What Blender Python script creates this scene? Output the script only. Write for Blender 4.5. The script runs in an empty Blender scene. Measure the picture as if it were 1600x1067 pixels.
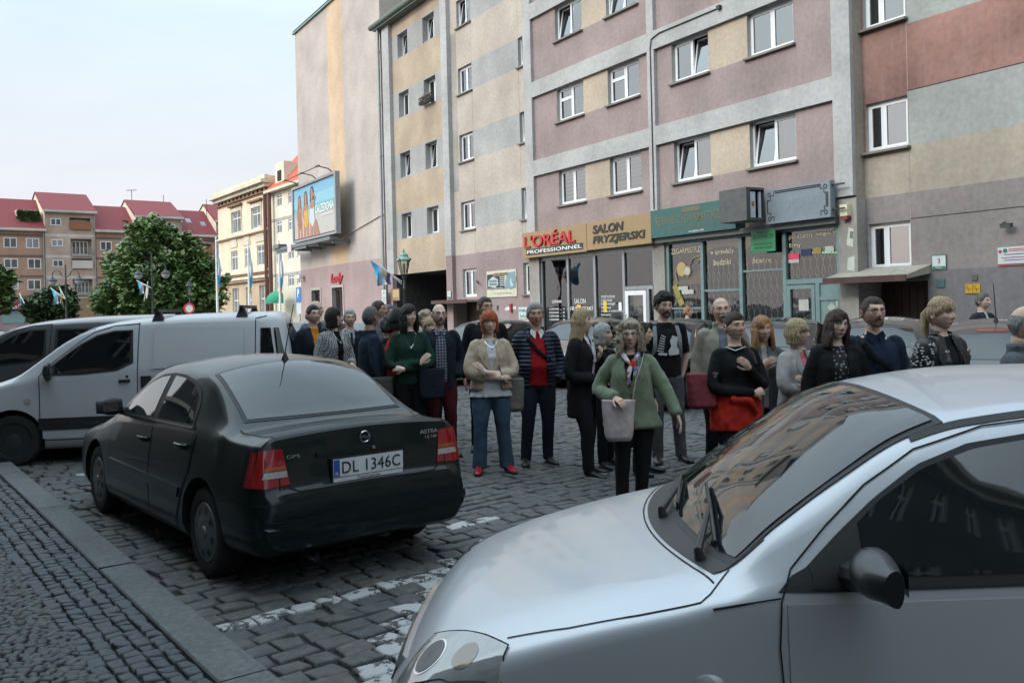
import bpy, bmesh, math, random
from mathutils import Vector, Matrix, noise, Euler
from mathutils.bvhtree import BVHTree
import numpy as np
R_ = math.radians
SC = bpy.context.scene
COL = SC.collection
rnd = random.Random(7)
# -- camera, sky, sun, exposure
cam = bpy.data.cameras.new("camera"); camo = bpy.data.objects.new("camera", cam); COL.objects.link(camo)
cam.sensor_width = 36.0; cam.lens = 31.5; cam.clip_end = 2000; cam.clip_start = 0.05
cam.shift_y = -54.5 / 1600
camo.matrix_world = Matrix.Translation((0, 0, 1.75)) @ Matrix.Rotation(math.atan(0.0245), 4, 'Y') @ Matrix.Rotation(R_(90), 4, 'X')
SC.camera = camo
SUN_EL, SUN_AZ = 30.0, 245.0
world = bpy.data.worlds.new("World"); SC.world = world; world.use_nodes = True
nt = world.node_tree; N = nt.nodes; L = nt.links; N.clear()
wo = N.new('ShaderNodeOutputWorld'); bg = N.new('ShaderNodeBackground')
sky = N.new('ShaderNodeTexSky'); sky.sky_type = 'NISHITA'; sky.sun_disc = False
sky.sun_elevation = R_(SUN_EL); sky.sun_rotation = R_(SUN_AZ); sky.air_density = 1.2; sky.dust_density = 2.5; sky.ozone_density = 1.5
tc = N.new('ShaderNodeTexCoord'); mp = N.new('ShaderNodeMapping'); mp.inputs['Scale'].default_value = (1.0, 1.0, 3.2)
mp.inputs['Rotation'].default_value = (0.1, 0.2, 0.5)
nz = N.new('ShaderNodeTexNoise'); nz.inputs['Scale'].default_value = 2.2; nz.inputs['Detail'].default_value = 7; nz.inputs['Roughness'].default_value = .55; nz.inputs['Distortion'].default_value = .4
cr = N.new('ShaderNodeValToRGB'); cr.color_ramp.elements[0].position = .36; cr.color_ramp.elements[0].color = (.82, .82, .82, 1); cr.color_ramp.elements[1].position = .66; cr.color_ramp.elements[1].color = (.97, .97, .97, 1)
sep = N.new('ShaderNodeSeparateXYZ'); cr2 = N.new('ShaderNodeValToRGB')
e = cr2.color_ramp.elements; e[0].position = .0; e[0].color = (6.3, 6.2, 6.5, 1); e[1].position = .85; e[1].color = (8.8, 11.2, 13.2, 1)
e.new(.10).color = (6.2, 6.1, 6.5, 1); e.new(.30).color = (5.7, 6.7, 7.3, 1); e.new(.45).color = (7.2, 8.8, 9.9, 1)
mx = N.new('ShaderNodeMix'); mx.data_type = 'RGBA'
L.new(tc.outputs['Generated'], mp.inputs['Vector']); L.new(mp.outputs[0], nz.inputs['Vector']); L.new(nz.outputs['Fac'], cr.inputs[0])
L.new(tc.outputs['Generated'], sep.inputs[0]); L.new(sep.outputs['Z'], cr2.inputs[0])
L.new(cr.outputs['Color'], mx.inputs[0]); L.new(sky.outputs[0], mx.inputs[6]); L.new(cr2.outputs['Color'], mx.inputs[7])
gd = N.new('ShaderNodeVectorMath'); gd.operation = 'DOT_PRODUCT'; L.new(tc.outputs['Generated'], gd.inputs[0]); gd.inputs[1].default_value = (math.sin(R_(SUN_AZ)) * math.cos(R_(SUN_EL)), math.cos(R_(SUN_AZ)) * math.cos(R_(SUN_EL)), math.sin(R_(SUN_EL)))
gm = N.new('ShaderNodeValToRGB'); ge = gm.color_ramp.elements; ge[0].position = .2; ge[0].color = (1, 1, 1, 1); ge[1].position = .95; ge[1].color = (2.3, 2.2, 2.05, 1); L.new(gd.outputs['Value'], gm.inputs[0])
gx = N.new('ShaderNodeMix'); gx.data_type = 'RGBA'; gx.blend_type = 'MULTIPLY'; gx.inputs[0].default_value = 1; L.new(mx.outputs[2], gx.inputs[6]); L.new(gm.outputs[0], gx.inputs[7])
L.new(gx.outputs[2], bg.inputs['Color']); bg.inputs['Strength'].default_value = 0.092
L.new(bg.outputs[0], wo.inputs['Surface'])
sl = bpy.data.lights.new("sun", 'SUN'); slo = bpy.data.objects.new("sun", sl); COL.objects.link(slo)
sl.energy = 1.15; sl.angle = R_(20); sl.color = (1.0, .92, .84)
_d = Vector((math.sin(R_(SUN_AZ)) * math.cos(R_(SUN_EL)), math.cos(R_(SUN_AZ)) * math.cos(R_(SUN_EL)), math.sin(R_(SUN_EL))))
slo.rotation_euler = (-_d).to_track_quat('-Z', 'Y').to_euler()
SC.view_settings.view_transform = 'Standard'; SC.view_settings.look = 'None'
SC.view_settings.exposure = 0.72; SC.view_settings.gamma = 1.0
try: SC.view_settings.use_curve_mapping = False
except Exception: pass
SC.render.engine = 'CYCLES'
SC.cycles.max_bounces = 6; SC.cycles.diffuse_bounces = 3; SC.cycles.glossy_bounces = 4; SC.cycles.transparent_max_bounces = 6; SC.cycles.transmission_bounces = 4
SC.cycles.caustics_reflective = False; SC.cycles.caustics_refractive = False
# -- helpers
def lin(c):
 c = c / 255.0
 return c / 12.92 if c <= .04045 else ((c + .055) / 1.055) ** 2.4
def rgb(h, k=1.0):
 if isinstance(h, str):
  h = h.lstrip('#'); h = [int(h[i:i + 2], 16) for i in (0, 2, 4)]
 return tuple(min(1.0, lin(v) * k) for v in h)
MATS = {}
def mat(name, color, rough=.8, metal=0.0, spec=.5, coat=0.0, var=.12, scale=6.0, stretch=(1, 1, 1), bump=0.0, bscale=60.0, dirt=0.0, dirtcol=(.05, .045, .04),
  sheen=0.0, emit=None, estr=1.0, ior=None, streak=0.0, coat_rough=.03, lowvar=0.0):
 """procedural principled material: base colour with noise variation, bump and optional streaks and grime"""
 if name in MATS: return MATS[name]
 m = bpy.data.materials.new(name); m.use_nodes = True; n = m.node_tree.nodes; l = m.node_tree.links
 p = n['Principled BSDF']; MATS[name] = m
 p.inputs['Roughness'].default_value = rough; p.inputs['Metallic'].default_value = metal
 p.inputs['Specular IOR Level'].default_value = spec
 p.inputs['Coat Weight'].default_value = coat; p.inputs['Coat Roughness'].default_value = coat_rough
 if sheen: p.inputs['Sheen Weight'].default_value = sheen
 if ior: p.inputs['IOR'].default_value = ior
 if emit: p.inputs['Emission Color'].default_value = (*emit, 1); p.inputs['Emission Strength'].default_value = estr
 t = n.new('ShaderNodeTexCoord'); mp = n.new('ShaderNodeMapping'); mp.inputs['Scale'].default_value = stretch
 l.new(t.outputs['Object'], mp.inputs['Vector'])
 nz = n.new('ShaderNodeTexNoise'); nz.inputs['Scale'].default_value = scale; nz.inputs['Detail'].default_value = 6; nz.inputs['Roughness'].default_value = .6
 l.new(mp.outputs[0], nz.inputs['Vector'])
 mr = n.new('ShaderNodeMapRange'); mr.inputs[1].default_value = .3; mr.inputs[2].default_value = .7; mr.inputs[3].default_value = 1 - var; mr.inputs[4].default_value = 1 + var
 l.new(nz.outputs['Fac'], mr.inputs[0])
 mu = n.new('ShaderNodeMix'); mu.data_type = 'RGBA'; mu.blend_type = 'MULTIPLY'; mu.inputs[0].default_value = 1
 mu.inputs[6].default_value = (*color, 1); l.new(mr.outputs[0], mu.inputs[7]); out = mu.outputs[2]
 if lowvar:
  n3 = n.new('ShaderNodeTexNoise'); n3.inputs['Scale'].default_value = .45; n3.inputs['Detail'].default_value = 4; l.new(t.outputs['Object'], n3.inputs['Vector'])
  m3 = n.new('ShaderNodeMapRange'); m3.inputs[1].default_value = .35; m3.inputs[2].default_value = .68; m3.inputs[3].default_value = 1 - lowvar; m3.inputs[4].default_value = 1 + lowvar * .6
  l.new(n3.outputs['Fac'], m3.inputs[0]); u3 = n.new('ShaderNodeMix'); u3.data_type = 'RGBA'; u3.blend_type = 'MULTIPLY'; u3.inputs[0].default_value = 1
  l.new(out, u3.inputs[6]); l.new(m3.outputs[0], u3.inputs[7]); out = u3.outputs[2]
 if streak:
  ms = n.new('ShaderNodeMapping'); ms.inputs['Scale'].default_value = (5.5, 5.5, .35); l.new(t.outputs['Object'], ms.inputs['Vector'])
  ns = n.new('ShaderNodeTexNoise'); ns.inputs['Scale'].default_value = 1.6; ns.inputs['Detail'].default_value = 5; ns.inputs['Roughness'].default_value = .7; l.new(ms.outputs[0], ns.inputs['Vector'])
  rs = n.new('ShaderNodeMapRange'); rs.inputs[1].default_value = .5; rs.inputs[2].default_value = .78; rs.inputs[3].default_value = 0; rs.inputs[4].default_value = streak; l.new(ns.outputs['Fac'], rs.inputs[0])
  us = n.new('ShaderNodeMix'); us.data_type = 'RGBA'; l.new(rs.outputs[0], us.inputs[0]); l.new(out, us.inputs[6]); us.inputs[7].default_value = (color[0] * .5 + .17, color[1] * .5 + .17, color[2] * .5 + .17, 1) if streak < .5 else (.62, .62, .62, 1)
  out = us.outputs[2]
 if dirt:
  nd = n.new('ShaderNodeTexNoise'); nd.inputs['Scale'].default_value = 1.3; nd.inputs['Detail'].default_value = 9; nd.inputs['Roughness'].default_value = .68; l.new(mp.outputs[0], nd.inputs['Vector'])
  rd = n.new('ShaderNodeMapRange'); rd.inputs[1].default_value = .5; rd.inputs[2].default_value = .75; rd.inputs[3].default_value = 0; rd.inputs[4].default_value = dirt; l.new(nd.outputs['Fac'], rd.inputs[0])
  ud = n.new('ShaderNodeMix'); ud.data_type = 'RGBA'; l.new(rd.outputs[0], ud.inputs[0]); l.new(out, ud.inputs[6]); ud.inputs[7].default_value = (*dirtcol, 1); out = ud.outputs[2]
 l.new(out, p.inputs['Base Color'])
 if bump:
  nb = n.new('ShaderNodeTexNoise'); nb.inputs['Scale'].default_value = bscale; nb.inputs['Detail'].default_value = 4; l.new(mp.outputs[0], nb.inputs['Vector'])
  b = n.new('ShaderNodeBump'); b.inputs['Strength'].default_value = bump; b.inputs['Distance'].default_value = .02; l.new(nb.outputs['Fac'], b.inputs['Height']); l.new(b.outputs[0], p.inputs['Normal'])
 return m
class MB:
 def __init__(s, off=(0, 0, 0)):
  s.v = []; s.f = []; s.m = []; s.off = off; s.cur = 0
 def add(s, vs, fs, m=None):
  b = len(s.v); o = s.off
  s.v += [(p[0] - o[0], p[1] - o[1], p[2] - o[2]) for p in vs]
  s.f += [tuple(i + b for i in f) for f in fs]; s.m += [s.cur if m is None else m] * len(fs)
  return s
 def quad(s, a, b, c, d, m=None): return s.add([a, b, c, d], [(0, 1, 2, 3)], m)
 def poly(s, ps, m=None): return s.add(ps, [tuple(range(len(ps)))], m)
 def box(s, x0, x1, y0, y1, z0, z1, m=None):
  vs = [(x, y, z) for x in (x0, x1) for y in (y0, y1) for z in (z0, z1)]
  return s.add(vs, [(0, 1, 3, 2), (4, 6, 7, 5), (0, 4, 5, 1), (2, 3, 7, 6), (0, 2, 6, 4), (1, 5, 7, 3)], m)
 def tube(s, pts, r, n=8, m=None, cap=True, flat=None):
  """tube along pts; r is one radius, or a list of radii / (ra, rb) pairs"""
  pts = [Vector(p) for p in pts]; k = len(pts); vs = []; fs = []
  up = Vector((0, 0, 1)); prev = None
  for i, p in enumerate(pts):
   d = (pts[min(i + 1, k - 1)] - pts[max(i - 1, 0)]).normalized()
   if flat is not None: a = Vector(flat) - d * d.dot(Vector(flat)); a.normalize()
   elif prev is None:
    a = d.cross(up) if abs(d.z) < .95 else d.cross(Vector((0, 1, 0))); a.normalize()
   else:
    a = prev - d * d.dot(prev); a.normalize()
   prev = a; b = d.cross(a)
   rr = r[i] if isinstance(r, (list, tuple)) else r
   ra, rb = rr if isinstance(rr, (list, tuple)) else (rr, rr)
   for j in range(n):
    t = 2 * math.pi * j / n; vs.append(p + a * (math.cos(t) * ra) + b * (math.sin(t) * rb))
  for i in range(k - 1):
   for j in range(n):
    fs.append((i * n + j, i * n + (j + 1) % n, (i + 1) * n + (j + 1) % n, (i + 1) * n + j))
  if cap: fs.append(tuple(range(n - 1, -1, -1))); fs.append(tuple((k - 1) * n + j for j in range(n)))
  return s.add(vs, fs, m)
 def lathe(s, prof, c=(0, 0, 0), axis='z', n=20, m=None, a0=0.0):
  """prof: list of (radius, along)"""
  vs = []; fs = []; k = len(prof)
  for r, h in prof:
   for j in range(n):
    t = 2 * math.pi * j / n + a0; x, y = math.cos(t) * r, math.sin(t) * r
    q = (x, y, h) if axis == 'z' else ((x, h, y) if axis == 'y' else (h, x, y))
    vs.append((q[0] + c[0], q[1] + c[1], q[2] + c[2]))
  for i in range(k - 1):
   for j in range(n):
    fs.append((i * n + j, i * n + (j + 1) % n, (i + 1) * n + (j + 1) % n, (i + 1) * n + j))
  if prof[0][0] > 1e-5: fs.append(tuple(range(n - 1, -1, -1)))
  if prof[-1][0] > 1e-5: fs.append(tuple((k - 1) * n + j for j in range(n)))
  return s.add(vs, fs, m)
 def grid(s, rows, m=None, closed=False):
  nr = len(rows); nc = len(rows[0]); vs = [p for r in rows for p in r]; fs = []
  for i in range(nr - 1):
   for j in range(nc if closed else nc - 1):
    fs.append((i * nc + j, i * nc + (j + 1) % nc, (i + 1) * nc + (j + 1) % nc, (i + 1) * nc + j))
  return s.add(vs, fs, m)
 def prism(s, outline, y0, y1, m=None):
  """outline in (x, z), extruded from y0 to y1"""
  n = len(outline); vs = [(x, y0, z) for x, z in outline] + [(x, y1, z) for x, z in outline]
  fs = [tuple(range(n)), tuple(range(2 * n - 1, n - 1, -1))] + [(i, n + i, n + (i + 1) % n, (i + 1) % n) for i in range(n)]
  return s.add(vs, fs, m)
 def mesh(s, name):
  me = bpy.data.meshes.new(name); me.from_pydata([tuple(v) for v in s.v], [], s.f)
  for p, i in zip(me.polygons, s.m): p.material_index = i
  return me
 def build(s, name, mats, parent=None, smooth=False, angle=35, fix=True):
  me = s.mesh(name)
  return finish(name, me, mats, parent, smooth, angle, fix)
def finish(name, me, mats, parent=None, smooth=False, angle=35, fix=True):
 if not isinstance(mats, (list, tuple)): mats = [mats]
 for m in mats: me.materials.append(m)
 if fix:
  bm = bmesh.new(); bm.from_mesh(me); bmesh.ops.recalc_face_normals(bm, faces=bm.faces[:]); bm.to_mesh(me); bm.free()
 if smooth:
  me.shade_smooth()
  if angle: me.set_sharp_from_angle(angle=R_(angle))
 me.update()
 o = bpy.data.objects.new(name, me); COL.objects.link(o)
 if parent is not None: o.parent = parent
 return o
def tag(o, label=None, cat=None, group=None, kind=None):
 if label: o['label'] = label
 if cat: o['category'] = cat
 if group: o['group'] = group
 if kind: o['kind'] = kind
 return o
def empty(name, loc=(0, 0, 0), rz=0.0, label=None, cat=None, group=None):
 o = bpy.data.objects.new(name, None); COL.objects.link(o); o.location = loc; o.rotation_euler = (0, 0, rz); o.empty_display_size = .2
 return tag(o, label, cat, group)
def copy_tree(o, parent=None):
 c = o.copy(); COL.objects.link(c)
 if parent is not None: c.parent = parent
 for ch in list(o.children): copy_tree(ch, c)
 return c
def text_mesh(body, w=None, h=None, extrude=.004, shear=0.0, bold=0.0, space=1.0):
 """flat lettering as mesh data in (x, y) scaled to w x h, origin at its lower left corner"""
 cu = bpy.data.curves.new('lettering', 'FONT'); cu.body = body; cu.extrude = 0.001; cu.shear = shear; cu.offset = bold; cu.space_character = space; cu.resolution_u = 3
 cu.align_x = 'LEFT'
 ob = bpy.data.objects.new('lettering', cu); COL.objects.link(ob)
 dg = bpy.context.evaluated_depsgraph_get(); dg.update()
 me = bpy.data.meshes.new_from_object(ob.evaluated_get(dg)); bpy.data.objects.remove(ob); bpy.data.curves.remove(cu)
 if not len(me.vertices): return me
 xs = [v.co.x for v in me.vertices]; ys = [v.co.y for v in me.vertices]; zs = [v.co.z for v in me.vertices]
 x0, x1, y0, y1 = min(xs), max(xs), min(ys), max(ys)
 sy = h / (y1 - y0) if h else None; sx = w / (x1 - x0) if w else None
 if sx is None: sx = sy
 if sy is None: sy = sx
 zt = max(zs) or 1
 for v in me.vertices: v.co = ((v.co.x - x0) * sx, (v.co.y - y0) * sy, v.co.z / zt * extrude)
 return me
def text_on_wall(name, body, u0, z0, w, h, y, m, parent, off=(0, 0, 0), slope=0.0, **k):
 """lettering standing on a wall plane facing -y, lower left corner at (u0, z0)"""
 me = text_mesh(body, w, h, **k)
 for v in me.vertices:
  x, yy, z = v.co; v.co = (u0 + x - off[0], y - z - off[1], z0 + yy + slope * x - off[2])
 return finish(name, me, m, parent, fix=False)
A31 = R_(31.0); NV = Vector((math.cos(A31), math.sin(A31), 0)); RV = Vector((math.sin(A31), -math.cos(A31), 0)); P17 = 17.0; RZ = math.atan2(RV.y, RV.x)
def W(u, dep=0.0, z=0.0): return RV * u + NV * (P17 + dep) + Vector((0, 0, z))
_k = math.atan(.0245); _c, _s = math.cos(_k), math.sin(_k)
def ray(x, y):
 dx, dy = x - 800.0, y - 479.0
 return Vector(((dx * _c - dy * _s) / 1400.0, 1.0, (-dx * _s - dy * _c) / 1400.0))
def at(x, y, d): return ray(x, y) * d + Vector((0, 0, 1.75))
def ground(x, y, z=0.0):
 r = ray(x, y); return r * ((z - 1.75) / r.z) + Vector((0, 0, 1.75))
# -- materials of the street
def muted(c, a=.42):
 g = .3 * c[0] + .59 * c[1] + .11 * c[2]; return tuple(x + (g - x) * a for x in c)
def plaster(name, hexc, k=1.0, streak=.2, var=.12, dirt=.2, lowvar=.16): return mat(name, muted(rgb(hexc, k)), rough=.95, spec=.15, var=var, scale=9, bump=.25, bscale=140, streak=streak, dirt=dirt, dirtcol=(.16, .15, .14), lowvar=lowvar)
KP = .95
PINK = plaster('pink plaster', '9d8380', KP, streak=.45, dirt=.3, lowvar=.22); BEIGE = plaster('beige panel plaster', 'b9a183', KP); BAND = plaster('grey frame plaster', 'aaa9a8', KP, dirt=.35)
MIDB = plaster('pale beige plaster', 'bfac99', KP * .9); MIDG = plaster('blue grey plaster', '9f9f9c', KP, lowvar=.2); OCHRE = plaster('ochre plaster', 'bfa27c', KP * .88, lowvar=.2); GATEG = plaster('warm grey plaster', '9d9b99', KP)
MAUVE = plaster('mauve base plaster', '9a7f80', KP); LODYB = plaster('rosy beige plaster', 'bfada1', KP * .92); LODYY = plaster('yellow stripe plaster', 'dbb07a', KP * .9); LODYP = plaster('rose base plaster', 'ab8a88', KP)
F0RED = plaster('faded red plaster', 'a36a5a', KP, lowvar=.4, streak=.3); F0GREY = plaster('grey green plaster', '959a94', KP, lowvar=.18); F0BEI = plaster('dull beige plaster', 'a5957e', KP, lowvar=.2); F0MAU = plaster('mauve grey plaster', '8b7f7d', KP); F0DRK = plaster('dark grey base plaster', '767073', KP)
REVEAL = plaster('window reveal plaster', 'a9a7a2', KP, streak=.1); ROUGH = plaster('bare render', '9c958b', KP, lowvar=.3, dirt=.3); CONC = mat('weathered concrete', rgb('8f8a80'), .9, var=.2, bump=.4, bscale=50, dirt=.35)
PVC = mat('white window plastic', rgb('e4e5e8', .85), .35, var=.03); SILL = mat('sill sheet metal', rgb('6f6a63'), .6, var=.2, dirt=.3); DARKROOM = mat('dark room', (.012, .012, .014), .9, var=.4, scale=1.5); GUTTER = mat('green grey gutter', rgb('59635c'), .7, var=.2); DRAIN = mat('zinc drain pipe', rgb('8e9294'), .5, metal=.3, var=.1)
WOODDARK = mat('dark brown timber', rgb('3b2a25'), .7, var=.3, stretch=(8, 8, .6), bump=.2); WOODWIN = mat('brown window timber', rgb('4c342a'), .6, var=.2)
BLACKM = mat('black metal', (.012, .013, .014), .45, var=.2); DARKM = mat('dark grey metal', (.05, .052, .055), .5, var=.2); ALU = mat('aluminium frame', rgb('8d9093'), .45, metal=.4, var=.1)
TEALF = mat('teal painted frame', rgb('6a8080'), .55, var=.12, dirt=.2); PANELT = mat('grey teal panel', rgb('6f8583'), .6, var=.1, dirt=.15)
TILE_RED = mat('red roof tiles', rgb('83373a', .8), .75, var=.18, scale=3, bump=.5, bscale=7, stretch=(3, 3, 3)); TILE_OR = mat('orange roof tiles', rgb('b0563c', .9), .8, var=.3, scale=6, bump=.5, bscale=9)
def glass_mat(name, ior=1.75, tint=(.75, .8, .82), rough=.015):
 m = bpy.data.materials.new(name); m.use_nodes = True; n = m.node_tree.nodes; l = m.node_tree.links; n.clear()
 o = n.new('ShaderNodeOutputMaterial'); t = n.new('ShaderNodeBsdfTransparent'); t.inputs[0].default_value = (*tint, 1)
 g = n.new('ShaderNodeBsdfGlossy'); g.inputs['Roughness'].default_value = rough; g.inputs['Color'].default_value = (.95, .97, 1, 1)
 f = n.new('ShaderNodeFresnel'); f.inputs['IOR'].default_value = ior; x = n.new('ShaderNodeMixShader')
 tc = n.new('ShaderNodeTexCoord'); nz = n.new('ShaderNodeTexNoise'); nz.inputs['Scale'].default_value = 1.3; b = n.new('ShaderNodeBump'); b.inputs['Strength'].default_value = .02; b.inputs['Distance'].default_value = .3
 l.new(tc.outputs['Object'], nz.inputs['Vector']); l.new(nz.outputs['Fac'], b.inputs['Height']); l.new(b.outputs[0], g.inputs['Normal'])
 l.new(f.outputs[0], x.inputs[0]); l.new(t.outputs[0], x.inputs[1]); l.new(g.outputs[0], x.inputs[2]); l.new(x.outputs[0], o.inputs['Surface']); MATS[name] = m
 return m
GLASS = glass_mat('window glass', 2.8); SHOPGLASS = glass_mat('shop glass', 1.75, (.8, .85, .85))
CURT = mat('net curtain', (.33, .33, .32), .9, var=.5, scale=10, stretch=(7, 1, .05)); BLIND = mat('day and night blind', rgb('8d7c5c'), .9, var=.1)
BLIND2 = mat('dark blind stripe', rgb('3f372c'), .9)
CURTD = mat('brown curtain', (.05, .04, .035), .9, var=.5, scale=8, stretch=(7, 1, .05))
def wall_sheet(mb, u0, u1, z0, z1, y, holes=(), regions=(), base=0, reveal=None, depth=.16, back=None, extra=()):
 """a wall with real openings: cells between all edges, reveals, and a dark room behind each opening. regions: (u0,u1,z0,z1,mat)"""
 us = {u0, u1}; zs = {z0, z1}
 for h in holes: us |= {h[0], h[1]}; zs |= {h[2], h[3]}
 for r in regions: us |= {max(u0, min(u1, r[0])), max(u0, min(u1, r[1]))}; zs |= {max(z0, min(z1, r[2])), max(z0, min(z1, r[3]))}
 us = sorted(us); zs = sorted(zs)
 for i in range(len(us) - 1):
  for j in range(len(zs) - 1):
   cu, cz = (us[i] + us[i + 1]) / 2, (zs[j] + zs[j + 1]) / 2
   if us[i + 1] - us[i] < 1e-4 or zs[j + 1] - zs[j] < 1e-4: continue
   if any(h[0] < cu < h[1] and h[2] < cz < h[3] for h in holes): continue
   m = base
   for r in regions:
    if r[0] < cu < r[1] and r[2] < cz < r[3]: m = r[4]
   mb.quad((us[i], y, zs[j]), (us[i + 1], y, zs[j]), (us[i + 1], y, zs[j + 1]), (us[i], y, zs[j + 1]), m)
 for h in holes:
  a, b, c, d = h[:4]; dp = h[4] if len(h) > 4 else depth
  rv = base if reveal is None else reveal; y2 = y + dp
  mb.quad((a, y, c), (a, y2, c), (a, y2, d), (a, y, d), rv); mb.quad((b, y, c), (b, y, d), (b, y2, d), (b, y2, c), rv)
  mb.quad((a, y, d), (a, y2, d), (b, y2, d), (b, y, d), rv); mb.quad((a, y, c), (b, y, c), (b, y2, c), (a, y2, c), rv)
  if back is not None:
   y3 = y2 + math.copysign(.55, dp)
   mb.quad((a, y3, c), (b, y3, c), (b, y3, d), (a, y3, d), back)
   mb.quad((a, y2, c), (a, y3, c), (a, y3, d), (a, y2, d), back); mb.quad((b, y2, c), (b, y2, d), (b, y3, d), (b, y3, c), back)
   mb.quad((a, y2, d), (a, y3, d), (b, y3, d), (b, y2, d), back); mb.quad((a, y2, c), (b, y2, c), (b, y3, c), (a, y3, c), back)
def shell(mb, u0, u1, z0, z1, y0, y1, m=0, roof=None):
 """sides, back and flat top of a building block behind its facade"""
 mb.quad((u0, y0, z0), (u0, y0, z1), (u0, y1, z1), (u0, y1, z0), m); mb.quad((u1, y0, z0), (u1, y1, z0), (u1, y1, z1), (u1, y0, z1), m)
 mb.quad((u0, y1, z0), (u0, y1, z1), (u1, y1, z1), (u1, y1, z0), m); mb.quad((u0, y0, z1), (u1, y0, z1), (u1, y1, z1), (u0, y1, z1), m if roof is None else roof)
def window(root, off, u0, u1, z0, z1, y=.13, tilt=None, curtain='none', sill=.10, frame=PVC, split=.5, hung=None, bars=True, fw=.055, glass=None):
 """window (frame) > pane, sill, curtain; tilt: 'l' or 'r' sash leans in at the top; split: where the mullion stands"""
 mb = MB(off); w = u1 - u0; um = u0 + w * split; f = fw; t = .06
 mb.box(u0, u0 + f, y, y + t, z0, z1); mb.box(u1 - f, u1, y, y + t, z0, z1); mb.box(u0 + f, u1 - f, y, y + t, z0, z0 + f); mb.box(u0 + f, u1 - f, y, y + t, z1 - f, z1)
 sashes = [(u0 + f, um - .02, 'l'), (um + .02, u1 - f, 'r')] if bars else [(u0 + f, u1 - f, 'l')]
 if bars: mb.box(um - .02, um + .02, y, y + t, z0 + f, z1 - f)
 pm = MB(off)
 for a, b, sd in sashes:
  s = .05; z00, z11 = z0 + f + .004, z1 - f - .004; lean = .16 if tilt == sd else 0.0
  zz = [(z00, z11)]
  if hung == sd: zm = z11 - (z11 - z00) * .32; zz = [(z00, zm), (zm, z11)]
  for (za, zb) in zz:
   def Y(z): return y + .008 + lean * (z - z00) / (z11 - z00)
   def bar(a0, a1, c0, c1):
    vs = [(a0, Y(c0) - .012, c0), (a1, Y(c0) - .012, c0), (a1, Y(c1) - .012, c1), (a0, Y(c1) - .012, c1)]; v2 = [(p[0], p[1] + .045, p[2]) for p in vs]
    mb.add(vs + v2, [(0, 1, 2, 3), (7, 6, 5, 4), (0, 4, 5, 1), (1, 5, 6, 2), (2, 6, 7, 3), (3, 7, 4, 0)])
   bar(a, a + s, za, zb); bar(b - s, b, za, zb); bar(a + s, b - s, za, za + s); bar(a + s, b - s, zb - s, zb)
   pm.quad((a + s, Y(za + s) + .01, za + s), (b - s, Y(za + s) + .01, za + s), (b - s, Y(zb - s) + .01, zb - s), (a + s, Y(zb - s) + .01, zb - s))
 o = mb.build('window', frame, root, fix=False); pm.build('pane', glass or GLASS, o, fix=False)
 if sill:
  sm = MB(off); sm.box(u0 - .09, u1 + .06, -sill, y, z0 - .055, z0 - .004); sm.build('sill', SILL, o, fix=False)
 if curtain != 'none':
  cm = MB(off); yy = y + .22
  if curtain == 'blind':
   nsl = 9; hh = (z1 - z0) / nsl
   for i in range(nsl):
    za = z0 + i * hh; cm.quad((u0, yy, za), (u1, yy, za), (u1, yy, za + hh * .55), (u0, yy, za + hh * .55), 0); cm.quad((u0, yy, za + hh * .55), (u1, yy, za + hh * .55), (u1, yy, za + hh), (u0, yy, za + hh), 1)
   cm.build('blind', [BLIND, BLIND2], o, fix=False)
  else:
   a, b = {'full': (u0, u1), 'left': (u0, u0 + w * .45), 'right': (u1 - w * .45, u1), 'half': (u0, u1)}[curtain.split('-')[0]]
   top = z1 if not curtain.startswith('half') else z0 + (z1 - z0) * .6
   rows = []
   for zz in (z0, top): rows.append([(a + (b - a) * i / 24, yy + .02 * math.sin(i * 1.9), zz) for i in range(25)])
   cm.grid(rows); cm.build('curtain', CURTD if curtain.endswith('-d') else CURT, o, True, None, False)
 return o
# -- F1: pink block of flats with a grey frame, two shops below
U0 = -20.0
pink = empty('apartment_block', W(U0), RZ, 'pink block of flats framed in pale grey bands above the two shops', 'building')
o1 = (U0, 0, 0)
ucols = [(-25.03, -23.5), (-22.2, -20.68), (-19.23, -17.77), (-16.36, -14.87)]
zrows = [(5.10, 6.27), (7.90, 9.02), (10.62, 11.75), (13.36, 14.49)]
holes = [(a, b, c, d) for a, b in ucols for c, d in zrows]
shopL = (-26.3, -20.16, 0.12, 3.42, 1.2); shopR = (-19.68, -13.66, 0.12, 3.5, 1.2)
regs = []
for c, d in zrows:
 regs += [(-23.5, -22.2, c, d, 1), (-17.77, -16.36, c, d, 1)]
regs += [(-27, -13.2, 0, 3.6, 5), (-27, -13.1, -1, 3.99, 5)]
mb = MB(o1)
wall_sheet(mb, -26.9, -13.2, 0, 15.4, 0, holes + [shopL[:4] + (.12,), shopR[:4] + (.12,)], regs, 0, reveal=2, back=None)
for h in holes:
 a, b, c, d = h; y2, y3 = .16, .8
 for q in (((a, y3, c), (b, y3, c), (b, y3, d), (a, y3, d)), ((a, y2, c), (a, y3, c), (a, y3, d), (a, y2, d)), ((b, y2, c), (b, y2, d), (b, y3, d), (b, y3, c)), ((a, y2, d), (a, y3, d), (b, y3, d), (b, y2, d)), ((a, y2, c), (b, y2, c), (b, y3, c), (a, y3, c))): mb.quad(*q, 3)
shell(mb, -26.9, -13.2, 0, 15.4, 0, 11, 4)
mb.build('wall', [PINK, BEIGE, REVEAL, DARKROOM, ROUGH, F0BEI], pink, fix=False)
fb = MB(o1); pr = -.11
for a, b in ((-26.95, -26.44), (-20.18, -19.88), (-13.7, -13.2)):
 fb.box(a, b, pr, .012, 4.05, 15.4)
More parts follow.
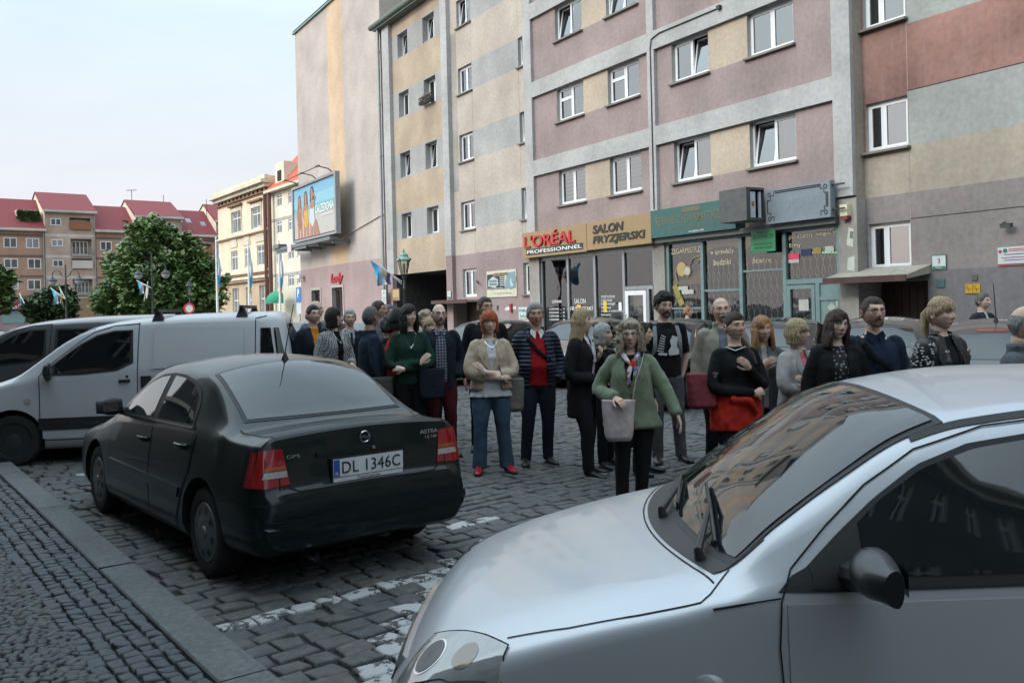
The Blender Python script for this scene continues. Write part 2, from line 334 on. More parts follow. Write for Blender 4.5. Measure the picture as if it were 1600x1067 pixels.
for a, b in ((-26.44, -20.18), (-19.88, -13.7)):
 for c, d in ((6.28, 6.82), (9.03, 9.56), (11.77, 12.3), (14.5, 15.05)):
  fb.box(a, b, pr + .003, .012, c, d)
fb.build('frame', BAND, pink, fix=False)
for a, b in ((-26.95, -26.3), (-20.16, -19.68), (-13.66, -13.16)):
 pb = MB(o1); pb.box(a, b, -.06, .014, 0, 4.05 if a < -14 else 4.0); pb.build('shop_pier', [ROUGH], pink, fix=False)
tl = {(0, 1): ('none', 'half', 'l'), (1, 1): ('none', 'half', None), (0, 0): (None, 'blind', None), (1, 0): (None, 'blind', None), (2, 0): ('l', 'right', None), (3, 0): ('l', 'right', None), (2, 1): ('r', 'none', None), (3, 1): (None, 'right', None), (0, 2): ('l', 'none', None), (1, 2): ('l', 'none', None)}
for i, (a, b) in enumerate(ucols):
 for j, (c, d) in enumerate(zrows):
  t, cu, _ = tl.get((i, j), (rnd.choice([None, None, 'l', 'r']), rnd.choice(['none', 'full', 'left', 'none']), None))
  window(pink, o1, a, b, c, d, .12, tilt=None if t == 'none' else t, curtain=cu, hung='l' if (i, j) in ((0, 1), (1, 1)) else None)
cb = MB(o1); cb.tube([(-17.2, -.13, 9.42), (-18.6, -.13, 9.42), (-19.6, -.13, 9.42), (-19.95, -.13, 9.33), (-20.0, -.13, 9.05), (-20.0, -.13, 4.45)], .017, 6)
cb.box(-17.24, -17.12, -.2, -.11, 9.37, 9.47); cb.build('cable', BLACKM, pink)
sh = MB(o1)
for (a, b, c, d, dp) in (shopL, shopR):
 y2, y3 = .13, 4.2
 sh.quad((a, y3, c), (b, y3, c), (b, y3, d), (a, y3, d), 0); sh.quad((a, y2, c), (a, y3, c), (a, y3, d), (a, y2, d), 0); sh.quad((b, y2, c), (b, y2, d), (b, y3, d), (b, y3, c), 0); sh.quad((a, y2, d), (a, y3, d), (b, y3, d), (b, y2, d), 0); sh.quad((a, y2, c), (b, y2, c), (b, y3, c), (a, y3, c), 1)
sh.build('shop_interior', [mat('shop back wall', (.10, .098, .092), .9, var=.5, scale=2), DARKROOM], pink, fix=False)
fr = MB(o1); uL = [-26.3, -26.0, -24.74, -24.6, -23.24, -23.1, -21.74, -21.62, -20.2]
for u in (-26.28, -24.67, -23.17, -21.68, -20.24): fr.box(u - .055, u + .055, .02, .12, .12, 3.42)
fr.box(-26.3, -20.16, .03, .11, 3.3, 3.42); fr.box(-26.3, -21.7, .0, .14, .12, .75); fr.box(-21.65, -20.2, .02, .12, 2.16, 2.27)
fr.box(-20.62, -20.5, .02, .12, .12, 2.16)
fr.build('shopfront_frame', ALU, pink, fix=False)
gl = MB(o1)
for a, b in ((-26.24, -24.72), (-24.62, -23.22), (-23.12, -21.73)): gl.quad((a, .07, .75), (b, .07, .75), (b, .07, 3.3), (a, .07, 3.3))
gl.quad((-21.63, .07, 2.27), (-20.3, .07, 2.27), (-20.3, .07, 3.3), (-21.63, .07, 3.3)); gl.quad((-20.5, .07, .12), (-20.28, .07, .12), (-20.28, .07, 2.16), (-20.5, .07, 2.16))
gl.build('shop_window', SHOPGLASS, pink, fix=False)
dm = MB(o1); dm.box(-21.62, -21.48, .01, .08, .14, 2.14); dm.box(-20.76, -20.63, .01, .08, .14, 2.14); dm.box(-21.48, -20.76, .01, .08, 2.0, 2.14); dm.box(-21.48, -20.76, .01, .08, .14, .5)
door = dm.build('door', PVC, pink, fix=False); dg_ = MB(o1); dg_.quad((-21.48, .05, .5), (-20.76, .05, .5), (-20.76, .05, 2.0), (-21.48, .05, 2.0)); dg_.build('pane', SHOPGLASS, door, fix=False)
hd = MB(o1); hd.tube([(-21.55, -.0, 1.0), (-21.55, -.04, 1.02), (-21.55, -.04, 1.4), (-21.55, 0, 1.42)], .014, 6); hd.build('handle', ALU, door)
WHT = mat('white lettering', (.7, .7, .68), .6, var=.1); GOLD = mat('cream lettering', (.62, .55, .38), .6, var=.1); YELM = mat('yellow sticker', (.6, .4, .05), .6)
for b, u, z, w_, h_ in (('CENNIK', -25.72, 1.83, .62, .1), ('SALON', -24.38, 1.79, .64, .16), ('FRYZJERSKI', -24.62, 1.52, 1.25, .17), ('ZAPRASZAMY', -21.4, 1.65, .55, .07), ('9-18', -21.25, 1.52, .22, .08), ('W SOBOTY', -21.36, 1.38, .45, .07), ('9-14', -21.25, 1.25, .22, .08)):
 text_on_wall('lettering', b, u, z, w_, h_, .06, WHT, pink, o1, extrude=.002)
for i, b in enumerate(('STRZYZENIE', 'CZESANIE', 'FARBOWANIE', 'PASEMKA', 'TRWALA ONDULACJA', 'BALEJAZ')):
 text_on_wall('lettering', b, -22.9, 1.95 - i * .115, .09 * len(b) * .8, .07, .06, WHT, pink, o1, extrude=.002)
for i in range(4): text_on_wall('lettering', 'CZESANIE ..... ' + str(15 + 5 * i), -25.9, 1.6 - i * .12, .95, .06, .06, WHT, pink, o1, extrude=.002)
st = MB(o1); st.quad((-22.0, .055, 1.55), (-21.85, .055, 1.55), (-21.85, .055, 1.8), (-22.0, .055, 1.8), 0); st.quad((-22.78, .055, 1.5), (-22.6, .055, 1.5), (-22.6, .055, 1.85), (-22.78, .055, 1.85), 1); st.quad((-24.25, .055, 1.66), (-24.0, .055, 1.66), (-24.0, .055, 1.75), (-24.25, .055, 1.75), 1)
st.build('sticker', [WHT, YELM], pink, fix=False)
inn = MB(o1)
for u in (-25.6, -24.2, -22.6): inn.box(u, u + .75, 2.4, 2.9, .2, 1.9 + .25 * (u + 25))
for u in (-25.2, -23.4): inn.tube([(u, 1.6, .2), (u, 1.6, .95), (u, 1.6, 1.0), (u, 1.6, 1.7), (u, 1.62, 1.75)], [.25, .25, .3, .27, .1], 12)
inn.build('salon_fittings', [mat('salon grey', (.22, .23, .23), .6, var=.3, scale=1.2)], pink)
tf = MB(o1)
for u in (-19.62, -18.22, -16.79, -15.33, -13.72): tf.box(u - .055, u + .055, .0, .12, .12, 3.46)
tf.box(-19.68, -13.66, .01, .11, 3.4, 3.5); tf.box(-18.17, -16.84, .02, .1, 2.02, 2.08); tf.box(-16.74, -15.38, .02, .1, 2.48, 2.53); tf.box(-15.28, -13.77, .01, .11, 2.12, 2.24); tf.box(-19.56, -18.27, .02, .1, 1.56, 1.61)
tf.box(-19.66, -15.38, -.02, .14, .12, .62)
tf.box(-14.42, -14.3, .01, .11, .12, 2.12); tf.box(-14.3, -13.77, .015, .1, 1.72, 1.8)
tf.build('shopfront_frame', TEALF, pink, fix=False)
pn = MB(o1); pn.box(-14.3, -13.77, .04, .09, .14, 1.72); pn.box(-14.3, -13.77, .045, .09, 1.8, 2.12); pn.build('infill_panel', PANELT, pink, fix=False)
gl = MB(o1)
for a, b, c, d in ((-19.56, -18.27, 1.61, 3.4), (-19.56, -18.27, .62, 1.56), (-18.17, -16.84, 2.08, 3.4), (-18.17, -16.84, .62, 2.02), (-16.74, -15.38, 2.53, 3.4), (-16.74, -15.38, .62, 2.48), (-15.28, -13.77, 2.24, 3.4)): gl.quad((a, .075, c), (b, .075, c), (b, .075, d), (a, .075, d))
gl.build('shop_window', SHOPGLASS, pink, fix=False)
dm = MB(o1)
for a, b, c, d in ((-15.27, -15.17, .14, 2.1), (-14.53, -14.43, .14, 2.1), (-15.17, -14.53, 2.0, 2.1), (-15.17, -14.53, .14, .6), (-15.17, -14.53, 1.2, 1.27)): dm.box(a, b, .0, .07, c, d)
door = dm.build('door', TEALF, pink, fix=False); g2 = MB(o1); g2.quad((-15.17, .05, .6), (-14.53, .05, .6), (-14.53, .05, 2.0), (-15.17, .05, 2.0)); g2.build('pane', SHOPGLASS, door, fix=False)
hd = MB(o1); hd.box(-15.25, -15.19, -.04, 0, 1.05, 1.3); hd.build('handle', BLACKM, door, fix=False)
GRILLE = mat('grille steel', rgb('c4bfae'), .55, var=.2)
gr = MB(o1)
def grille(a, b, c, d, y=.105, pitch=.2):
 k = max(2, round((b - a) / pitch)); p = (b - a) / k
 for i in range(k + 1):
  for sg in (1, -1):
   pts = []; nseg = max(4, int((d - c) / .09))
   for j in range(nseg + 1):
    z = c + (d - c) * j / nseg; x = a + i * p + sg * p * .5 * abs(math.sin(z / .2 * math.pi / 2)) ** .8
    pts.append((min(max(x, a), b), y + .006 * sg, z))
   gr.tube(pts, .011, 4, cap=False)
for g in ((-19.56, -18.27, .7, 2.25), (-18.17, -16.84, .7, 2.72), (-16.74, -15.38, .7, 2.72), (-15.28, -13.77, 2.26, 2.95), (-15.17, -14.53, .62, 1.98)): grille(*g)
gr.build('security_grille', GRILLE, pink, fix=False)
BLKP = mat('black window film', (.02, .02, .02), .6, var=.3); OCHP = mat('ochre window film', rgb('8a6a3c'), .6, var=.1)
fl = MB(o1)
fl.quad((-19.56, .11, 2.25), (-18.27, .11, 2.25), (-18.27, .11, 3.4), (-19.56, .11, 3.4), 0); fl.poly([(-19.56, .108, 2.25), (-18.27, .108, 2.25), (-18.27, .108, 2.75), (-18.8, .108, 2.38), (-19.56, .108, 2.36)], 1)
for a, b in ((-18.17, -16.84), (-16.74, -15.38)):
 fl.quad((a, .112, 2.72), (b, .112, 2.72), (b, .112, 3.4), (a, .112, 3.4), 0); um = (a + b) / 2
 fl.poly([(a, .109, 3.4), (a, .109, 3.0)] + [(um + (b - a) / 2 * math.cos(math.pi - math.pi * i / 10), .109, 3.0 + .22 * math.sin(math.pi * i / 10)) for i in range(11)] + [(b, .109, 3.0), (b, .109, 3.4)], 1)
fl.quad((-15.28, .112, 2.95), (-13.77, .112, 2.95), (-13.77, .112, 3.4), (-15.28, .112, 3.4), 2)
fl.build('window_film', [BLKP, OCHP, mat('grey green film', (.045, .055, .05), .5)], pink, fix=False)
for b, u, z, w_, h_ in (('ZEGARMISTRZ', -19.52, 3.12, 1.18, .15), ('w sprzedaży:', -17.95, 2.98, .9, .17), ('budziki', -17.82, 2.72, .62, .15), ('zegary', -16.36, 2.98, .5, .15), ('ścienne', -16.42, 2.7, .64, .16), ('polecamy', -15.22, 3.19, .74, .15), ('zegarki', -14.4, 3.22, .64, .16), ('firmy', -15.22, 2.98, .36, .14), ('OTWARTE', -15.04, 1.02, .3, .06)):
 text_on_wall('lettering', b, u, z, w_, h_, .064, GOLD if b != 'OTWARTE' else WHT, pink, o1, extrude=.002)
wt = MB(o1)
wt.lathe([(.0, 0), (.19, 0), (.2, .003), (.19, .006), (0, .008)], (-19.1, .055, 2.68), 'y', 24, 0); wt.lathe([(0, 0), (.15, 0), (.16, .003), (0, .006)], (-18.86, .06, 2.62), 'y', 24, 1); wt.lathe([(.0, 0), (.11, 0), (.12, -.004), (0, -.005)], (-18.86, .055, 2.62), 'y', 24, 2)
wt.tube([(-18.75, .05, 2.78), (-18.62, .05, 2.95), (-18.4, .05, 3.0), (-18.33, .05, 2.9), (-18.45, .05, 2.82)], .014, 5, 0); wt.tube([(-19.3, .05, 2.74), (-19.36, .05, 2.55), (-19.28, .05, 2.35)], .014, 5, 0)
wt.lathe([(0, 0), (.1, 0), (.1, -.01), (0, -.012)], (-19.25, .05, 1.95), 'y', 20, 3); wt.quad((-19.5, .052, 2.2), (-19.32, .052, 2.28), (-19.0, .052, 1.72), (-19.2, .052, 1.62), 3)
WMATS = [mat('gold film', rgb('a8925c'), .5), mat('bronze film', rgb('6d5a3a'), .5), mat('pale paper', rgb('a9a9a2'), .7), mat('olive gold film', rgb('8b7d3c'), .6), mat('pink sticker', rgb('c8425a'), .6), mat('navy sticker', rgb('23264e'), .6)]
wt.build('window_picture', WMATS, pink, fix=False)
q_ = MB(o1); q_.quad((-19.25, .05, 2.2), (-18.85, .05, 2.2), (-18.85, .05, 2.1), (-19.25, .05, 2.1)); q_.build('sticker', WMATS[2], pink, fix=False)
q_ = MB(o1); q_.quad((-19.1, .048, 2.1), (-18.62, .048, 2.1), (-18.62, .048, 1.98), (-19.1, .048, 1.98)); q_.build('sticker', WMATS[2], pink, fix=False)
q_ = MB(o1); q_.quad((-14.95, .04, 1.48), (-14.65, .04, 1.48), (-14.65, .04, 1.75), (-14.95, .04, 1.75)); q_.build('sticker', WMATS[2], pink, fix=False)
q_ = MB(o1); q_.quad((-15.25, .06, 2.72), (-14.92, .06, 2.72), (-14.92, .06, 2.87), (-15.25, .06, 2.87)); q_.build('sticker', WMATS[4], pink, fix=False)
q_ = MB(o1); q_.quad((-15.25, .06, 2.64), (-14.92, .06, 2.64), (-14.92, .06, 2.72), (-15.25, .06, 2.72)); q_.build('sticker', WMATS[2], pink, fix=False)
q_ = MB(o1); q_.quad((-14.86, .06, 2.78), (-14.55, .06, 2.78), (-14.55, .06, 2.95), (-14.86, .06, 2.95)); q_.build('sticker', WMATS[5], pink, fix=False)
q_ = MB(o1); q_.quad((-14.5, .06, 2.82), (-14.25, .06, 2.82), (-14.25, .06, 2.96), (-14.5, .06, 2.96)); q_.build('sticker', WMATS[3], pink, fix=False)
q_ = MB(o1); q_.quad((-14.15, .06, 2.84), (-13.9, .06, 2.84), (-13.9, .06, 2.97), (-14.15, .06, 2.97)); q_.build('sticker', WMATS[2], pink, fix=False)
q_ = MB(o1); q_.poly([(-14.1, .035, 1.72 - .17), (-13.98, .035, 1.6 - .17), (-13.86, .035, 1.72 - .17), (-13.98, .035, 1.84 - .17)][::-1]); q_.build('sticker', WMATS[2], pink, fix=False)
q_ = MB(o1); q_.quad((-13.86, .036, 1.56), (-13.78, .036, 1.56), (-13.78, .036, 1.7), (-13.86, .036, 1.7)); q_.build('sticker', WMATS[2], pink, fix=False)
ld = MB(o1)
for i in range(30): ld.box(-14.75 + i * .035, -14.73 + i * .035, .18, .19, 2.86 - i * .002, 2.872 - i * .002)
for i in range(14): ld.box(-15.9 + i * .035, -15.88 + i * .035, .18, .19, 2.86, 2.872)
ld.build('green_led_string', mat('green led', (.1, .9, .4), emit=(.2, 1, .5), estr=1.6), pink, fix=False)
# -- shop signs (things fixed to the facade)
SIGNT = mat('tan sign panel', rgb('8f7854'), .55, var=.06, dirt=.1); REDL = mat('red letters', rgb('a81f2c'), .4, var=.05); BLKL = mat('black letters', (.015, .015, .016), .5)
def sign_root(name, label, u, y, z, cat='sign', group=None): return empty(name, W(u, y, z), RZ, label, cat, group)
s1 = sign_root('shop_sign', 'tan shop sign with raised red letters above the hairdresser windows', -23.4, -.3, 3.44); of = (-23.4, -.3, 3.44)
mb = MB(of); mb.box(-26.98, -23.11, -.30, .18, 3.44, 4.32); mb.box(-23.09, -19.95, -.298, .18, 3.47, 4.34); mb.build('sign_box', SIGNT, s1)
text_on_wall('red_lettering', "L'ORÉAL", -26.78, 3.78, 3.1, .5, -.30, REDL, s1, of, extrude=.06, bold=.012)
bb = MB(of); bb.box(-26.72, -23.3, -.312, -.301, 3.53, 3.73); bb.build('black_strip', BLKL, s1)
text_on_wall('white_lettering', 'PROFESSIONNEL', -26.66, 3.57, 3.3, .12, -.313, WHT, s1, of, extrude=.004, bold=.01)
text_on_wall('black_lettering', 'SALON', -22.75, 3.95, 1.55, .27, -.30, BLKL, s1, of, extrude=.02, bold=.03, shear=.12); text_on_wall('black_lettering', 'FRYZJERSKI', -22.75, 3.58, 2.55, .3, -.30, BLKL, s1, of, extrude=.02, bold=.03, shear=.12)
s2 = sign_root('shop_sign', 'dark green shop sign with faded brown letters beside the tan one', -18.2, -.3, 3.54); of = (-18.2, -.3, 3.54)
mb = MB(of); mb.box(-19.92, -16.6, -.33, .16, 3.6, 4.38, 0); mb.box(-19.92, -13.64, -.2, .15, 3.46, 3.598, 1); mb.build('sign_box', [mat('dark green sign', rgb('2a5653'), .5, var=.1, dirt=.25), mat('grey green fascia', rgb('585f5e'), .6)], s2)
FADED = mat('faded brown letters', rgb('5f5a45'), .6, var=.3, scale=20)
text_on_wall('faded_lettering', 'SERWIS ZEGARMISTRZOW', -19.72, 3.92, 3.05, .24, -.33, FADED, s2, of, extrude=.004, bold=.012); text_on_wall('faded_lettering', 'NAPRAWA - GRAWEROWANIE - BATERIE', -19.2, 3.76, 2.5, .08, -.33, FADED, s2, of, extrude=.003); text_on_wall('white_lettering', 'rok założenia 1975', -18.35, 3.645, .6, .05, -.33, WHT, s2, of, extrude=.003)
pb = MB(of); pb.box(-18.6, -17.85, -.336, -.331, 4.2, 4.33); pb.build('faded_plate', FADED, s2)
s3 = sign_root('box_sign', 'empty dark grey box sign with a broken open face above the watch shop', -16.2, -.55, 3.66); of = (-16.2, -.55, 3.66)
mb = MB(of)
u0, u1, z0, z1 = -16.52, -15.6, 3.7, 4.5; ya, yb = -.95, -.335
mb.box(u0, u0 + .05, ya, yb, z0, z1); mb.box(u0 + .05, u1, ya, yb, z1 - .06, z1); mb.box(u0 + .05, u1, ya, yb, z0, z0 + .06); mb.box(u0 + .05, u1, yb - .04, yb, z0 + .06, z1 - .06); mb.box(u0 + .05, u1, ya, ya + .05, z0 + .06, z1 - .06)
mb.box(u1 - .1, u1, ya + .05, ya + .13, z0 + .06, z1 - .06)
mb.build('sign_box', mat('box sign grey', rgb('4d4f4e'), .5, metal=.2, var=.2), s3)
mb = MB(of); mb.box(u1 - .06, u1 - .03, ya + .14, ya + .33, z0 + .07, z1 - .1, 0); mb.box(u1 - .07, u1 - .03, yb - .16, yb - .09, z0 + .07, z1 - .1, 0); mb.box(u1 - .028, u1 - .02, ya + .2, ya + .28, z0 + .34, z0 + .46, 1); mb.build('broken_panel', [mat('white plastic remnant', rgb('b8bcc4'), .5), mat('brown tape', rgb('8d7452'), .7)], s3)
s4 = sign_root('framed_sign', 'blank grey sign board with a black ornamental border', -14.6, -.3, 3.6); of = (-14.6, -.3, 3.6)
mb = MB(of); mb.box(-15.55, -13.62, -.36, -.2, 3.6, 4.43); mb.build('board', mat('grey sign board', rgb('747f88'), .45, var=.1, lowvar=.2), s4)
fr = MB(of); a, b, c, d, y = -15.48, -13.69, 3.66, 4.37, -.366
for p in ([(a + .22, d), (b - .2, d)], [(a, c + .2), (a, d - .2)], [(b, c + .2), (b, d - .2)], [(a + .25, d - .04), (b - .22, d - .04)], [(b - .04, c + .22), (b - .04, d - .22)]): fr.tube([(p[0][0], y, p[0][1]), (p[1][0], y, p[1][1])], .011, 4)
for cu, cz, sx, sz in ((a, c, 1, 1), (a, d, 1, -1), (b, c, -1, 1), (b, d, -1, -1)):
 fr.tube([(cu + sx * .06 + .045 * math.cos(t), y, cz + sz * .06 + .045 * math.sin(t)) for t in [i * math.pi / 6 for i in range(13)]], .009, 4)
 fr.tube([(cu, y, cz + sz * .2), (cu + sx * .1, y, cz + sz * .2), (cu + sx * .1, y, cz + sz * .12)], .009, 4); fr.tube([(cu + sx * .2, y, cz), (cu + sx * .2, y, cz + sz * .1), (cu + sx * .12, y, cz + sz * .1)], .009, 4)
fr.build('border', BLKL, s4)
text_on_wall('ghost_lettering', 'ORBAND', -14.95, 3.88, 1.05, .26, -.3605, mat('ghost letters', rgb('6d7780'), .5), s4, of, extrude=.002)
br = MB(of)
for z in (3.75, 4.3): br.box(-13.62, -13.3, -.3, -.26, z, z + .035)
br.build('bracket', BLACKM, s4)
s5 = sign_root('hanging_sign', 'small green sign hung in front of the watch shop glass', -15.8, -.2, 2.95); of = (-15.8, -.2, 2.95)
mb = MB(of); mb.box(-16.19, -15.4, -.22, -.19, 2.95, 3.5); mb.build('plate', mat('green sign plate', rgb('24784f'), .5, var=.06), s5)
for b, z, h, w_ in (('USŁUGI', 3.4, .06, .38), ('ZŁOTNICZE', 3.27, .1, .7), ('NAPRAWA BIŻUTERII', 3.12, .06, .62), ('GRAWEROWANIE', 3.03, .05, .6)): text_on_wall('lettering', b, -16.14 + (.7 - w_) / 2, z, w_, h, -.22, mat('dark green letters', (.01, .05, .03), .6), s5, of, extrude=.003)
s6 = sign_root('alarm_box', 'white alarm siren box with a red base on the end pier', -13.4, -.12, 3.53, 'alarm'); of = (-13.4, -.12, 3.53)
mb = MB(of); mb.box(-13.5, -13.3, -.2, -.062, 3.6, 3.86); mb.build('case', mat('yellowed white plastic', rgb('c9c4a8'), .5), s6); mb = MB(of); mb.box(-13.49, -13.31, -.19, -.062, 3.52, 3.598); mb.build('strobe', mat('dull red plastic', rgb('6d2420'), .3), s6)
tp = MB((U0, 0, 0)); tp.poly([(-13.45, -.063, 2.95), (-13.28, -.063, 2.9), (-13.25, -.063, 3.3), (-13.38, -.063, 3.34)], 0); tp.poly([(-13.45, -.063, 2.4), (-13.25, -.063, 2.35), (-13.24, -.063, 2.7), (-13.42, -.063, 2.66)], 0); tp.poly([(-13.36, -.064, 3.1), (-13.27, -.064, 3.08), (-13.26, -.064, 3.24), (-13.34, -.064, 3.26)], 1); tp.build('torn_paper', [mat('torn white paper', rgb('b5b5b0'), .9), mat('torn grey paper', rgb('6b6d68'), .9)], pink, fix=False)
# -- F0: the rightmost block, weathered, door with a canopy
U0 = -11.0; o0 = (U0, 0, 0)
blk = empty('apartment_block', W(U0), RZ, 'weathered grey and faded red block at the right end with a canopied door', 'building')
y0 = .3; wr = [(2.38, 3.4), (5.0, 6.09), (7.75, 8.86), (10.55, 11.65)]; wc = [(-13.14, -12.08), (-5.2, -4.1), (-2.2, -1.1)]
holes = [(a, b, c, d) for a, b in wc for c, d in wr]; dh = (-13.42, -11.7, .12, 2.1, .6)
mb = MB(o0)
regs = [(-13.2, 2, 0, 2.3, 4), (-13.2, 2, 2.3, 3.99, 3), (-13.2, 2, 3.99, 5.0, 2), (-13.2, -12.06, 3.99, 5.0, 2), (-12.06, 2, 5.0, 6.16, 1), (-13.2, 2, 6.16, 7.6, 0), (-12.06, 2, 7.6, 9.0, 1), (-13.2, 2, 9.0, 10.5, 2), (-12.06, 2, 10.5, 11.7, 1)]
wall_sheet(mb, -13.45, 2, 0, 16, y0, holes + [dh], regs, 0, reveal=5, depth=.16, back=6)
shell(mb, -13.45, 2, 0, 16, y0, 11, 7)
for z in (3.42, 6.165): mb.box(-12.07, 2, y0 - .004, y0 + .001, z, z + .015, 6)
mb.box(-12.075, -12.06, y0 - .004, y0 + .001, 2.2, 16, 8)
mb.quad((-13.199, 0.0, 4.0), (-13.199, y0, 4.0), (-13.199, y0, 16), (-13.199, 0, 16), 9)
mb.build('wall', [F0RED, F0GREY, F0BEI, F0MAU, F0DRK, REVEAL, DARKROOM, ROUGH, CONC, F0BEI], blk, fix=False)
for i, (a, b) in enumerate(wc):
 for j, (c, d) in enumerate(wr): window(blk, o0, a, b, c, d, y0 + .1, curtain=['none', 'left', 'none', 'left-d'][j], split=.38, sill=-.2 if j == 0 else -.17, glass=GLASS)
cn = MB(o0); cn.add([(-13.7, -.55, 2.12), (-11.62, -.55, 2.12), (-11.62, .3, 2.24), (-13.7, .3, 2.24), (-13.7, -.55, 2.2), (-11.62, -.55, 2.2), (-11.62, .3, 2.42), (-13.7, .3, 2.42)], [(0, 3, 2, 1), (4, 5, 6, 7), (0, 1, 5, 4), (1, 2, 6, 5), (2, 3, 7, 6), (3, 0, 4, 7)])
can = cn.build('door_canopy', [CONC], blk); ed = MB(o0); ed.box(-13.71, -11.61, -.575, -.551, 2.08, 2.215); ed.build('fascia', mat('rusty fascia', rgb('4b3431'), .8, var=.3), can)
dr = MB(o0); dr.box(-13.42, -11.7, y0 + .5, y0 + .56, .12, 2.1)
for i in range(9): dr.box(-13.4 + i * .19, -13.26 + i * .19, y0 + .485, y0 + .5, .2, 2.0)
door = dr.build('door', WOODDARK, blk, fix=False); hd = MB(o0); hd.box(-12.56, -12.52, y0 + .42, y0 + .484, 1.05, 1.25); hd.build('handle', ALU, door, fix=False)
jb = MB(o0); jb.box(-13.52, -13.42, y0 - .06, y0 + .5, .1, 2.1); jb.build('door_jamb', mat('mauve jamb', rgb('5a4850'), .8), blk, fix=False)
def wall_plate(name, label, u0, u1, z0, z1, y, m, cat, group=None, th=.02):
 r = sign_root(name, label, (u0 + u1) / 2, y, z0, cat, group); of = ((u0 + u1) / 2, y, z0); b = MB(of); b.box(u0, u1, y - th, y, z0, z1); b.build('plate', m, r, fix=False); return r, of
WPL = mat('white enamel plate', rgb('b5bcbc'), .4); GRNP = mat('green enamel', rgb('2c6a57'), .4); REDP = mat('red print', rgb('a03038'), .5); BLUP = mat('blue print', rgb('31609a'), .5)
r, of = wall_plate('house_number', 'white and green house number 3 plate beside the canopied door', -11.58, -11.27, 2.3, 2.6, y0 - .002, WPL, 'house number')
b = MB(of); b.box(-11.57, -11.28, y0 - .026, y0 - .0225, 2.305, 2.37); b.build('green_band', GRNP, r, fix=False); text_on_wall('number', '3', -11.455, 2.43, .06, .1, y0 - .0225, BLKL, r, of, extrude=.003); text_on_wall('street_name', 'Rynek', -11.5, 2.325, .14, .03, y0 - .0265, WHT, r, of, extrude=.002)
b = MB(of); b.box(-11.585, -11.265, y0 - .03, y0 - .002, 2.6, 2.61); b.box(-11.59, -11.58, y0 - .03, y0 - .002, 2.3, 2.61); b.box(-11.27, -11.26, y0 - .03, y0 - .002, 2.3, 2.61); b.build('edge', GRNP, r, fix=False)
r, of = wall_plate('notice_board', 'white notice board with red and green logo at the far right of the wall', -10.17, -9.35, 2.31, 2.67, y0 - .002, WPL, 'notice board')
b = MB(of); b.box(-10.17, -9.35, y0 - .026, y0 - .0225, 2.315, 2.345, 0); b.lathe([(0, 0), (.035, 0), (.035, .003), (0, .003)], (-10.12, y0 - .026, 2.59), 'y', 14, 0); b.lathe([(0, 0), (.045, 0), (.045, .003), (0, .003)], (-10.02, y0 - .026, 2.6), 'y', 14, 1)
for z, m, a in ((2.62, 0, -9.95), (2.585, 0, -9.95), (2.52, 1, -10.05), (2.46, 0, -10.1), (2.41, 2, -10.05)): b.box(a, -9.4, y0 - .026, y0 - .0225, z, z + .014, m)
b.build('print', [REDP, GRNP, BLUP], r, fix=False)
for i, (a, bb_) in enumerate(((-10.86, -10.71), (-10.7, -10.55))):
 r, of = wall_plate('utility_plate', ('left' if i == 0 else 'right') + ' one of two yellow utility marker plates on the grey wall', a, bb_, 1.79, 1.98, y0 - .002, mat('yellow enamel', rgb('b58d1f'), .5, var=.1), 'utility plate', 'yellow utility plates')
 text_on_wall('mark', 'Z' if i == 0 else 'H', a + .02, 1.9, .035, .05, y0 - .0225, BLKL, r, of, extrude=.002); b = MB(of); b.box(a + .02, bb_ - .02, y0 - .026, y0 - .0225, 1.875, 1.882); b.box(a + .075, a + .082, y0 - .0255, y0 - .0225, 1.81, 1.874); b.build('line', BLKL, r, fix=False)
r, of = wall_plate('small_plate', 'small grey plate above the yellow markers', -10.72, -10.6, 2.05, 2.16, y0 - .002, mat('grey plate', rgb('55504f'), .6), 'utility plate')
r, of = wall_plate('teal_plate', 'plain teal plate under the house number', -11.5, -11.31, 1.93, 2.1, y0 - .002, mat('teal plate', rgb('3f5f61'), .6), 'utility plate')
r = sign_root('security_camera', 'dark security camera on the mauve grey wall near the right edge', -9.95, y0, 3.05, 'security camera'); of = (-9.95, y0, 3.05); b = MB(of); b.tube([(-10.02, y0, 3.16), (-10.02, y0 - .1, 3.14), (-10.0, y0 - .12, 3.08)], .012, 6); b.build('bracket', BLACKM, r); b = MB(of); b.box(-10.01, -9.81, y0 - .2, y0 - .1, 3.04, 3.11); b.box(-10.03, -9.8, y0 - .21, y0 - .09, 3.11, 3.12); b.build('case', DARKM, r)
# -- middle block (beige and grey) and the gate house (ochre)
U0 = -30.0; om = (U0, 0, 0)
md = empty('apartment_block', W(U0), RZ, 'pale beige block with blue grey bands between gateway and pink block', 'building')
y0 = .1; wr = [(2.18, 3.31), (4.88, 6.02), (7.64, 8.75), (10.39, 11.45), (13.1, 14.2)]; wc = [(-32.3, -31.13), (-27.6, -26.4)]
holes = [(a, b, c, d) for a, b in wc for c, d in wr]; dh = (-33.1, -30.9, .12, 2.0, .7)
mb = MB(om); regs = [(-33.5, -26.9, 0, 3.9, 2)] + [(-31.13, -27.6, c, d, 1) for c, d in wr[1:]] + [(-33.5, -32.4, 6.5, 13, 3)]
wall_sheet(mb, -33.45, -26.9, 0, 15.9, y0, [h for h in holes if h[1] < -27] + [(-27.6, -26.93, c, d) for c, d in wr] + [dh], regs, 0, reveal=4, back=5)
shell(mb, -33.45, -26.9, 0, 15.9, y0, 11, 3)
mb.box(-27.61, -27.595, y0 - .004, y0, 3.6, 15.9, 3); mb.box(-31.135, -31.12, y0 - .004, y0, 2.2, 15.9, 3); mb.box(-31.1, -27.0, y0 - .004, y0, 3.42, 3.435, 3)
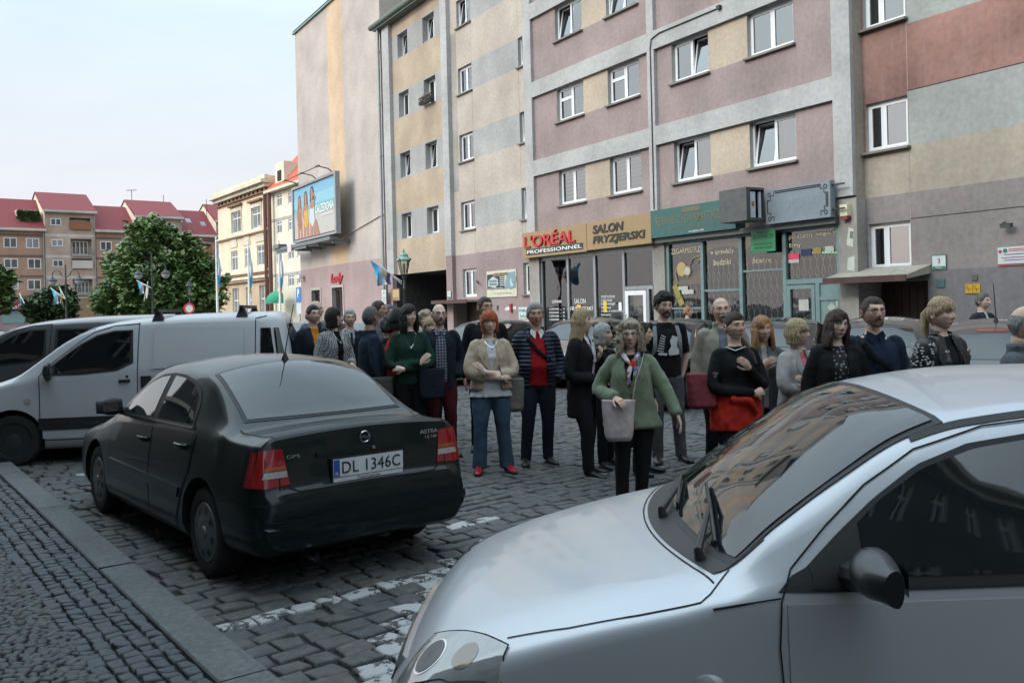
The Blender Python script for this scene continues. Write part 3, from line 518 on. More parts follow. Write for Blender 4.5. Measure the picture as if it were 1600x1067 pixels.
mb.build('wall', [MIDB, MIDG, MAUVE, ROUGH, REVEAL, DARKROOM], md, fix=False)
for i, (a, b) in enumerate(wc):
 for j, (c, d) in enumerate(wr): window(md, om, a, b if i == 0 else -26.7, c, d, y0 + .12, tilt='l' if (i == 1 and j > 0) else ('l' if j == 4 else None), curtain='full-d' if i == 0 else 'none', sill=.0 if j == 0 and i == 0 else -.01)
cn = MB(om); cn.box(-33.7, -30.6, -.65, y0, 1.98, 2.06); can = cn.build('door_canopy', CONC, md); ed = MB(om); ed.box(-33.71, -30.59, -.675, -.651, 1.93, 2.075); ed.build('fascia', mat('rusty fascia', rgb('4b3431'), .8), can)
dr = MB(om); dr.box(-33.1, -30.9, .7, .76, .12, 2.0); dr.box(-32.3, -31.8, .68, .7, .9, 1.7, 1); dr.build('door', [WOODDARK, mat('dusty door glass', (.08, .09, .09), .2)], md, fix=False)
mk = MB(om)
for i in range(9): mk.box(-29.05 + rnd.random() * .9, -29.0 + rnd.random() * .9 + .05, y0 - .005, y0 - .001, 1.6 + rnd.random() * .1, 1.66 + rnd.random() * .1, 0)
mk.box(-28.53, -28.4, y0 - .08, y0, 1.55, 1.85, 1); mk.box(-29.55, -29.45, y0 - .03, y0, 1.65, 1.8, 2); mk.build('wall_marks', [WHT, mat('red hydrant box', rgb('8d2a2c'), .5), DARKM], md, fix=False)
r, of = wall_plate('wall_poster', 'black and cream advertising board with a house drawing on the mauve wall', -30.27, -28.04, 2.12, 3.12, y0 - .005, mat('cream board', rgb('b9b7a2'), .6), 'poster', th=.03)
b = MB(of); yy = y0 - .04; b.quad((-30.22, yy, 2.42), (-28.9, yy, 2.42), (-28.9, yy, 3.0), (-30.22, yy, 3.0), 0); b.quad((-28.9, yy, 2.42), (-28.1, yy, 2.42), (-28.1, yy, 3.05), (-28.7, yy, 3.0), 1)
b.poly([(-30.15, yy - .003, 2.55), (-29.6, yy - .003, 2.48), (-29.35, yy - .003, 2.6), (-29.4, yy - .003, 2.8), (-29.75, yy - .003, 2.92), (-30.1, yy - .003, 2.78)], 2)
for i in range(5): b.quad((-29.25, yy - .004, 2.55 + i * .075), (-28.85, yy - .004, 2.55 + i * .075), (-28.85, yy - .004, 2.585 + i * .075), (-29.25, yy - .004, 2.585 + i * .075), 2)
for i in range(4):
 for j in range(2): b.quad((-30.02 + i * .15, yy - .006, 2.58 + j * .12), (-29.93 + i * .15, yy - .006, 2.57 + j * .12), (-29.93 + i * .15, yy - .006, 2.65 + j * .12), (-30.02 + i * .15, yy - .006, 2.66 + j * .12), 0)
b.quad((-29.7, yy - .004, 2.92), (-28.6, yy - .004, 2.92), (-28.6, yy - .004, 3.04), (-29.7, yy - .004, 3.04), 3)
for i in range(3): b.lathe([(0, 0), (.16, 0), (.17, .002), (.12, .004), (0, .004)], (-28.45 + .12 * i, yy - .006 - .004 * i, 2.55 + .1 * i), 'y', 16, 2 if i % 2 else 1)
b.build('print', [BLKL, mat('blue grey print', rgb('6f8790'), .6), mat('pale print', rgb('9fb0ae'), .6), mat('tan print', rgb('8c8467'), .6)], r, fix=False)
text_on_wall('lettering', 'AGD-SERWIS', -29.65, 2.945, 1.0, .075, yy - .005, BLKL, r, of, extrude=.002, bold=.02); text_on_wall('lettering', 'NAPRAWA PRALEK LODÓWEK', -30.15, 2.44, 1.15, .05, yy - .001, WHT, r, of, extrude=.002); text_on_wall('lettering', 'tel. 75 647 24 49 Jelenia', -29.7, 2.22, 1.3, .06, yy + .004, BLKL, r, of, extrude=.002)
r, of = wall_plate('wall_poster', 'small white and teal poster with bold letters by the salon corner', -27.95, -27.28, 1.2, 1.72, y0 - .005, mat('teal white paper', rgb('a9bcba'), .7), 'poster')
text_on_wall('lettering', 'Duży', -27.9, 1.52, .5, .14, y0 - .026, mat('teal ink', rgb('1d5f66'), .6), r, of, extrude=.002, bold=.03); text_on_wall('lettering', 'lokal', -27.85, 1.34, .5, .12, y0 - .026, BLKL, r, of, extrude=.002); text_on_wall('lettering', '606 420', -27.9, 1.23, .55, .08, y0 - .026, mat('crimson ink', rgb('8d1f3a'), .6), r, of, extrude=.002)
r = sign_root('wall_bracket', 'small dark iron bracket on the mauve wall near the poster', -31.0, y0, 2.72, 'bracket'); b = MB((-31.0, y0, 2.72)); b.tube([(-31.05, y0, 2.78), (-30.95, y0 - .12, 2.77), (-30.7, y0 - .16, 2.7)], .03, 6); b.build('bracket_arm', BLACKM, r)
U0 = -36.5; og = (U0, 0, 0)
gt = empty('gate_house', W(U0), RZ, 'ochre and grey block over a dark arched-over driveway gateway', 'building')
gt['label'] = 'ochre block with grey panels over the dark square driveway gateway'
wr = [(5.0, 6.15), (7.82, 8.95), (10.6, 11.73), (13.35, 14.44)]; wc = [(-38.2, -37.1), (-35.5, -34.36)]
holes = [(a, b, c, d, .3) for a, b in wc for c, d in wr]; y0 = .1
mb = MB(og); regs = [(-38.84, -33.45, c - .05, d + .06, 1) for c, d in wr] + [(-39.1, -38.84, 0, 3.37, 2)]
wall_sheet(mb, -39.64, -33.45, 3.37, 15.25, y0, holes, regs, 0, reveal=3, back=4)
wall_sheet(mb, -39.64, -39.0, 0, 3.37, y0, [], [], 2)
a, b, c, d = -39.0, -33.45, 0, 3.37
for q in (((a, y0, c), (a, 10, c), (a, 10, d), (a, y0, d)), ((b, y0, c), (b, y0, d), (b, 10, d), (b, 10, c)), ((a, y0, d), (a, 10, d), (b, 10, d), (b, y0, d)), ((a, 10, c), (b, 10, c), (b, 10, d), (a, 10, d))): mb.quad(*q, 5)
shell(mb, -39.64, -33.45, 3.4, 15.25, y0, 11, 6)
wall_sheet(mb, -40.1, -33.3, 15.2, 19.5, 2.2, [], [], 6); mb.quad((-40.1, 2.2, 15.25), (-33.3, 2.2, 15.25), (-33.3, .0, 15.25), (-40.1, .0, 15.25), 6); mb.quad((-33.3, 2.2, 15), (-33.3, 9, 15), (-33.3, 9, 19.5), (-33.3, 2.2, 19.5), 6)
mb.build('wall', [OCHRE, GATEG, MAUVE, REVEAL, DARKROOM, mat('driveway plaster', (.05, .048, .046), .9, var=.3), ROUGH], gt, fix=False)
pm = MB(og); pm.box(-39.64, -38.84, -.08, y0 + .01, 3.4, 15.2); pm.box(-33.45, -32.9, -.08, y0 + .01, 3.9, 15.9); pm.box(-39.64, -39.05, -.06, y0 + .01, 0, 3.37, 1); pm.box(-33.45, -32.9, -.06, y0 + .012, 0, 3.9, 1); pm.build('pilaster', [BAND, MAUVE], gt, fix=False)
gm = MB(og); gm.tube([(-40.4, -.32, 15.3), (-33.5, -.32, 15.3)], .13, 10); gm.box(-40.2, -33.5, -.3, .2, 15.1, 15.2); gm.build('gutter', GUTTER, gt)
for i, (a, b) in enumerate(wc):
 for j, (c, d) in enumerate(wr):
  wdw = window(gt, og, a + .0, b, c, d, y0 + .26, tilt=[None, 'l', None, 'l'][j], curtain='none' if (i + j) % 2 else 'half', sill=-.0)
dp = MB(og); dp.tube([(-39.85, -.18, 15.2), (-39.85, -.18, .2)], .07, 10)
for z in (3.2, 6.2, 9, 11.5, 14): dp.tube([(-39.85, -.18, z), (-39.85, -.18, z + .12)], .09, 10)
dp.build('drain_pipe', DRAIN, gt)
r, of = wall_plate('gate_plaque', 'ornate red and tan plaque on the pier left of the gateway', -39.05, -38.15, 2.18, 2.76, y0 - .5, mat('tan enamel', rgb('a39068'), .5), 'plaque', th=.03)
r.location = W(-38.9, -.12, 2.15); r.location = W(-38.6, -.08, 2.15)
b = MB(of)
for a_, b_, c_, d_ in ((-39.05, -38.15, 2.18, 2.22), (-39.05, -38.15, 2.72, 2.76), (-39.05, -39.0, 2.22, 2.72), (-38.2, -38.15, 2.22, 2.72)): b.box(a_, b_, y0 - .545, y0 - .5, c_, d_)
b.build('red_edge', mat('dark red enamel', rgb('70302a'), .5), r, fix=False); text_on_wall('lettering', 'BRAMA', -38.9, 2.25, .6, .09, y0 - .531, mat('brown ink', rgb('4b3828'), .6), r, of, extrude=.002)
r, of = wall_plate('white_notice', 'tall white notice with small print beside the drain pipe', -39.78, -39.27, 2.02, 2.69, -.3, WPL, 'notice board'); b = MB(of); b.lathe([(0, 0), (.07, 0), (.07, .003), (0, .003)], (-39.52, -.326, 2.55), 'y', 14, 0)
for i in range(6): b.box(-39.7, -39.35, -.325, -.3205, 2.12 + i * .05, 2.135 + i * .05)
b.build('print', mat('grey print', rgb('7c7f84'), .7), r, fix=False)
r, of = wall_plate('house_number', 'small white and green house number 1 plate by the gateway pillar', -33.3, -33.0, 2.15, 2.45, -.09, WPL, 'house number'); text_on_wall('number', '1', -33.17, 2.28, .04, .1, -.111, BLKL, r, of, extrude=.002); b = MB(of); b.box(-33.29, -33.01, -.114, -.1105, 2.155, 2.22); b.build('green_band', GRNP, r, fix=False)
r = sign_root('flower_box', 'window box of pink flowers on a sill of the ochre block', -35, -.05, 10.6, 'flower box'); of = (-35, -.05, 10.6)
b = MB(of); b.box(-35.5, -34.4, -.14, -.0, 10.6, 10.72)
for i in range(8): b.box(-35.5 + i * .15, -35.47 + i * .15, -.17, -.15, 10.6, 10.9)
b.box(-35.52, -34.38, -.17, -.15, 10.88, 10.91); b.build('rail_trough', BLACKM, r, fix=False)
b = MB(of)
for i in range(260):
 c = Vector((-35.45 + rnd.random() * 1.0, -.08 + rnd.uniform(-.08, .08), 10.72 + rnd.random() * (.28 if rnd.random() > .4 else .16))); a = Vector((rnd.uniform(-1, 1), rnd.uniform(-1, 1), rnd.uniform(-1, 1))).normalized() * .035; bq = a.cross(Vector((rnd.uniform(-1, 1), rnd.uniform(-1, 1), .3))).normalized() * .03
 b.quad(c - a, c - bq, c + a, c + bq, 1 if i % 3 == 0 else 0)
b.build('flowers', [mat('geranium leaves', (.05, .09, .03), .7), mat('pink petals', rgb('c9808a'), .7)], r, fix=False)
# -- the tall blank-walled house with the billboard
U0 = -46.0; ol = (U0, 0, 0)
ly = empty('tall_house', W(U0), RZ, 'tall windowless rosy house with a yellow stripe and a red ice cream sign', 'building')
mb = MB(ol); wins = [(-51.0, -49.5, .12, 2.97, .25), (-47.5, -45.85, .12, 3.02, .25)]
wall_sheet(mb, -53.0, -40.0, 0, 18.5, 0, wins, [(-53, -40, 0, 4.26, 2), (-47.35, -45.05, 4.26, 18.5, 1)], 0, reveal=3, back=4)
shell(mb, -53.0, -40.0, 0, 18.5, 0, 10.5, 0)
mb.build('wall', [LODYB, LODYY, LODYP, REVEAL, DARKROOM], ly, fix=False)
rf = MB(ol); rf.box(-53.2, -39.9, -.12, .0, 18.5, 18.6); rf.quad((-53.2, -.12, 18.66), (-39.9, -.12, 18.66), (-39.9, 5.5, 21.5), (-53.2, 5.5, 21.5)); rf.quad((-53.2, 10.6, 18.66), (-39.9, 10.6, 18.66), (-39.9, 5.5, 21.5), (-53.2, 5.5, 21.5)); rf.build('roof', mat('green copper edge', rgb('66857a'), .7), ly, fix=False)
for a, b, c, d, _ in wins:
 tr = MB(ol); tr.box(a - .16, a, -.04, .02, .12, d + .14); tr.box(b, b + .16, -.04, .02, .12, d + .14); tr.box(a, b, -.04, .02, d, d + .14)
 tr.build('window_surround', mat('pale grey surround', rgb('a09a95'), .8), ly, fix=False)
for a, b, c, d, _ in wins: window(ly, ol, a, b, c + .9, d, .18, frame=WOODWIN, sill=0, curtain='half-d', fw=.09)
pz = MB(ol);
for a, b, c, d, _ in wins: pz.box(a, b, .16, .24, .12, 1.02)
pz.build('window_apron', LODYP, ly, fix=False)
cw = MB(ol); cw.tube([(-40.05, -.05, 6.35), (-42, -.05, 6.1), (-44, -.05, 5.85), (-46, -.05, 5.5), (-48, -.04, 5.35), (-49, -.04, 5.6)], .03, 6); cw.build('cable', mat('pale cable', rgb('a8a49c'), .6), ly)
r = sign_root('script_sign', 'red handwritten ice cream sign on the rose wall', -46.6, -.05, 3.2); of = (-46.6, -.05, 3.2)
text_on_wall('script_lettering', 'Lody', -47.6, 3.17, 1.9, .62, -.02, mat('glossy red letters', rgb('b01722'), .3), r, of, extrude=.05, shear=.25, bold=.03)
r = sign_root('security_camera', 'white security camera on the corner of the rose wall', -52.3, -.1, 3.7, 'security camera'); of = (-52.3, -.1, 3.7)
b = MB(of); b.box(-52.6, -52.2, -.35, -.15, 3.75, 3.95); b.tube([(-52.3, 0, 3.6), (-52.3, -.25, 3.6), (-52.3, -.25, 3.75)], .03, 6); b.build('camera_body', WHT, r)
bd = empty('billboard', W(-47.4, -.8, 5.3), RZ, 'large billboard with a beach advert of three women in swimwear', 'billboard'); of = (-47.4, -.8, 5.3)
a, b, c, d, y = -51.2, -43.9, 5.72, 8.92, -.95
m = MB(of)
m.box(a, b, y + .02, y + .2, c, d, 0)
for q in ((a - .02, a + .18, c, d), (b - .18, b + .02, c, d), (a + .18, b - .18, d - .12, d), (a + .18, b - .18, c, c + .12)): m.box(q[0], q[1], y - .06, y + .02, q[2], q[3], 0)
m.build('frame', mat('grey billboard frame', rgb('8c8f92'), .4, metal=.3), bd, fix=False)
m = MB(of)
for z in (c + .13, d - .16): m.box(a + .2, b - .2, y - .055, y + .018, z, z + .05)
m.build('burgundy_trim', mat('burgundy trim', rgb('6b2b3a'), .5), bd, fix=False)
pa, pb_, pc, pd = a + .2, b - .2, c + .19, d - .17
def pic(x, z): return (pa + (pb_ - pa) * x, pc + (pd - pc) * z)
m = MB(of); yp = y + .012
def pq(x0, x1, z0, z1, mi, dy=0): m.quad((pic(x0, 0)[0], yp - dy, pic(0, z0)[1]), (pic(x1, 0)[0], yp - dy, pic(0, z0)[1]), (pic(x1, 0)[0], yp - dy, pic(0, z1)[1]), (pic(x0, 0)[0], yp - dy, pic(0, z1)[1]), mi)
pq(0, 1, 0, .42, 0); pq(0, 1, .42, .52, 1); pq(0, 1, .52, .6, 2); pq(0, 1, .6, .8, 3); pq(0, 1, .8, 1, 4)
def pp(pts, mi, dy): m.poly([(pic(x, z)[0], yp - dy, pic(x, z)[1]) for x, z in pts], mi)
def figure(cx, top, suit, hair, dy, armup=False):
 w = .05
 pp([(cx - .06, 0), (cx - .01, 0), (cx - .005, .3), (cx + .005, .3), (cx + .02, 0), (cx + .07, 0), (cx + .062, .3), (cx + .045, .44), (cx + .06, .6), (cx + .02, .66), (cx - .02, .66), (cx - .06, .6), (cx - .045, .44), (cx - .062, .3)], 5, dy)
 pp([(cx - .063, .28), (cx, .16), (cx + .063, .28), (cx + .046, .44), (cx + .055, .56), (cx + .02, .52), (cx - .02, .52), (cx - .055, .56), (cx - .046, .44)], suit, dy + .002)
 pp([(cx - .05, top - .32), (cx - .045, top - .1), (cx - .02, top), (cx + .02, top), (cx + .045, top - .1), (cx + .05, top - .3), (cx + .02, top - .24), (cx - .02, top - .24)], hair, dy + .001)
 pp([(cx - .022, top - .2), (cx - .024, top - .08), (cx, top - .03), (cx + .024, top - .08), (cx + .022, top - .2), (cx + .012, top - .27), (cx - .012, top - .27)], 5, dy + .004)
 if armup: pp([(cx + .05, .6), (cx + .085, .72), (cx + .03, .84), (cx + .02, .81), (cx + .06, .71), (cx + .035, .62)], 5, dy + .006)
 else: pp([(cx - .055, .6), (cx - .09, .46), (cx - .05, .33), (cx - .04, .35), (cx - .07, .46), (cx - .04, .58)], 5, dy + .006)
figure(.15, .86, 6, 9, .004); figure(.31, .9, 7, 9, .012); figure(.47, .95, 8, 10, .02, True)
pp([(.5, .2), (.56, .3), (.64, 0), (.57, 0)], 5, .022)
m.build('poster', [mat('poster sand', rgb('c3c0ba', .72), .5, var=.05), mat('poster foam', rgb('9fc3bf', .72), .5), mat('poster sea', rgb('6fb6b8', .72), .5), mat('poster low sky', rgb('8fc4d8', .72), .5), mat('poster sky', rgb('7bb8d6', .72), .5), mat('poster skin', rgb('b57d62', .72), .5, var=.2, scale=3), mat('poster orange suit', rgb('a8664f', .72), .5), mat('poster yellow suit', rgb('d9a53a', .72), .5), mat('poster white suit', rgb('cfd6da', .72), .5), mat('poster brown hair', rgb('5f4238', .72), .5), mat('poster dark hair', rgb('402f2e', .72), .5)], bd, fix=False)
x0, zz = pic(.55, .4); text_on_wall('lettering', 'CALZEDONIA', x0, zz, 2.95, .44, yp - .03, WHT, bd, of, extrude=.003, bold=.01); text_on_wall('lettering', 'italian beachwear', x0 + .9, zz - .22, 1.9, .13, yp - .03, WHT, bd, of, extrude=.003)
m = MB(of)
for u in (-50.2, -47.2, -44.6):
 m.tube([(u, y + .1, d), (u, y - .15, d + .2), (u, y - .7, d + .3)], .03, 6); m.box(u - .25, u + .25, y - .8, y - .68, d + .26, d + .32)
m.tube([(-50.6, y - .7, d + .3), (-44.4, y - .7, d + .3)], .025, 6); m.build('lamp_rail', DARKM, bd)
m = MB(of)
for u in (-50.9, -49.2, -47.0, -44.7):
 m.box(u - .07, u + .07, y + .0, .8 - .0 - .02, c - .45, c - .3);
m.box(-54.2, -44.5, y - .2, y + .25, c - .28, c - .1); m.box(-54.2, -48.5, y - .15, y - .05, c - .42, c - .3); m.box(-54.4, -53.2, y - .3, y + .2, c - .1, c + .12); m.box(-51.6, -50.9, y - .26, y - .2, c - .5, c - .06, 1)
m.build('support_truss', [mat('grey truss', rgb('6b7174'), .5, metal=.3), mat('pale notice', rgb('c9b9bf'), .6)], bd, fix=False)
ps = empty('parking_sign', W(-50.5, -.9, 0), RZ, 'blue parking sign on a grey post by the rose wall', 'road sign'); of = (-50.5, -.9, 0)
m = MB(of); m.tube([(-50.5, -.9, 0), (-50.5, -.9, 3.2)], .04, 8); m.build('post', DRAIN, ps)
m = MB(of); m.box(-50.95, -50.05, -.97, -.945, 2.3, 3.15); m.build('plate', mat('sign blue', rgb('2f6db0'), .4), ps, fix=False); m = MB(of); m.box(-50.93, -50.07, -.96, -.945, 1.62, 2.26); m.build('lower_plate', WPL, ps, fix=False)
text_on_wall('letter', 'P', -50.68, 2.58, .34, .48, -.97, WHT, ps, of, extrude=.004, bold=.03)
# -- ground: road base, setts, kerb, pavement
KD = Vector((-.6, .8, 0)); KN = Vector((.8, .6, 0)); KC = 1.575
rg = random.Random(11)
STONE = mat('granite setts', (.094, .095, .092), .72, spec=.35, var=.35, scale=14, bump=.35, bscale=70, lowvar=.15)
STONEB = mat('brownish setts', (.105, .10, .095), .75, spec=.3, var=.35, scale=14, bump=.35, bscale=70)
STONED = mat('dark setts', (.074, .079, .084), .7, spec=.4, var=.35, scale=14, bump=.35, bscale=70)
def worn_paint():
 m = mat('worn white road paint', (.062, .062, .06), .75, var=.3, scale=14, bump=.35, bscale=70).copy(); m.name = 'worn white road paint on setts'
 n = m.node_tree.nodes; l = m.node_tree.links; p = n['Principled BSDF']; src = p.inputs['Base Color'].links[0].from_socket
 t = n.new('ShaderNodeTexCoord'); z = n.new('ShaderNodeTexNoise'); z.inputs['Scale'].default_value = 9; z.inputs['Detail'].default_value = 9; z.inputs['Roughness'].default_value = .7; l.new(t.outputs['Object'], z.inputs['Vector'])
 r = n.new('ShaderNodeMapRange'); r.inputs[1].default_value = .515; r.inputs[2].default_value = .53; l.new(z.outputs['Fac'], r.inputs[0]); x = n.new('ShaderNodeMix'); x.data_type = 'RGBA'; l.new(r.outputs[0], x.inputs[0]); x.inputs[6].default_value = (.4, .4, .4, 1); l.new(src, x.inputs[7]); l.new(x.outputs[2], p.inputs['Base Color'])
 return m
PAINT = worn_paint()
def joint_mat():
 m = mat('dark joint soil', (.022, .021, .018), .95, var=.4, scale=9, bump=.5, bscale=120)
 return m
JOINT = joint_mat()
def far_road():
 m = bpy.data.materials.new('distant setts'); m.use_nodes = True; n = m.node_tree.nodes; l = m.node_tree.links; p = n['Principled BSDF']; p.inputs['Roughness'].default_value = .7
 t = n.new('ShaderNodeTexCoord'); mp = n.new('ShaderNodeMapping'); mp.inputs['Rotation'].default_value = (0, 0, R_(-40)); mp.inputs['Scale'].default_value = (4.6, 4.6, 1)
 b = n.new('ShaderNodeTexBrick'); b.inputs['Color1'].default_value = (.095, .097, .095, 1); b.inputs['Color2'].default_value = (.12, .12, .118, 1); b.inputs['Mortar'].default_value = (.02, .02, .018, 1); b.inputs['Mortar Size'].default_value = .03; b.inputs['Scale'].default_value = 1; b.inputs['Brick Width'].default_value = 1; b.inputs['Row Height'].default_value = .75
 z = n.new('ShaderNodeTexNoise'); z.inputs['Scale'].default_value = .8; z.inputs['Detail'].default_value = 6; x = n.new('ShaderNodeMix'); x.data_type = 'RGBA'; x.blend_type = 'MULTIPLY'; x.inputs[0].default_value = .6
 l.new(t.outputs['Object'], mp.inputs['Vector']); l.new(mp.outputs[0], b.inputs['Vector']); l.new(t.outputs['Object'], z.inputs['Vector']); l.new(b.outputs['Color'], x.inputs[6]); l.new(z.outputs['Color'], x.inputs[7]); l.new(x.outputs[2], p.inputs['Base Color'])
 bp = n.new('ShaderNodeBump'); bp.inputs['Strength'].default_value = .5; bp.inputs['Distance'].default_value = .02; l.new(b.outputs['Fac'], bp.inputs['Height']); bp.invert = True; l.new(bp.outputs[0], p.inputs['Normal'])
 return m
FARROAD = far_road()
mb = MB(); mb.quad((-400, -300, -.024), (400, -300, -.024), (400, 700, -.024), (-400, 700, -.024)); tag(mb.build('road_base', JOINT, fix=False), kind='structure')
mb = MB()
def strip(pts, z): mb.poly([(p[0], p[1], z) for p in pts])
mb.quad((-400, 27.2, -.012), (400, 27.2, -.012), (400, 700, -.012), (-400, 700, -.012)); mb.quad((11, -300, -.012), (400, -300, -.012), (400, 27.2, -.012), (11, 27.2, -.012)); mb.quad((-400, 9.2, -.012), (-16.5, 9.2, -.012), (-16.5, 27.2, -.012), (-400, 27.2, -.012)); mb.quad((-400, -300, -.012), (-40, -300, -.012), (-40, 9.2, -.012), (-400, 9.2, -.012))
tag(mb.build('road', FARROAD, fix=False), kind='structure')
def stone(mb, c, a, b, la, lb, z, h, mi, inset=.018, rs=rg, tilt=.012):
 """one sett: rounded-off block with a slightly domed, tilted top. c centre, a/b unit axes, la/lb half sizes"""
 j = lambda s: rs.uniform(-s, s)
 q = [(-la + j(.012), -lb + j(.01)), (la + j(.012), -lb + j(.01)), (la + j(.012), lb + j(.01)), (-la + j(.012), lb + j(.01))]
 tx, ty = j(tilt), j(tilt); vs = []
 for k, zz in ((1.0, -h), (1.0, -.011), (1 - inset * .35 / lb, -.003), (1 - inset * 1.3 / lb, 0.0)):
  for x, y in q:
   p = c + a * (x * k if k == 1 else x - math.copysign(inset * (.35 if zz < -.001 else 1.3), x)) + b * (y if k == 1 else y - math.copysign(inset * (.35 if zz < -.001 else 1.3), y))
   vs.append((p.x, p.y, z + zz + x * tx / la * .5 + y * ty / lb * .5))
 fs = []
 for r in range(3):
  for i in range(4): fs.append((r * 4 + i, r * 4 + (i + 1) % 4, r * 4 + 4 + (i + 1) % 4, r * 4 + 4 + i))
 p = c; vs.append((p.x, p.y, z + .004)); fs += [(12 + i, 12 + (i + 1) % 4, 16) for i in range(4)]
 mb.add(vs, fs, mi)
WD = Vector((math.sin(R_(50)), math.cos(R_(50)), 0)); BD = Vector((-WD.y, WD.x, 0))
def segd(p, a, b):
 ab = b - a; t = max(0, min(1, (p - a).dot(ab) / ab.length_squared)); return (p - a - ab * t).length
G2 = lambda x, y: Vector((ground(x, y).x, ground(x, y).y, 0))
lines = [(G2(352, 982), G2(700, 893), .085), (G2(590, 1062), G2(705, 880), .13), (G2(150, 806), G2(215, 799), .04), (G2(120, 742), G2(215, 731), .09), (G2(728, 818), G2(770, 809), .1)]
mb = MB(); row = 0; bpos = -12.0
while bpos < 34:
 lb = rg.uniform(.068, .082); apos = -26 + rg.random() * .2
 if True:
  while apos < 30:
   la = rg.uniform(.082, .13); c = WD * (apos + la) + BD * (bpos + lb); c.z = 0
   if c.y > 1.5 and c.y < 27.6 and abs(c.x) < .66 * c.y + 2.2 and -17 < c.x < 11.5:
    kk = KN.dot(c) - KC; corner = c.y > 10.75 + .1 * (-5.83 - c.x) and c.x < -5.7
    if kk > .015 or corner:
     if not (c.x > 3 and c.y < 5 and kk < .2):
      pt = min((segd(c, s, t) - w for s, t, w in lines)); mi = 3 if pt < 0 else rg.choice([0, 0, 0, 1, 2, 0])
      stone(mb, c, WD, BD, la - .009, lb - .008, rg.uniform(-.007, .005), .03, mi)
   apos += 2 * la
 bpos += 2 * lb + .002; row += 1
tag(mb.build('road_setts', [STONE, STONEB, STONED, PAINT], smooth=True, angle=60, fix=False), 'grey granite setts with dark joints and worn white bay lines', kind='structure')
KERB = mat('granite kerb', (.115, .12, .122), .75, spec=.3, var=.28, scale=30, bump=.25, bscale=160, dirt=.45, dirtcol=(.045, .047, .046))
mb = MB(); t = -3.2
end = 11.95
KP0 = KN * KC
while t < end:
 ln = rg.uniform(.85, 1.25); t2 = min(t + ln, end); a = KP0 + KD * (t + .004); b = KP0 + KD * (t2 - .004); w = .235 + rg.uniform(-.008, .008); z = .085 + rg.uniform(-.004, .004)
 r = .022
 for (o0, z0, o1, z1) in ((-0, -.03, 0, z - r), (0, z - r, -r * .3, z - r * .3), (-r * .3, z - r * .3, -r, z), (-r, z, -w + .008, z), (-w + .008, z, -w, z - .01), (-w, z - .01, -w, -.03)):
  mb.quad(a + KN * o0 + Vector((0, 0, z0)), b + KN * o0 + Vector((0, 0, z0)), b + KN * o1 + Vector((0, 0, z1)), a + KN * o1 + Vector((0, 0, z1)))
 for p in (a, b): mb.poly([p + Vector((0, 0, -.03)), p + Vector((0, 0, z - r)), p + KN * (-r) + Vector((0, 0, z)), p + KN * (-w) + Vector((0, 0, z - .01)), p + KN * (-w) + Vector((0, 0, -.03))])
 t = t2
C1 = KP0 + KD * end
mb.box(-30, C1.x - .21, C1.y - .12, C1.y + .2, -.03, .085)
tag(mb.build('kerb', KERB, smooth=True, angle=40), 'pale granite kerb slabs', kind='structure')
MOS = [mat('mosaic sett grey', (.07, .073, .072), .7, spec=.45, var=.3, scale=25, bump=.3, bscale=120), mat('mosaic sett blue', (.045, .05, .058), .62, spec=.5, var=.3, scale=25, bump=.3, bscale=120), mat('mosaic sett brown', (.085, .08, .072), .75, var=.3, scale=25, bump=.3, bscale=120)]
mb = MB(); PB = KC - .24
def pav(c): return c.y > 2.0 and abs(c.x) < .64 * c.y + .9 and c.y < C1.y - .1
nb = 0.0; k = 0
while nb < .36:
 hw = rg.uniform(.038, .045); t = -3.0 + rg.random() * .1
 while t < 12:
  hl = rg.uniform(.035, .058); c = KN * (PB - nb - hw) + KD * (t + hl); c.z = 0
  if pav(c): stone(mb, c, KD, KN, hl - .005, hw - .005, .072 + rg.uniform(-.003, .003), .03, 1, .009, tilt=.006)
  t += 2 * hl
 nb += 2 * hw
cx = -.55
for ci in range(-5, 14):
 for ring in range(0, 110):
  pass
A0 = PB - nb; step = .06; width = 1.15
for ai in range(0, 9):
 t0c = -A0
 ctr = A0 - width * (ai + .5)
 y = -6.0
 while y < 14:
  s = -width / 2
  while s < width / 2 - .02:
   hl = rg.uniform(.024, .035); u = s + hl; bow = .36 * (1 - (2 * u / width) ** 2); ang = -1.44 * u / width / width * 1.0 * width
   dirx = (KN * 1.0 + KD * (-8 * .36 * u / width ** 2)).normalized(); diry = Vector((-dirx.y, dirx.x, 0))
   c = KN * (ctr + u) + KD * (y + bow); c.z = 0
   if pav(c): stone(mb, c, dirx, diry, hl - .004, step / 2 - .005, .07 + rg.uniform(-.004, .004), .03, rg.choice([0, 0, 0, 2, 1]), .007, tilt=.006)
   s += 2 * hl * (dirx.dot(KN))
  y += step
tag(mb.build('pavement', MOS, smooth=True, angle=60, fix=False), 'small dark mosaic setts', kind='structure')
mb = MB(); P = [KN * (PB + .002) + KD * -40, KN * (PB + .002) + KD * end, Vector((-40, C1.y - .1, 0)), Vector((-60, -60, 0)), Vector((20, -60, 0))]
mb.poly([(p.x, p.y, .048) for p in P]); tag(mb.build('pavement_bed', JOINT, fix=False), kind='structure')
mb = MB((0, 0, 0))
pv = [W(-100, -3.4), W(20, -3.4), W(20, .35), W(-100, .35)]
for i, (d0, z0, d1, z1) in enumerate(((-3.4, -.03, -3.4, .11), (-3.4, .11, -3.1, .11), (-3.1, .114, .5, .125))):
 mb.quad(W(-100, d0, z0), W(20, d0, z0), W(20, d1, z1), W(-100, d1, z1), 0 if i < 2 else 1)
tag(mb.build('far_pavement', [KERB, mat('pavement slabs', (.13, .13, .13), .85, var=.3, scale=3, bump=.3, bscale=20)], fix=False), kind='structure')
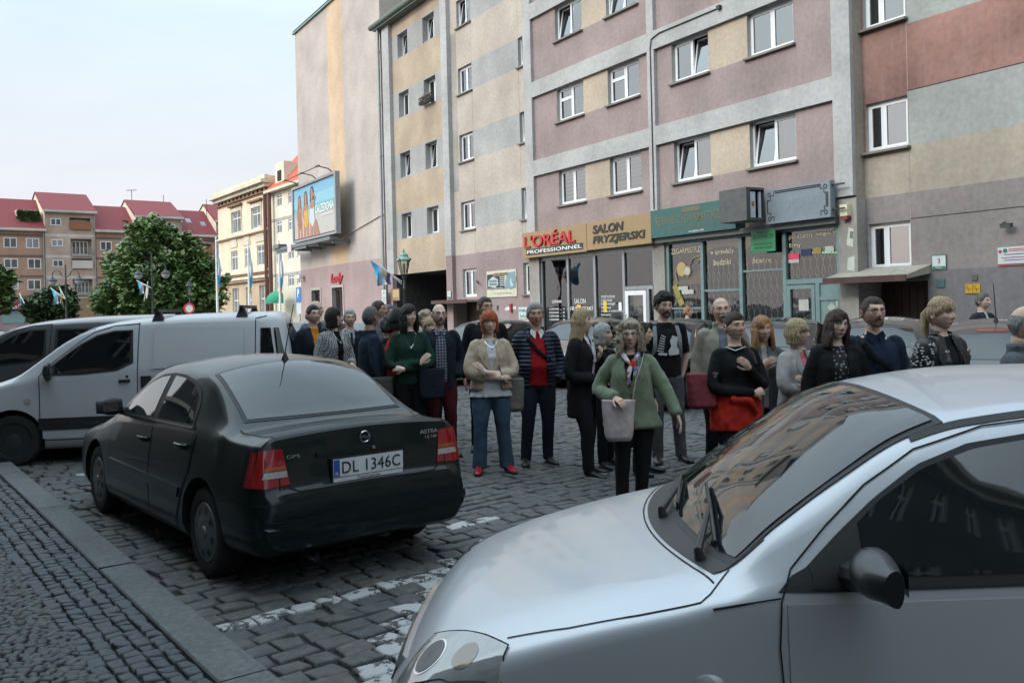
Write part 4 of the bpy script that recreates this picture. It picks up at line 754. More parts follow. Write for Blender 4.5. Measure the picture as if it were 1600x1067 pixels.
# -- the square's far side: gabled row with red roofs
def frame_root(name, p, az, label, cat='building', group=None):
 return empty(name, p, az, label, cat, group)
OCR = plaster('ochre house plaster', 'ab774d', 1.1, lowvar=.15); TANH = plaster('tan house plaster', 'b28c6e', 1.1, lowvar=.2); CREAMG = plaster('cream gable plaster', 'dcc7a4', 1.0, streak=.05); PLUM = plaster('plum band', '7c5450', 1.05); PALEB = plaster('pale house band', 'c5b3a2', 1.0)
WINW = mat('white frame paint', rgb('d9d9d9', .9), .5); WDARK = mat('dark far pane', (.03, .035, .042), .08, spec=.9, var=.6, scale=.35); WPALE = mat('pale curtained pane', (.2, .21, .22), .15, spec=.8, var=.4, scale=.5); BALC = mat('balcony rail grey', rgb('8f8781'), .7); BALB = mat('brown balcony boards', rgb('8a5a3c'), .8); LOGG = mat('loggia back wall', rgb('a99c90', .8), .9)
Pa = at(0, 500, 119.0); Pb = at(345, 500, 138.0); dv = (Pb - Pa); dv.z = 0; FL = dv.length; faz = math.atan2(dv.y, dv.x); dvn = dv.normalized(); fin = Vector((-dvn.y, dvn.x, 0))
def fx(px, depth=0.0):
 """distance along the far row where the photograph column px meets it"""
 r = ray(px, 490); p0 = Vector((Pa.x, Pa.y, 0)) + fin * depth
 t = (p0.x * dvn.y - p0.y * dvn.x) / (r.x * dvn.y - r.y * dvn.x); q = Vector((r.x * t, r.y * t, 0)); return (q - p0).dot(dvn), t
def fz(px, py, depth=0.0): return 1.75 + ray(px, py).z * fx(px, depth)[1]
def far_window(root, x0, x1, z0, z1, y=0.0, pale=False, n=2):
 m = MB(); f = .11; m.box(x0, x1, y - .03, y + .05, z0, z0 + f); m.box(x0, x1, y - .03, y + .05, z1 - f, z1)
 for i in range(n + 1):
  x = x0 + (x1 - x0 - f) * i / n; m.box(x, x + f, y - .029, y + .05, z0 + f, z1 - f)
 o = m.build('window', WINW, root, fix=False); p = MB(); p.quad((x0 + .05, y + .01, z0 + .05), (x1 - .05, y + .01, z0 + .05), (x1 - .05, y + .01, z1 - .05), (x0 + .05, y + .01, z1 - .05)); p.build('pane', WPALE if pale else WDARK, o, fix=False); return o
def red_house(px0, px1, eave_py, ridge_py, ridge_dx, label, wallm, bandm, wins, loggias=(), bands=(), lower=None, group='red roofed houses across the square', ground_m=None, extra=None, gable=True):
 x0, x1 = fx(px0)[0], fx(px1)[0]; pm = (px0 + px1) / 2; ze = fz(pm, eave_py); dr = 5.0; zr = ze + 4.6
 zr = fz(pm, ridge_py, dr)
 o = Vector((Pa.x, Pa.y, 0)) + dvn * x0; root = frame_root('terraced_house', o, faz, label, 'house', group); w = x1 - x0
 X = lambda px: fx(px)[0] - x0
 m = MB(); holes = [(X(a), X(b), fz(a, d), fz(a, c), .9) for a, b, c, d in loggias]
 rg_ = [(0, w, fz(pm, py) - .35, fz(pm, py), 1) for py in bands]
 if lower: rg_.append((0, w, 0, fz(pm, lower), 2))
 wall_sheet(m, 0, w, 0, ze, 0, holes, rg_, 0, reveal=3, back=None)
 for h in holes: m.quad((h[0], .9, h[2]), (h[1], .9, h[2]), (h[1], .9, h[3]), (h[0], .9, h[3]), 3)
 m.quad((0, 0, 0), (0, 0, ze), (0, 10, ze), (0, 10, 0), 4); m.quad((w, 0, 0), (w, 10, 0), (w, 10, ze), (w, 0, ze), 4); m.quad((0, 10, 0), (0, 10, ze), (w, 10, ze), (w, 10, 0), 4)
 for xx in (0, w): m.add([(xx, 0, ze), (xx, 10, ze), (xx, dr, zr)], [(0, 1, 2)], 4)
 m.build('wall', [wallm, bandm, ground_m or MAUVE, LOGG, CREAMG], root, fix=False)
 r = MB(); k = (zr - ze) / dr
 r.add([(-.15, -.45, ze - .45 * k * .3), (w + .15, -.45, ze - .45 * k * .3), (w + .15, dr, zr + .12), (-.15, dr, zr + .12), (w + .15, 10.4, ze), (-.15, 10.4, ze)], [(0, 1, 2, 3), (3, 2, 4, 5)]); r.add([(-.15, -.45, ze - .75 * k * .3 - .12), (w + .15, -.45, ze - .75 * k * .3 - .12), (w + .15, dr, zr), (-.15, dr, zr)], [(0, 1, 2, 3)])
 r.quad((-.15, -.45, ze - .45 * k * .3), (-.15, dr, zr + .12), (-.15, dr, zr - .1), (-.15, -.45, ze - .6)); r.quad((w + .15, -.45, ze - .45 * k * .3), (w + .15, dr, zr + .12), (w + .15, dr, zr - .1), (w + .15, -.45, ze - .6))
 ro = r.build('roof', TILE_RED, root, fix=False)
 g = MB(); g.box(-.2, w + .2, -.6, -.4, ze - .42, ze - .1); g.box(-.1, w + .1, -.4, 0, ze - .5, ze - .38); g.build('eave_board', PALEB, root, fix=False)
 dp_ = MB(); dp_.tube([(w - .12, -.12, 0), (w - .12, -.12, ze - .4)], .08, 6); dp_.build('drain_pipe', DRAIN, root)
 for i, q in enumerate(wins): far_window(root, X(q[0]), X(q[1]), fz(q[0], q[3]), fz(q[0], q[2]), -.02, pale=(i % 3 == 1))
 for i, (a, b, c, d) in enumerate(loggias):
  zb, zt = fz(a, d), fz(a, c); far_window(root, X(a) + .3, X(b) - .3, zb + .15, zt - .25, .86, n=4, pale=i % 2 == 0)
  bl = MB(); bl.box(X(a), X(b), -.25, .02, zb - .12, zb + .06);
  if i % 2 == 0: bl.box(X(a), X(b), -.25, -.2, zb + .06, zb + 1.0)
  else:
   for j in range(14): x = X(a) + (X(b) - X(a)) * j / 13; bl.box(x - .02, x + .02, -.22, -.18, zb + .06, zb + 1.0)
   bl.box(X(a), X(b), -.24, -.17, zb + 1.0, zb + 1.06)
  bl.build('balcony', BALB if i == 0 else (BALC if i != 2 else PALEB), root, fix=False)
 return root, X, x0, w, ze, zr, dr
W1 = [(8, 29, 371, 387), (43, 64, 372, 388), (8, 30, 404, 419), (45, 66, 404, 420), (12, 30, 437, 452), (44, 65, 437, 453)]
h, X, x0, w, ze, zr, dr = red_house(-30, 72, 355, 312, 0, 'ochre house at left end with an ivy roof dormer and red shop fascia', OCR, PLUM, W1, bands=(365, 398, 430, 462), lower=470)
dm = MB(); a, b = X(33), X(67); zz = fz(50, 346, 1.5); dm.box(a, b, .9, 4.2, zz - .2, zz + 1.5); dm.build('roof_dormer', PALEB, h, fix=False)
m = MB()
for i in range(500):
 c = Vector((rnd.uniform(a, b), .85 + rnd.uniform(-.25, .1), zz + rnd.uniform(.1, 1.3))); q = Vector((rnd.uniform(-1, 1), rnd.uniform(-1, 1), rnd.uniform(-1, 1))).normalized() * .28; q2 = q.cross(Vector((rnd.random(), rnd.random(), 1))).normalized() * .22; m.quad(c - q, c - q2, c + q, c + q2)
m.build('ivy', mat('roof ivy leaves', (.06, .1, .035), .7, var=.4), h, fix=False)
m = MB(); m.box(X(5), X(45), -.5, -.1, fz(20, 484), fz(20, 474)); fsc = m.build('shop_fascia', mat('red shop fascia', rgb('8d2a33'), .5), h, fix=False)
t_ = text_mesh('Salon', 2.2, .6, .03);
for v in t_.vertices: x, y, z = v.co; v.co = (X(15) + x, -.5 - z, fz(20, 483) + y)
finish('lettering', t_, WHT, fsc, fix=False)
m = MB(); m.box(X(3), X(45), -.06, -.02, fz(20, 505), fz(20, 487)); m.build('shop_window', mat('pale teal shop glass', (.18, .26, .26), .2), h, fix=False)
W2 = [(82, 99, 341, 352), (83, 101, 374, 385), (84, 101, 406, 417)]
h, *_r = red_house(73, 152, 328, 304, 0, 'tall tan house with four stacked loggia balconies and cream gable', TANH, PALEB, W2, loggias=[(112, 145, 340, 357), (113, 146, 373, 399), (114, 146, 404, 418), (115, 146, 436, 460)], bands=(366, 399, 431, 464), lower=466, ground_m=mat('brown base plaster', rgb('8d7257'), .9, var=.15))
W3 = [(159, 177, 377, 391), (190, 207, 377, 391), (160, 178, 408, 422), (191, 208, 408, 421), (161, 179, 439, 453), (191, 209, 438, 452)]
h, *_r = red_house(153, 214, 359, 324, 0, 'low ochre house partly behind the big tree', OCR, PLUM, W3, bands=(371, 402, 432), lower=470)
h, *_r = red_house(216, 287, 337, 316, 0, 'tall tan house rising above the big tree', TANH, PALEB, [(263, 277, 350, 361), (264, 279, 381, 392), (264, 279, 412, 424)], loggias=[(225, 252, 346, 363), (226, 252, 378, 400), (227, 253, 410, 430)], bands=(372, 404, 436), lower=470)
h, X, x0, w, ze, zr, dr = red_house(287, 340, 366, 331, 0, 'ochre house with roof lights behind the tree on its right', OCR, PLUM, [(288, 302, 381, 392), (289, 303, 412, 423)], loggias=[(312, 333, 381, 396), (313, 334, 411, 428)], bands=(374, 405, 436), lower=470)
m = MB(); kk = (zr - ze) / dr
for px, yy in ((289, 2.2), (303, 2.2), (324, 1.6)): m.add([(X(px), yy, ze + kk * yy + .2), (X(px) + .8, yy, ze + kk * yy + .2), (X(px) + .8, yy + .8, ze + kk * (yy + .8) + .25), (X(px), yy + .8, ze + kk * (yy + .8) + .25)], [(0, 1, 2, 3)])
m.build('roof_light', WPALE, h, fix=False)
h, *_r = red_house(341, 372, 344, 322, 0, 'tan house squeezed between ochre house and yellow townhouse', TANH, PALEB, [(350, 358, 383, 394)], bands=(380, 406, 437, 463), lower=470)
p = at(15, 480, 165); bk = frame_root('far_block', Vector((p.x - 8, p.y, 0)), faz, 'pale flat roofed block far behind the red roofs at left edge')
m = MB(); zt = at(15, 300, 165).z; m.box(-6, 19, 0, 10, 0, zt - .8); m.build('wall', PALEB, bk, fix=False); m = MB(); m.box(2, 5.5, 1, 4, zt - .8, zt + .6); m.box(14.5, 17.5, 1, 4, zt - .8, zt + .1); m.build('rooftop_cabin', mat('reddish chimney brick', rgb('a0716a'), .9), bk, fix=False)
for px, y0_, y1_, hb in ((206, 322, 297, 1), (323, 336, 312, 0), (256, 330, 305, 0)):
 q = at(px, y0_, 140); z1 = at(px, y1_, 140).z; r = empty('roof_aerial', (q.x, q.y, q.z - 1.5), 0, {206: 'tall thin aerial with a crossbar above the tall tan house', 323: 'plain aerial rod over the ochre house at right', 256: 'thin aerial rod near the middle tan roof'}[px], 'aerial', 'roof aerials'); of = (q.x, q.y, q.z - 1.5)
 m = MB(of); m.tube([(q.x, q.y, q.z - 1.5), (q.x, q.y, z1)], .05, 5)
 if hb: m.box(q.x - .8, q.x + .8, q.y - .03, q.y + .03, z1 - .1, z1)
 m.build('mast', DARKM, r)
# -- yellow townhouse and its cream neighbour at the end of the street
A35 = R_(35.0); n35 = Vector((math.cos(A35), math.sin(A35), 0)); r35 = Vector((math.sin(A35), -math.cos(A35), 0)); P35 = 32.0; RZ35 = math.atan2(r35.y, r35.x)
def yw(px, py, off=0.0):
 r = ray(px, py); t = (P35 + off) / (r.x * n35.x + r.y * n35.y); q = r * t; return q.dot(r35), q.z + 1.75
def W35(u, d=0, z=0): return r35 * u + n35 * (P35 + d) + Vector((0, 0, z))
YEL = plaster('butter yellow plaster', 'e3c295', 1.05, streak=.04, dirt=.05); YELD = plaster('ochre ground floor plaster', 'c0a070', 1.05, streak=.05); CORN = plaster('pale cornice', 'cdbd9d', 1.05, streak=.05); CRM = plaster('cream house plaster', 'd8c9a8', 1.05, streak=.04, dirt=.05); GRYB = plaster('grey house band', 'a59c93', 1.05); BRNL = mat('brown moulding', rgb('7a5a44'), .8, var=.1)
ua, ub = yw(344, 480)[0], yw(424, 480)[0]; uc = yw(470, 480)[0]
U0 = ua; oy = (U0, 0, 0)
yh = empty('townhouse', W35(U0), RZ35, 'yellow old townhouse with arched window heads and a heavy cornice', 'building')
ztop = yw(395, 283)[1]
wr = []
for px0, px1, t_, b_ in ((362, 377, 333, 366), (393, 408, 326, 359)): wr.append((yw(px0, t_)[0], yw(px1, t_)[0], yw(px0, b_)[1], yw(px0, t_)[1]))
for px0, px1, t_, b_ in ((361, 371, 393, 424), (382, 391, 389, 419), (401, 413, 384, 416)): wr.append((yw(px0, t_)[0], yw(px1, t_)[0], yw(px0, b_)[1], yw(px0, t_)[1]))
shops = [(yw(a, 450)[0], yw(b, 450)[0], .3, yw(a, c)[1]) for a, b, c in ((363, 373, 451), (384, 393, 449), (405, 416, 446))]
m = MB(oy); wall_sheet(m, ua, ub, 0, ztop, 0, [w_ + (.2,) for w_ in wr] + [s_ + (.3,) for s_ in shops], [(ua, ub, 0, yw(400, 440)[1], 1)], 0, reveal=2, back=3); shell(m, ua, ub, 0, ztop, 0, 14, 0); m.build('wall', [YEL, YELD, CORN, DARKROOM], yh, fix=False)
m = MB(oy); zc = yw(385, 298)[1]
m.box(ua - .5, ub + .3, -.9, 0, zc, zc + .35); m.box(ua - .3, ub + .1, -.5, 0, zc - .4, zc); m.box(ua - .2, ub, -.4, 0, ztop - .3, ztop + .1)
for py in (369, 428, 437): z = yw(385, py)[1]; m.box(ua - .1, ub, -.25, 0, z, z + .3)
m.build('cornice', CORN, yh, fix=False)
m = MB(oy)
for py in (309, 367, 430, 440): z = yw(385, py)[1]; m.box(ua - .05, ub, -.3, 0.0, z - .12, z)
for w_ in wr[:2]: m.box(w_[0] - .5, w_[1] + .5, -.35, 0, w_[3] + .55, w_[3] + .75)
m.build('moulding', BRNL, yh, fix=False)
m = MB(oy)
for w_ in wr[2:]:
 cu, hw = (w_[0] + w_[1]) / 2, (w_[1] - w_[0]) / 2 + .15; z0 = w_[3] + .35
 m.prism([(cu + hw * math.cos(t), z0 + hw * 1.3 * math.sin(t)) for t in [i * math.pi / 10 for i in range(11)]], -.1, .0)
for w_ in wr[:2]: m.box(w_[0] - .2, w_[1] + .2, -.08, 0, w_[3], w_[3] + .4); m.box(w_[0] - .2, w_[0], -.08, 0, w_[2], w_[3]); m.box(w_[1], w_[1] + .2, -.08, 0, w_[2], w_[3])
m.build('window_head', CORN, yh, fix=False)
m = MB(oy)
za, zb = yw(385, 309)[1] + .1, zc - .5
for i in range(13):
 u = ua + .5 + (ub - ua - 1) * i / 12; m.box(u - .22, u + .22, -.06, .0, za + .3, zb - .2)
m.build('attic_window', [DARKROOM], yh, fix=False)
def yellow_window(root, of, w_, n, y):
 m = MB(of); f = .12; a, b, c, d = w_
 for i in range(n + 1): x = a + (b - a - f) * i / n; m.box(x, x + f, y, y + .08, c, d)
 for z in (c, d - f, c + (d - c) * .66): m.box(a, b, y + .002, y + .078, z, z + f)
 o = m.build('window', WINW, root, fix=False); p = MB(of); p.quad((a, y + .05, c), (b, y + .05, c), (b, y + .05, d), (a, y + .05, d)); p.build('pane', WPALE, o, fix=False)
for w_ in wr: yellow_window(yh, oy, w_, 2 if (w_[1] - w_[0]) < 4 else 3, .1)
for s_ in shops: yellow_window(yh, oy, s_, 2, .2)
U0 = ub; oc = (U0, 0, 0)
ch = empty('townhouse', W35(U0), RZ35, 'narrow cream house with grey bands and an orange tiled roof', 'building')
z_e = yw(440, 293)[1]; wr = []
for t_, b_, in ((305, 324), (346, 366), (393, 411), (434, 453)):
 for px0, px1 in ((430, 438), (448, 457), (462, 470)):
  k = (px0 - 430) * -.28; wr.append((yw(px0, t_)[0], yw(px1, t_)[0], yw(px0, b_ + k)[1], yw(px0, t_ + k)[1]))
m = MB(oc); wall_sheet(m, ub, uc + 8, 0, z_e, .15, [w_ + (.15,) for w_ in wr], [(ub, uc + 8, yw(440, py + 5)[1], yw(440, py)[1], 1) for py in (339, 385, 427)], 0, reveal=1, back=2); shell(m, ub, uc + 8, 0, z_e, .15, 12, 0); m.build('wall', [CRM, GRYB, DARKROOM], ch, fix=False)
for w_ in wr: yellow_window(ch, oc, w_, 2, .2)
m = MB(oc); m.quad((ub, -.4, z_e), (uc + 8, -.4, z_e), (uc + 8, 5, z_e + 6), (ub, 5, z_e + 6)); m.quad((ub, 5, z_e + 6), (uc + 8, 5, z_e + 6), (uc + 8, 12, z_e), (ub, 12, z_e)); m.add([(ub, -.4, z_e), (ub, 5, z_e + 6), (ub, 12, z_e)], [(0, 1, 2)]); rf = m.build('roof', TILE_OR, ch, fix=False)
m = MB(oc); m.box(ub, uc + 8, -.55, .2, z_e - .25, z_e + .02); m.build('eave', CORN, ch, fix=False)
m = MB(oc); um = yw(434, 285)[0]; m.box(um - 1.2, um + 1.2, .2, 3.5, z_e, z_e + 2.6); m.box(um - .5, um + .5, .14, .2, z_e + .8, z_e + 1.8, 1); m.build('dormer', [CRM, DARKROOM], ch, fix=False)
m = MB(oc); u = yw(420, 400)[0]
for du in (0, 1.2): m.tube([(ub - .3 + du, -.3, 0), (ub - .3 + du, -.3, z_e)], .2, 6)
m.build('drain_pipe', mat('copper brown pipe', rgb('5c3a30'), .6), ch)
r = empty('shop_awning', W35(yw(450, 470)[0], -1, 2.6), RZ35, 'small green domed awning on the cream house', 'awning'); m = MB()
rows = [[(1.5 * math.cos(t), -1.1 * math.sin(t) * math.cos(p_), 1.2 * math.sin(p_) * math.sin(t) ** .3) for t in [i * math.pi / 12 for i in range(13)]] for p_ in [j * math.pi / 16 for j in range(9)]]
m.grid(rows); m.build('canopy', mat('green awning cloth', rgb('2c8f6c'), .8), r, True)
# -- houses on the camera's side of the street (seen mirrored in the car windows)
U0 = -2.0; ob_ = (U0, 0, 0); PB_ = -23.2
rr = empty('townhouse', KN * -3.3 + Vector((.6, -.8, 0)) * U0, math.atan2(-.8, .6), 'dark old townhouse row standing behind the camera across the street', 'building')
DKP = plaster('dark townhouse plaster', '6f685f', .5); m = MB(ob_)
holes = [(-9.5 + i * 3.0, -8.2 + i * 3.0, z, z + 2.0, -.25) for i in range(-4, 17) for z in (1.2, 5.4, 9.6)]
H0 = 13.2
for (z0, z1) in ((0, H0),):
 wl = MB(ob_); wall_sheet(wl, -24, 45, z0, z1, 0, holes, [], 0, reveal=1, back=2); shell(wl, -24, 45, 0, H0, 0, -10, 0)
 wl.build('wall', [DKP, CORN, DARKROOM], rr, fix=False)
m = MB(ob_); m.box(-24.5, 45.5, .0, .7, H0 - .5, H0); m.box(-24.3, 45.3, 0, .4, H0 - 1.0, H0 - .5); m.box(-24.1, 45.1, 0, .2, 4.2, 4.5); m.build('cornice', CORN, rr, fix=False)
m = MB(ob_); m.add([(-24.5, .7, H0), (45.5, .7, H0), (45.5, -5, H0 + 1.8), (-21, -5, H0 + 1.8), (45.5, -10.5, H0), (-24.5, -10.5, H0)], [(0, 1, 2, 3), (3, 2, 4, 5), (0, 3, 5)]); m.build('roof', mat('dark slate roof', (.035, .033, .032), .7, var=.3), rr, fix=False)
for h_ in holes:
 if h_[2] > 1:
  f = MB(ob_); a, b, c, d = h_[:4]
  for q in ((a, a + .1, c, d), (b - .1, b, c, d), ((a + b) / 2 - .05, (a + b) / 2 + .05, c, d)): f.box(q[0], q[1], -.2, -.12, q[2], q[3])
  f.box(a, b, -.2, -.121, c + 1.3, c + 1.4); f.build('window', WINW, rr, fix=False)
def tree(name, label, base, h, cr, ch_, nleaf, leafs, mats_, crown_z=None, trunk_r=.2, group=None, clumps=None, seed=1, lobes=None, cat='tree', lsize=.3):
 r = random.Random(seed); root = empty(name, base, 0, label, cat, group); m = MB(); zc = crown_z or h * .6
 m.tube([(0, 0, 0), (.05, .03, h * .25), (-.04, 0, h * .5), (0, .05, h * .8)], [trunk_r, trunk_r * .8, trunk_r * .6, trunk_r * .15], 8)
 for i in range(12):
  a = r.uniform(0, 6.28); z0 = h * r.uniform(.25, .6); e = Vector((math.cos(a) * cr * .75, math.sin(a) * cr * .75, z0 + h * r.uniform(.1, .25))); m.tube([(0, 0, z0), (e.x * .45, e.y * .45, z0 + (e.z - z0) * .6), e], [trunk_r * .4, trunk_r * .25, .03], 5)
 m.build('trunk', mat('bark', (.06, .05, .04), .9, var=.3, scale=12, stretch=(2, 2, .4), bump=.5), root)
 m = MB(); L_ = lobes or [(0, 0, zc, cr, ch_)]
 cl = []
 for (lx, ly_, lz, lr, lh) in L_:
  nn = int(26 * (lr * lr * lh) ** .5) + 6
  for i in range(nn):
   v = Vector((r.gauss(0, 1), r.gauss(0, 1), r.gauss(0, 1))).normalized() * (r.random() ** .4); cl.append((Vector((lx + v.x * lr, ly_ + v.y * lr, lz + v.z * lh)), r.uniform(.55, 1.15) * min(lr, 1.8) * .42, r.random()))
 for k in range(nleaf):
  c, s, tone = r.choice(cl); v = Vector((r.gauss(0, 1), r.gauss(0, 1), r.gauss(0, .75))); v = v.normalized() * (r.random() ** .5) * s; p = c + v
  a = Vector((r.uniform(-1, 1), r.uniform(-1, 1), r.uniform(-.6, .6))).normalized(); b = a.cross(Vector((r.uniform(-.5, .5), r.uniform(-.5, .5), 1))).normalized(); ls = lsize * r.uniform(.6, 1.3)
  m.quad(p - a * ls, p - b * ls * .6, p + a * ls, p + b * ls * .6, min(2, int(tone * 2 + r.random())))
 m.build('crown', mats_, root, fix=False); return root
LEAF = [mat('leaf dark', (.085, .145, .045), .6, var=.3, scale=3), mat('leaf mid', (.105, .17, .052), .6, var=.3, scale=3), mat('leaf light', (.13, .195, .06), .6, var=.3, scale=3)]
LEAFD = [mat('clipped leaf dark', (.032, .065, .024), .6, var=.3), mat('clipped leaf mid', (.048, .09, .03), .6, var=.3), mat('clipped leaf light', (.08, .13, .045), .6, var=.3)]
def gz(px, d): p = at(px, 490, d); return Vector((p.x, p.y, 0))
d = 78.0; zpx = lambda py, px, dd: at(px, py, dd).z
b = gz(250, d); S = d / 1400
tree('broadleaf_tree', 'large broad leafy tree with two crowns in front of the tan house', b, zpx(345, 250, d), 5, 5, 21000, None, LEAF, trunk_r=.35, seed=3, lsize=.27,
  lobes=[((-238 + 238) * S - .6, 0, zpx(385, 240, d), 2.6, 2.4), (-.9, 0, zpx(362, 235, d), 1.6, 1.2), (-2.6, .5, zpx(415, 210, d), 2.2, 2.0), (-.5, -1, zpx(435, 240, d), 3.6, 2.4), (2.2, 0, zpx(415, 285, d), 2.6, 2.2), (2.0, .5, zpx(385, 283, d), 1.3, 1.3), (3.6, 0, zpx(440, 305, d), 2.4, 2.2), (-3.3, 0, zpx(462, 195, d), 2.4, 1.5), (2.8, -.5, zpx(468, 290, d), 3.0, 1.5), (-4.6, 0, zpx(480, 172, d), 1.4, .8), (0, 0, zpx(478, 240, d), 3.5, 1.2)])
b = gz(78, 72.0); tree('clipped_tree', 'dark round clipped tree left of the big leafy tree', b, zpx(440, 78, 72), 2.2, 1.6, 7000, None, LEAFD, trunk_r=.15, seed=5, lsize=.24, lobes=[(0, 0, zpx(475, 78, 72), 1.9, 1.3), (.7, 0, zpx(465, 90, 72), 1.3, .9), (-.9, 0, zpx(484, 55, 72), 1.2, .9), (1.0, 0, zpx(484, 105, 72), 1.1, .9)])
b = gz(-8, 70.0); tree('broadleaf_tree', 'leafy tree cut off by the left edge', b, zpx(418, 0, 70), 2.6, 2.5, 5000, None, LEAF, trunk_r=.2, seed=9, lsize=.3, lobes=[(0, 0, zpx(450, 0, 70), 1.5, 1.6), (.2, 0, zpx(430, 0, 70), .9, .8), (.6, 0, zpx(470, 10, 70), .9, 1.0), (-1.5, 0, zpx(465, -20, 70), 1.2, 1.2)])
LAMPG = mat('lamp glass', (.35, .36, .36), .2, spec=.6); VERD = mat('verdigris copper', rgb('6d8c84'), .6, var=.15); IRON = mat('dark iron', (.02, .022, .023), .5, var=.2)
def lantern_post(name, label, base, hl, sc=1.0, roofm=None, dark=False, group=None):
 """slim post with one tapering four-sided lantern: hl = height of the lantern's foot"""
 root = empty(name, base, R_(20), label, 'street lamp', group); m = MB(); m.lathe([(.14, 0), (.14, .5), (.1, .6), (.07, .9), (.055, 1.2), (.05, hl - .5), (.075, hl - .45), (.05, hl - .4), (.05, hl - .1), (.09, hl - .05), (.05, hl)], n=10); m.build('post', IRON, root, True)
 s = sc; m = MB()
 m.lathe([(.02 * s, hl), (.1 * s, hl + .03), (.1 * s, hl + .06 * s)], n=4, a0=math.pi / 4)
 for i in range(4):
  t = math.pi / 4 + i * math.pi / 2; m.tube([(.13 * s * math.cos(t), .13 * s * math.sin(t), hl + .06 * s), (.27 * s * math.cos(t), .27 * s * math.sin(t), hl + .62 * s)], .016 * s, 4)
  m.tube([(.13 * s * math.cos(t), .13 * s * math.sin(t), hl + .06 * s), (0, 0, hl - .18 * s)], .014 * s, 4); m.tube([(.29 * s * math.cos(t), .29 * s * math.sin(t), hl + .62 * s), (.34 * s * math.cos(t), .34 * s * math.sin(t), hl + .7 * s)], .02 * s, 4)
 m.build('lantern_frame', IRON, root)
 m = MB(); m.lathe([(.125 * s, hl + .06 * s), (.262 * s, hl + .62 * s)], n=4, a0=math.pi / 4); m.build('lantern_glass', glass_mat('lantern glass', 1.4, (.75, .78, .76)) if 'lantern glass' not in MATS else MATS['lantern glass'], root)
 m = MB(); m.lathe([(.3 * s, hl + .62 * s), (.3 * s, hl + .66 * s), (.17 * s, hl + .78 * s), (.17 * s, hl + .84 * s), (.1 * s, hl + .9 * s), (.03 * s, hl + .94 * s), (.05 * s, hl + .99 * s), (.01 * s, hl + 1.1 * s)], n=8, a0=math.pi / 8); m.build('lantern_roof', roofm or VERD, root)
 m = MB(); m.lathe([(.03 * s, hl + .1 * s), (.06 * s, hl + .25 * s), (.06 * s, hl + .42 * s), (.03 * s, hl + .5 * s)], n=8); m.build('lamp_bulb', LAMPG, root); return root
q = at(632, 452, 33.0); pz = q.z; LB = Vector((q.x, q.y, 0)); hl = at(632, 432, 33).z
lantern_post('street_lamp', 'dark iron lamp post with a green copper lantern before the gateway', LB, hl, (at(632, 388, 33).z - hl) / 1.1)
q = gz(297, 66); hl = at(297, 462, 66).z; lantern_post('street_lamp', 'single lantern lamp post in front of the big tree', q, hl, (at(297, 436, 66).z - hl) / 1.1, IRON)
def double_lamp(label, px, top, gl, d):
 b = gz(px, d); root = empty('street_lamp', b, R_(-10), label, 'street lamp', 'two-armed street lamps'); zt = zpx(top, px, d); zg = zpx(gl, px, d); m = MB(); m.tube([(0, 0, 0), (0, 0, zt)], [.1, .05], 8)
 for s in (-1, 1):
  pts = [(0, 0, zg + .1)] + [(s * (.35 + .38 - .38 * math.cos(t)), 0, zg + .45 + .4 * math.sin(t)) for t in [i * math.pi / 8 for i in range(9)]]; m.tube([(0, 0, zg + .3)] + pts[1:], .035, 6)
  m.lathe([(.05, zg + .42), (.12, zg + .3), (.34, zg + .12), (.34, zg + .06)], (s * 1.1, 0, 0), n=12)
 m.build('post', IRON, root)
 for s in (-1, 1): m = MB(); m.lathe([(.3, zg + .08), (.26, zg - .12), (.12, zg - .26), (.0, zg - .3)], (s * 1.1, 0, 0), n=12); m.build('lamp_shade', LAMPG, root, True)
 return b
b1 = double_lamp('two-armed lamp post beside the round clipped tree', 104, 414, 440, 66)
b2 = double_lamp('two-armed lamp post in front of the big leafy tree', 239, 395, 430, 66)
FLB = mat('flag blue', rgb('3f9fd0'), .8); FLW = mat('flag white', rgb('b4bac4'), .8); FLY = mat('flag yellow', rgb('c9a23c'), .8); FLV = mat('flag violet', rgb('5a5a9a'), .8)
def flag(label, tip, foot, cols, L0, group=None, drop=1.0, wid=.6):
 """flag on a slanting pole, cloth hanging down from it"""
 root = empty('flag', foot, 0, label, 'flag', group); f = Vector(foot); t = Vector(tip) - f; m = MB(); m.tube([(0, 0, 0), t], .018 if L0 < 30 else .035, 5); m.build('pole', WHT, root)
 m = MB(); n = len(cols); rows = []
 st = t * .5; en = t * .97
 for j in range(13):
  v = j / 12; row = []
  for i in range(2 * n + 1):
   u = i / (2 * n); p = st.lerp(en, 1 - u); p = p + Vector((0, 0, -drop * v * (1 - .35 * u))) + Vector((.12 * drop * math.sin(v * 3 + u * 4), .15 * drop * math.sin(v * 5 + u * 6), 0)) * v - t * (.2 * v * (1 - u)); row.append(p)
  rows.append(row)
 vs = [p for r_ in rows for p in r_]; nc = 2 * n + 1
 for j in range(12):
  for i in range(2 * n): m.add([rows[j][i], rows[j][i + 1], rows[j + 1][i + 1], rows[j + 1][i]], [(0, 1, 2, 3)], i // 2)
 o = m.build('cloth', cols, root, True, None, False); return root
g = 'flags on the lamp posts'
flag('blue and white flag on the lamp post by the gateway', at(577, 405, 32.6), at(628, 440, 33), [FLB, FLW], 20, g, .8); flag('white yellow and violet flag on the lamp post by the gateway', at(592, 412, 32.9), at(628, 444, 33.1), [FLW, FLY, FLV], 20, g, .6)
flag('blue and white flag on the lamp post beside the clipped tree', at(79, 450, 65.8), at(103, 468, 66), [FLB, FLW], 40, g, 1.1); flag('white flag with yellow end on the lamp post beside the clipped tree', at(92, 448, 65.9), at(104, 470, 66), [FLW, FLY], 40, g, 1.1)
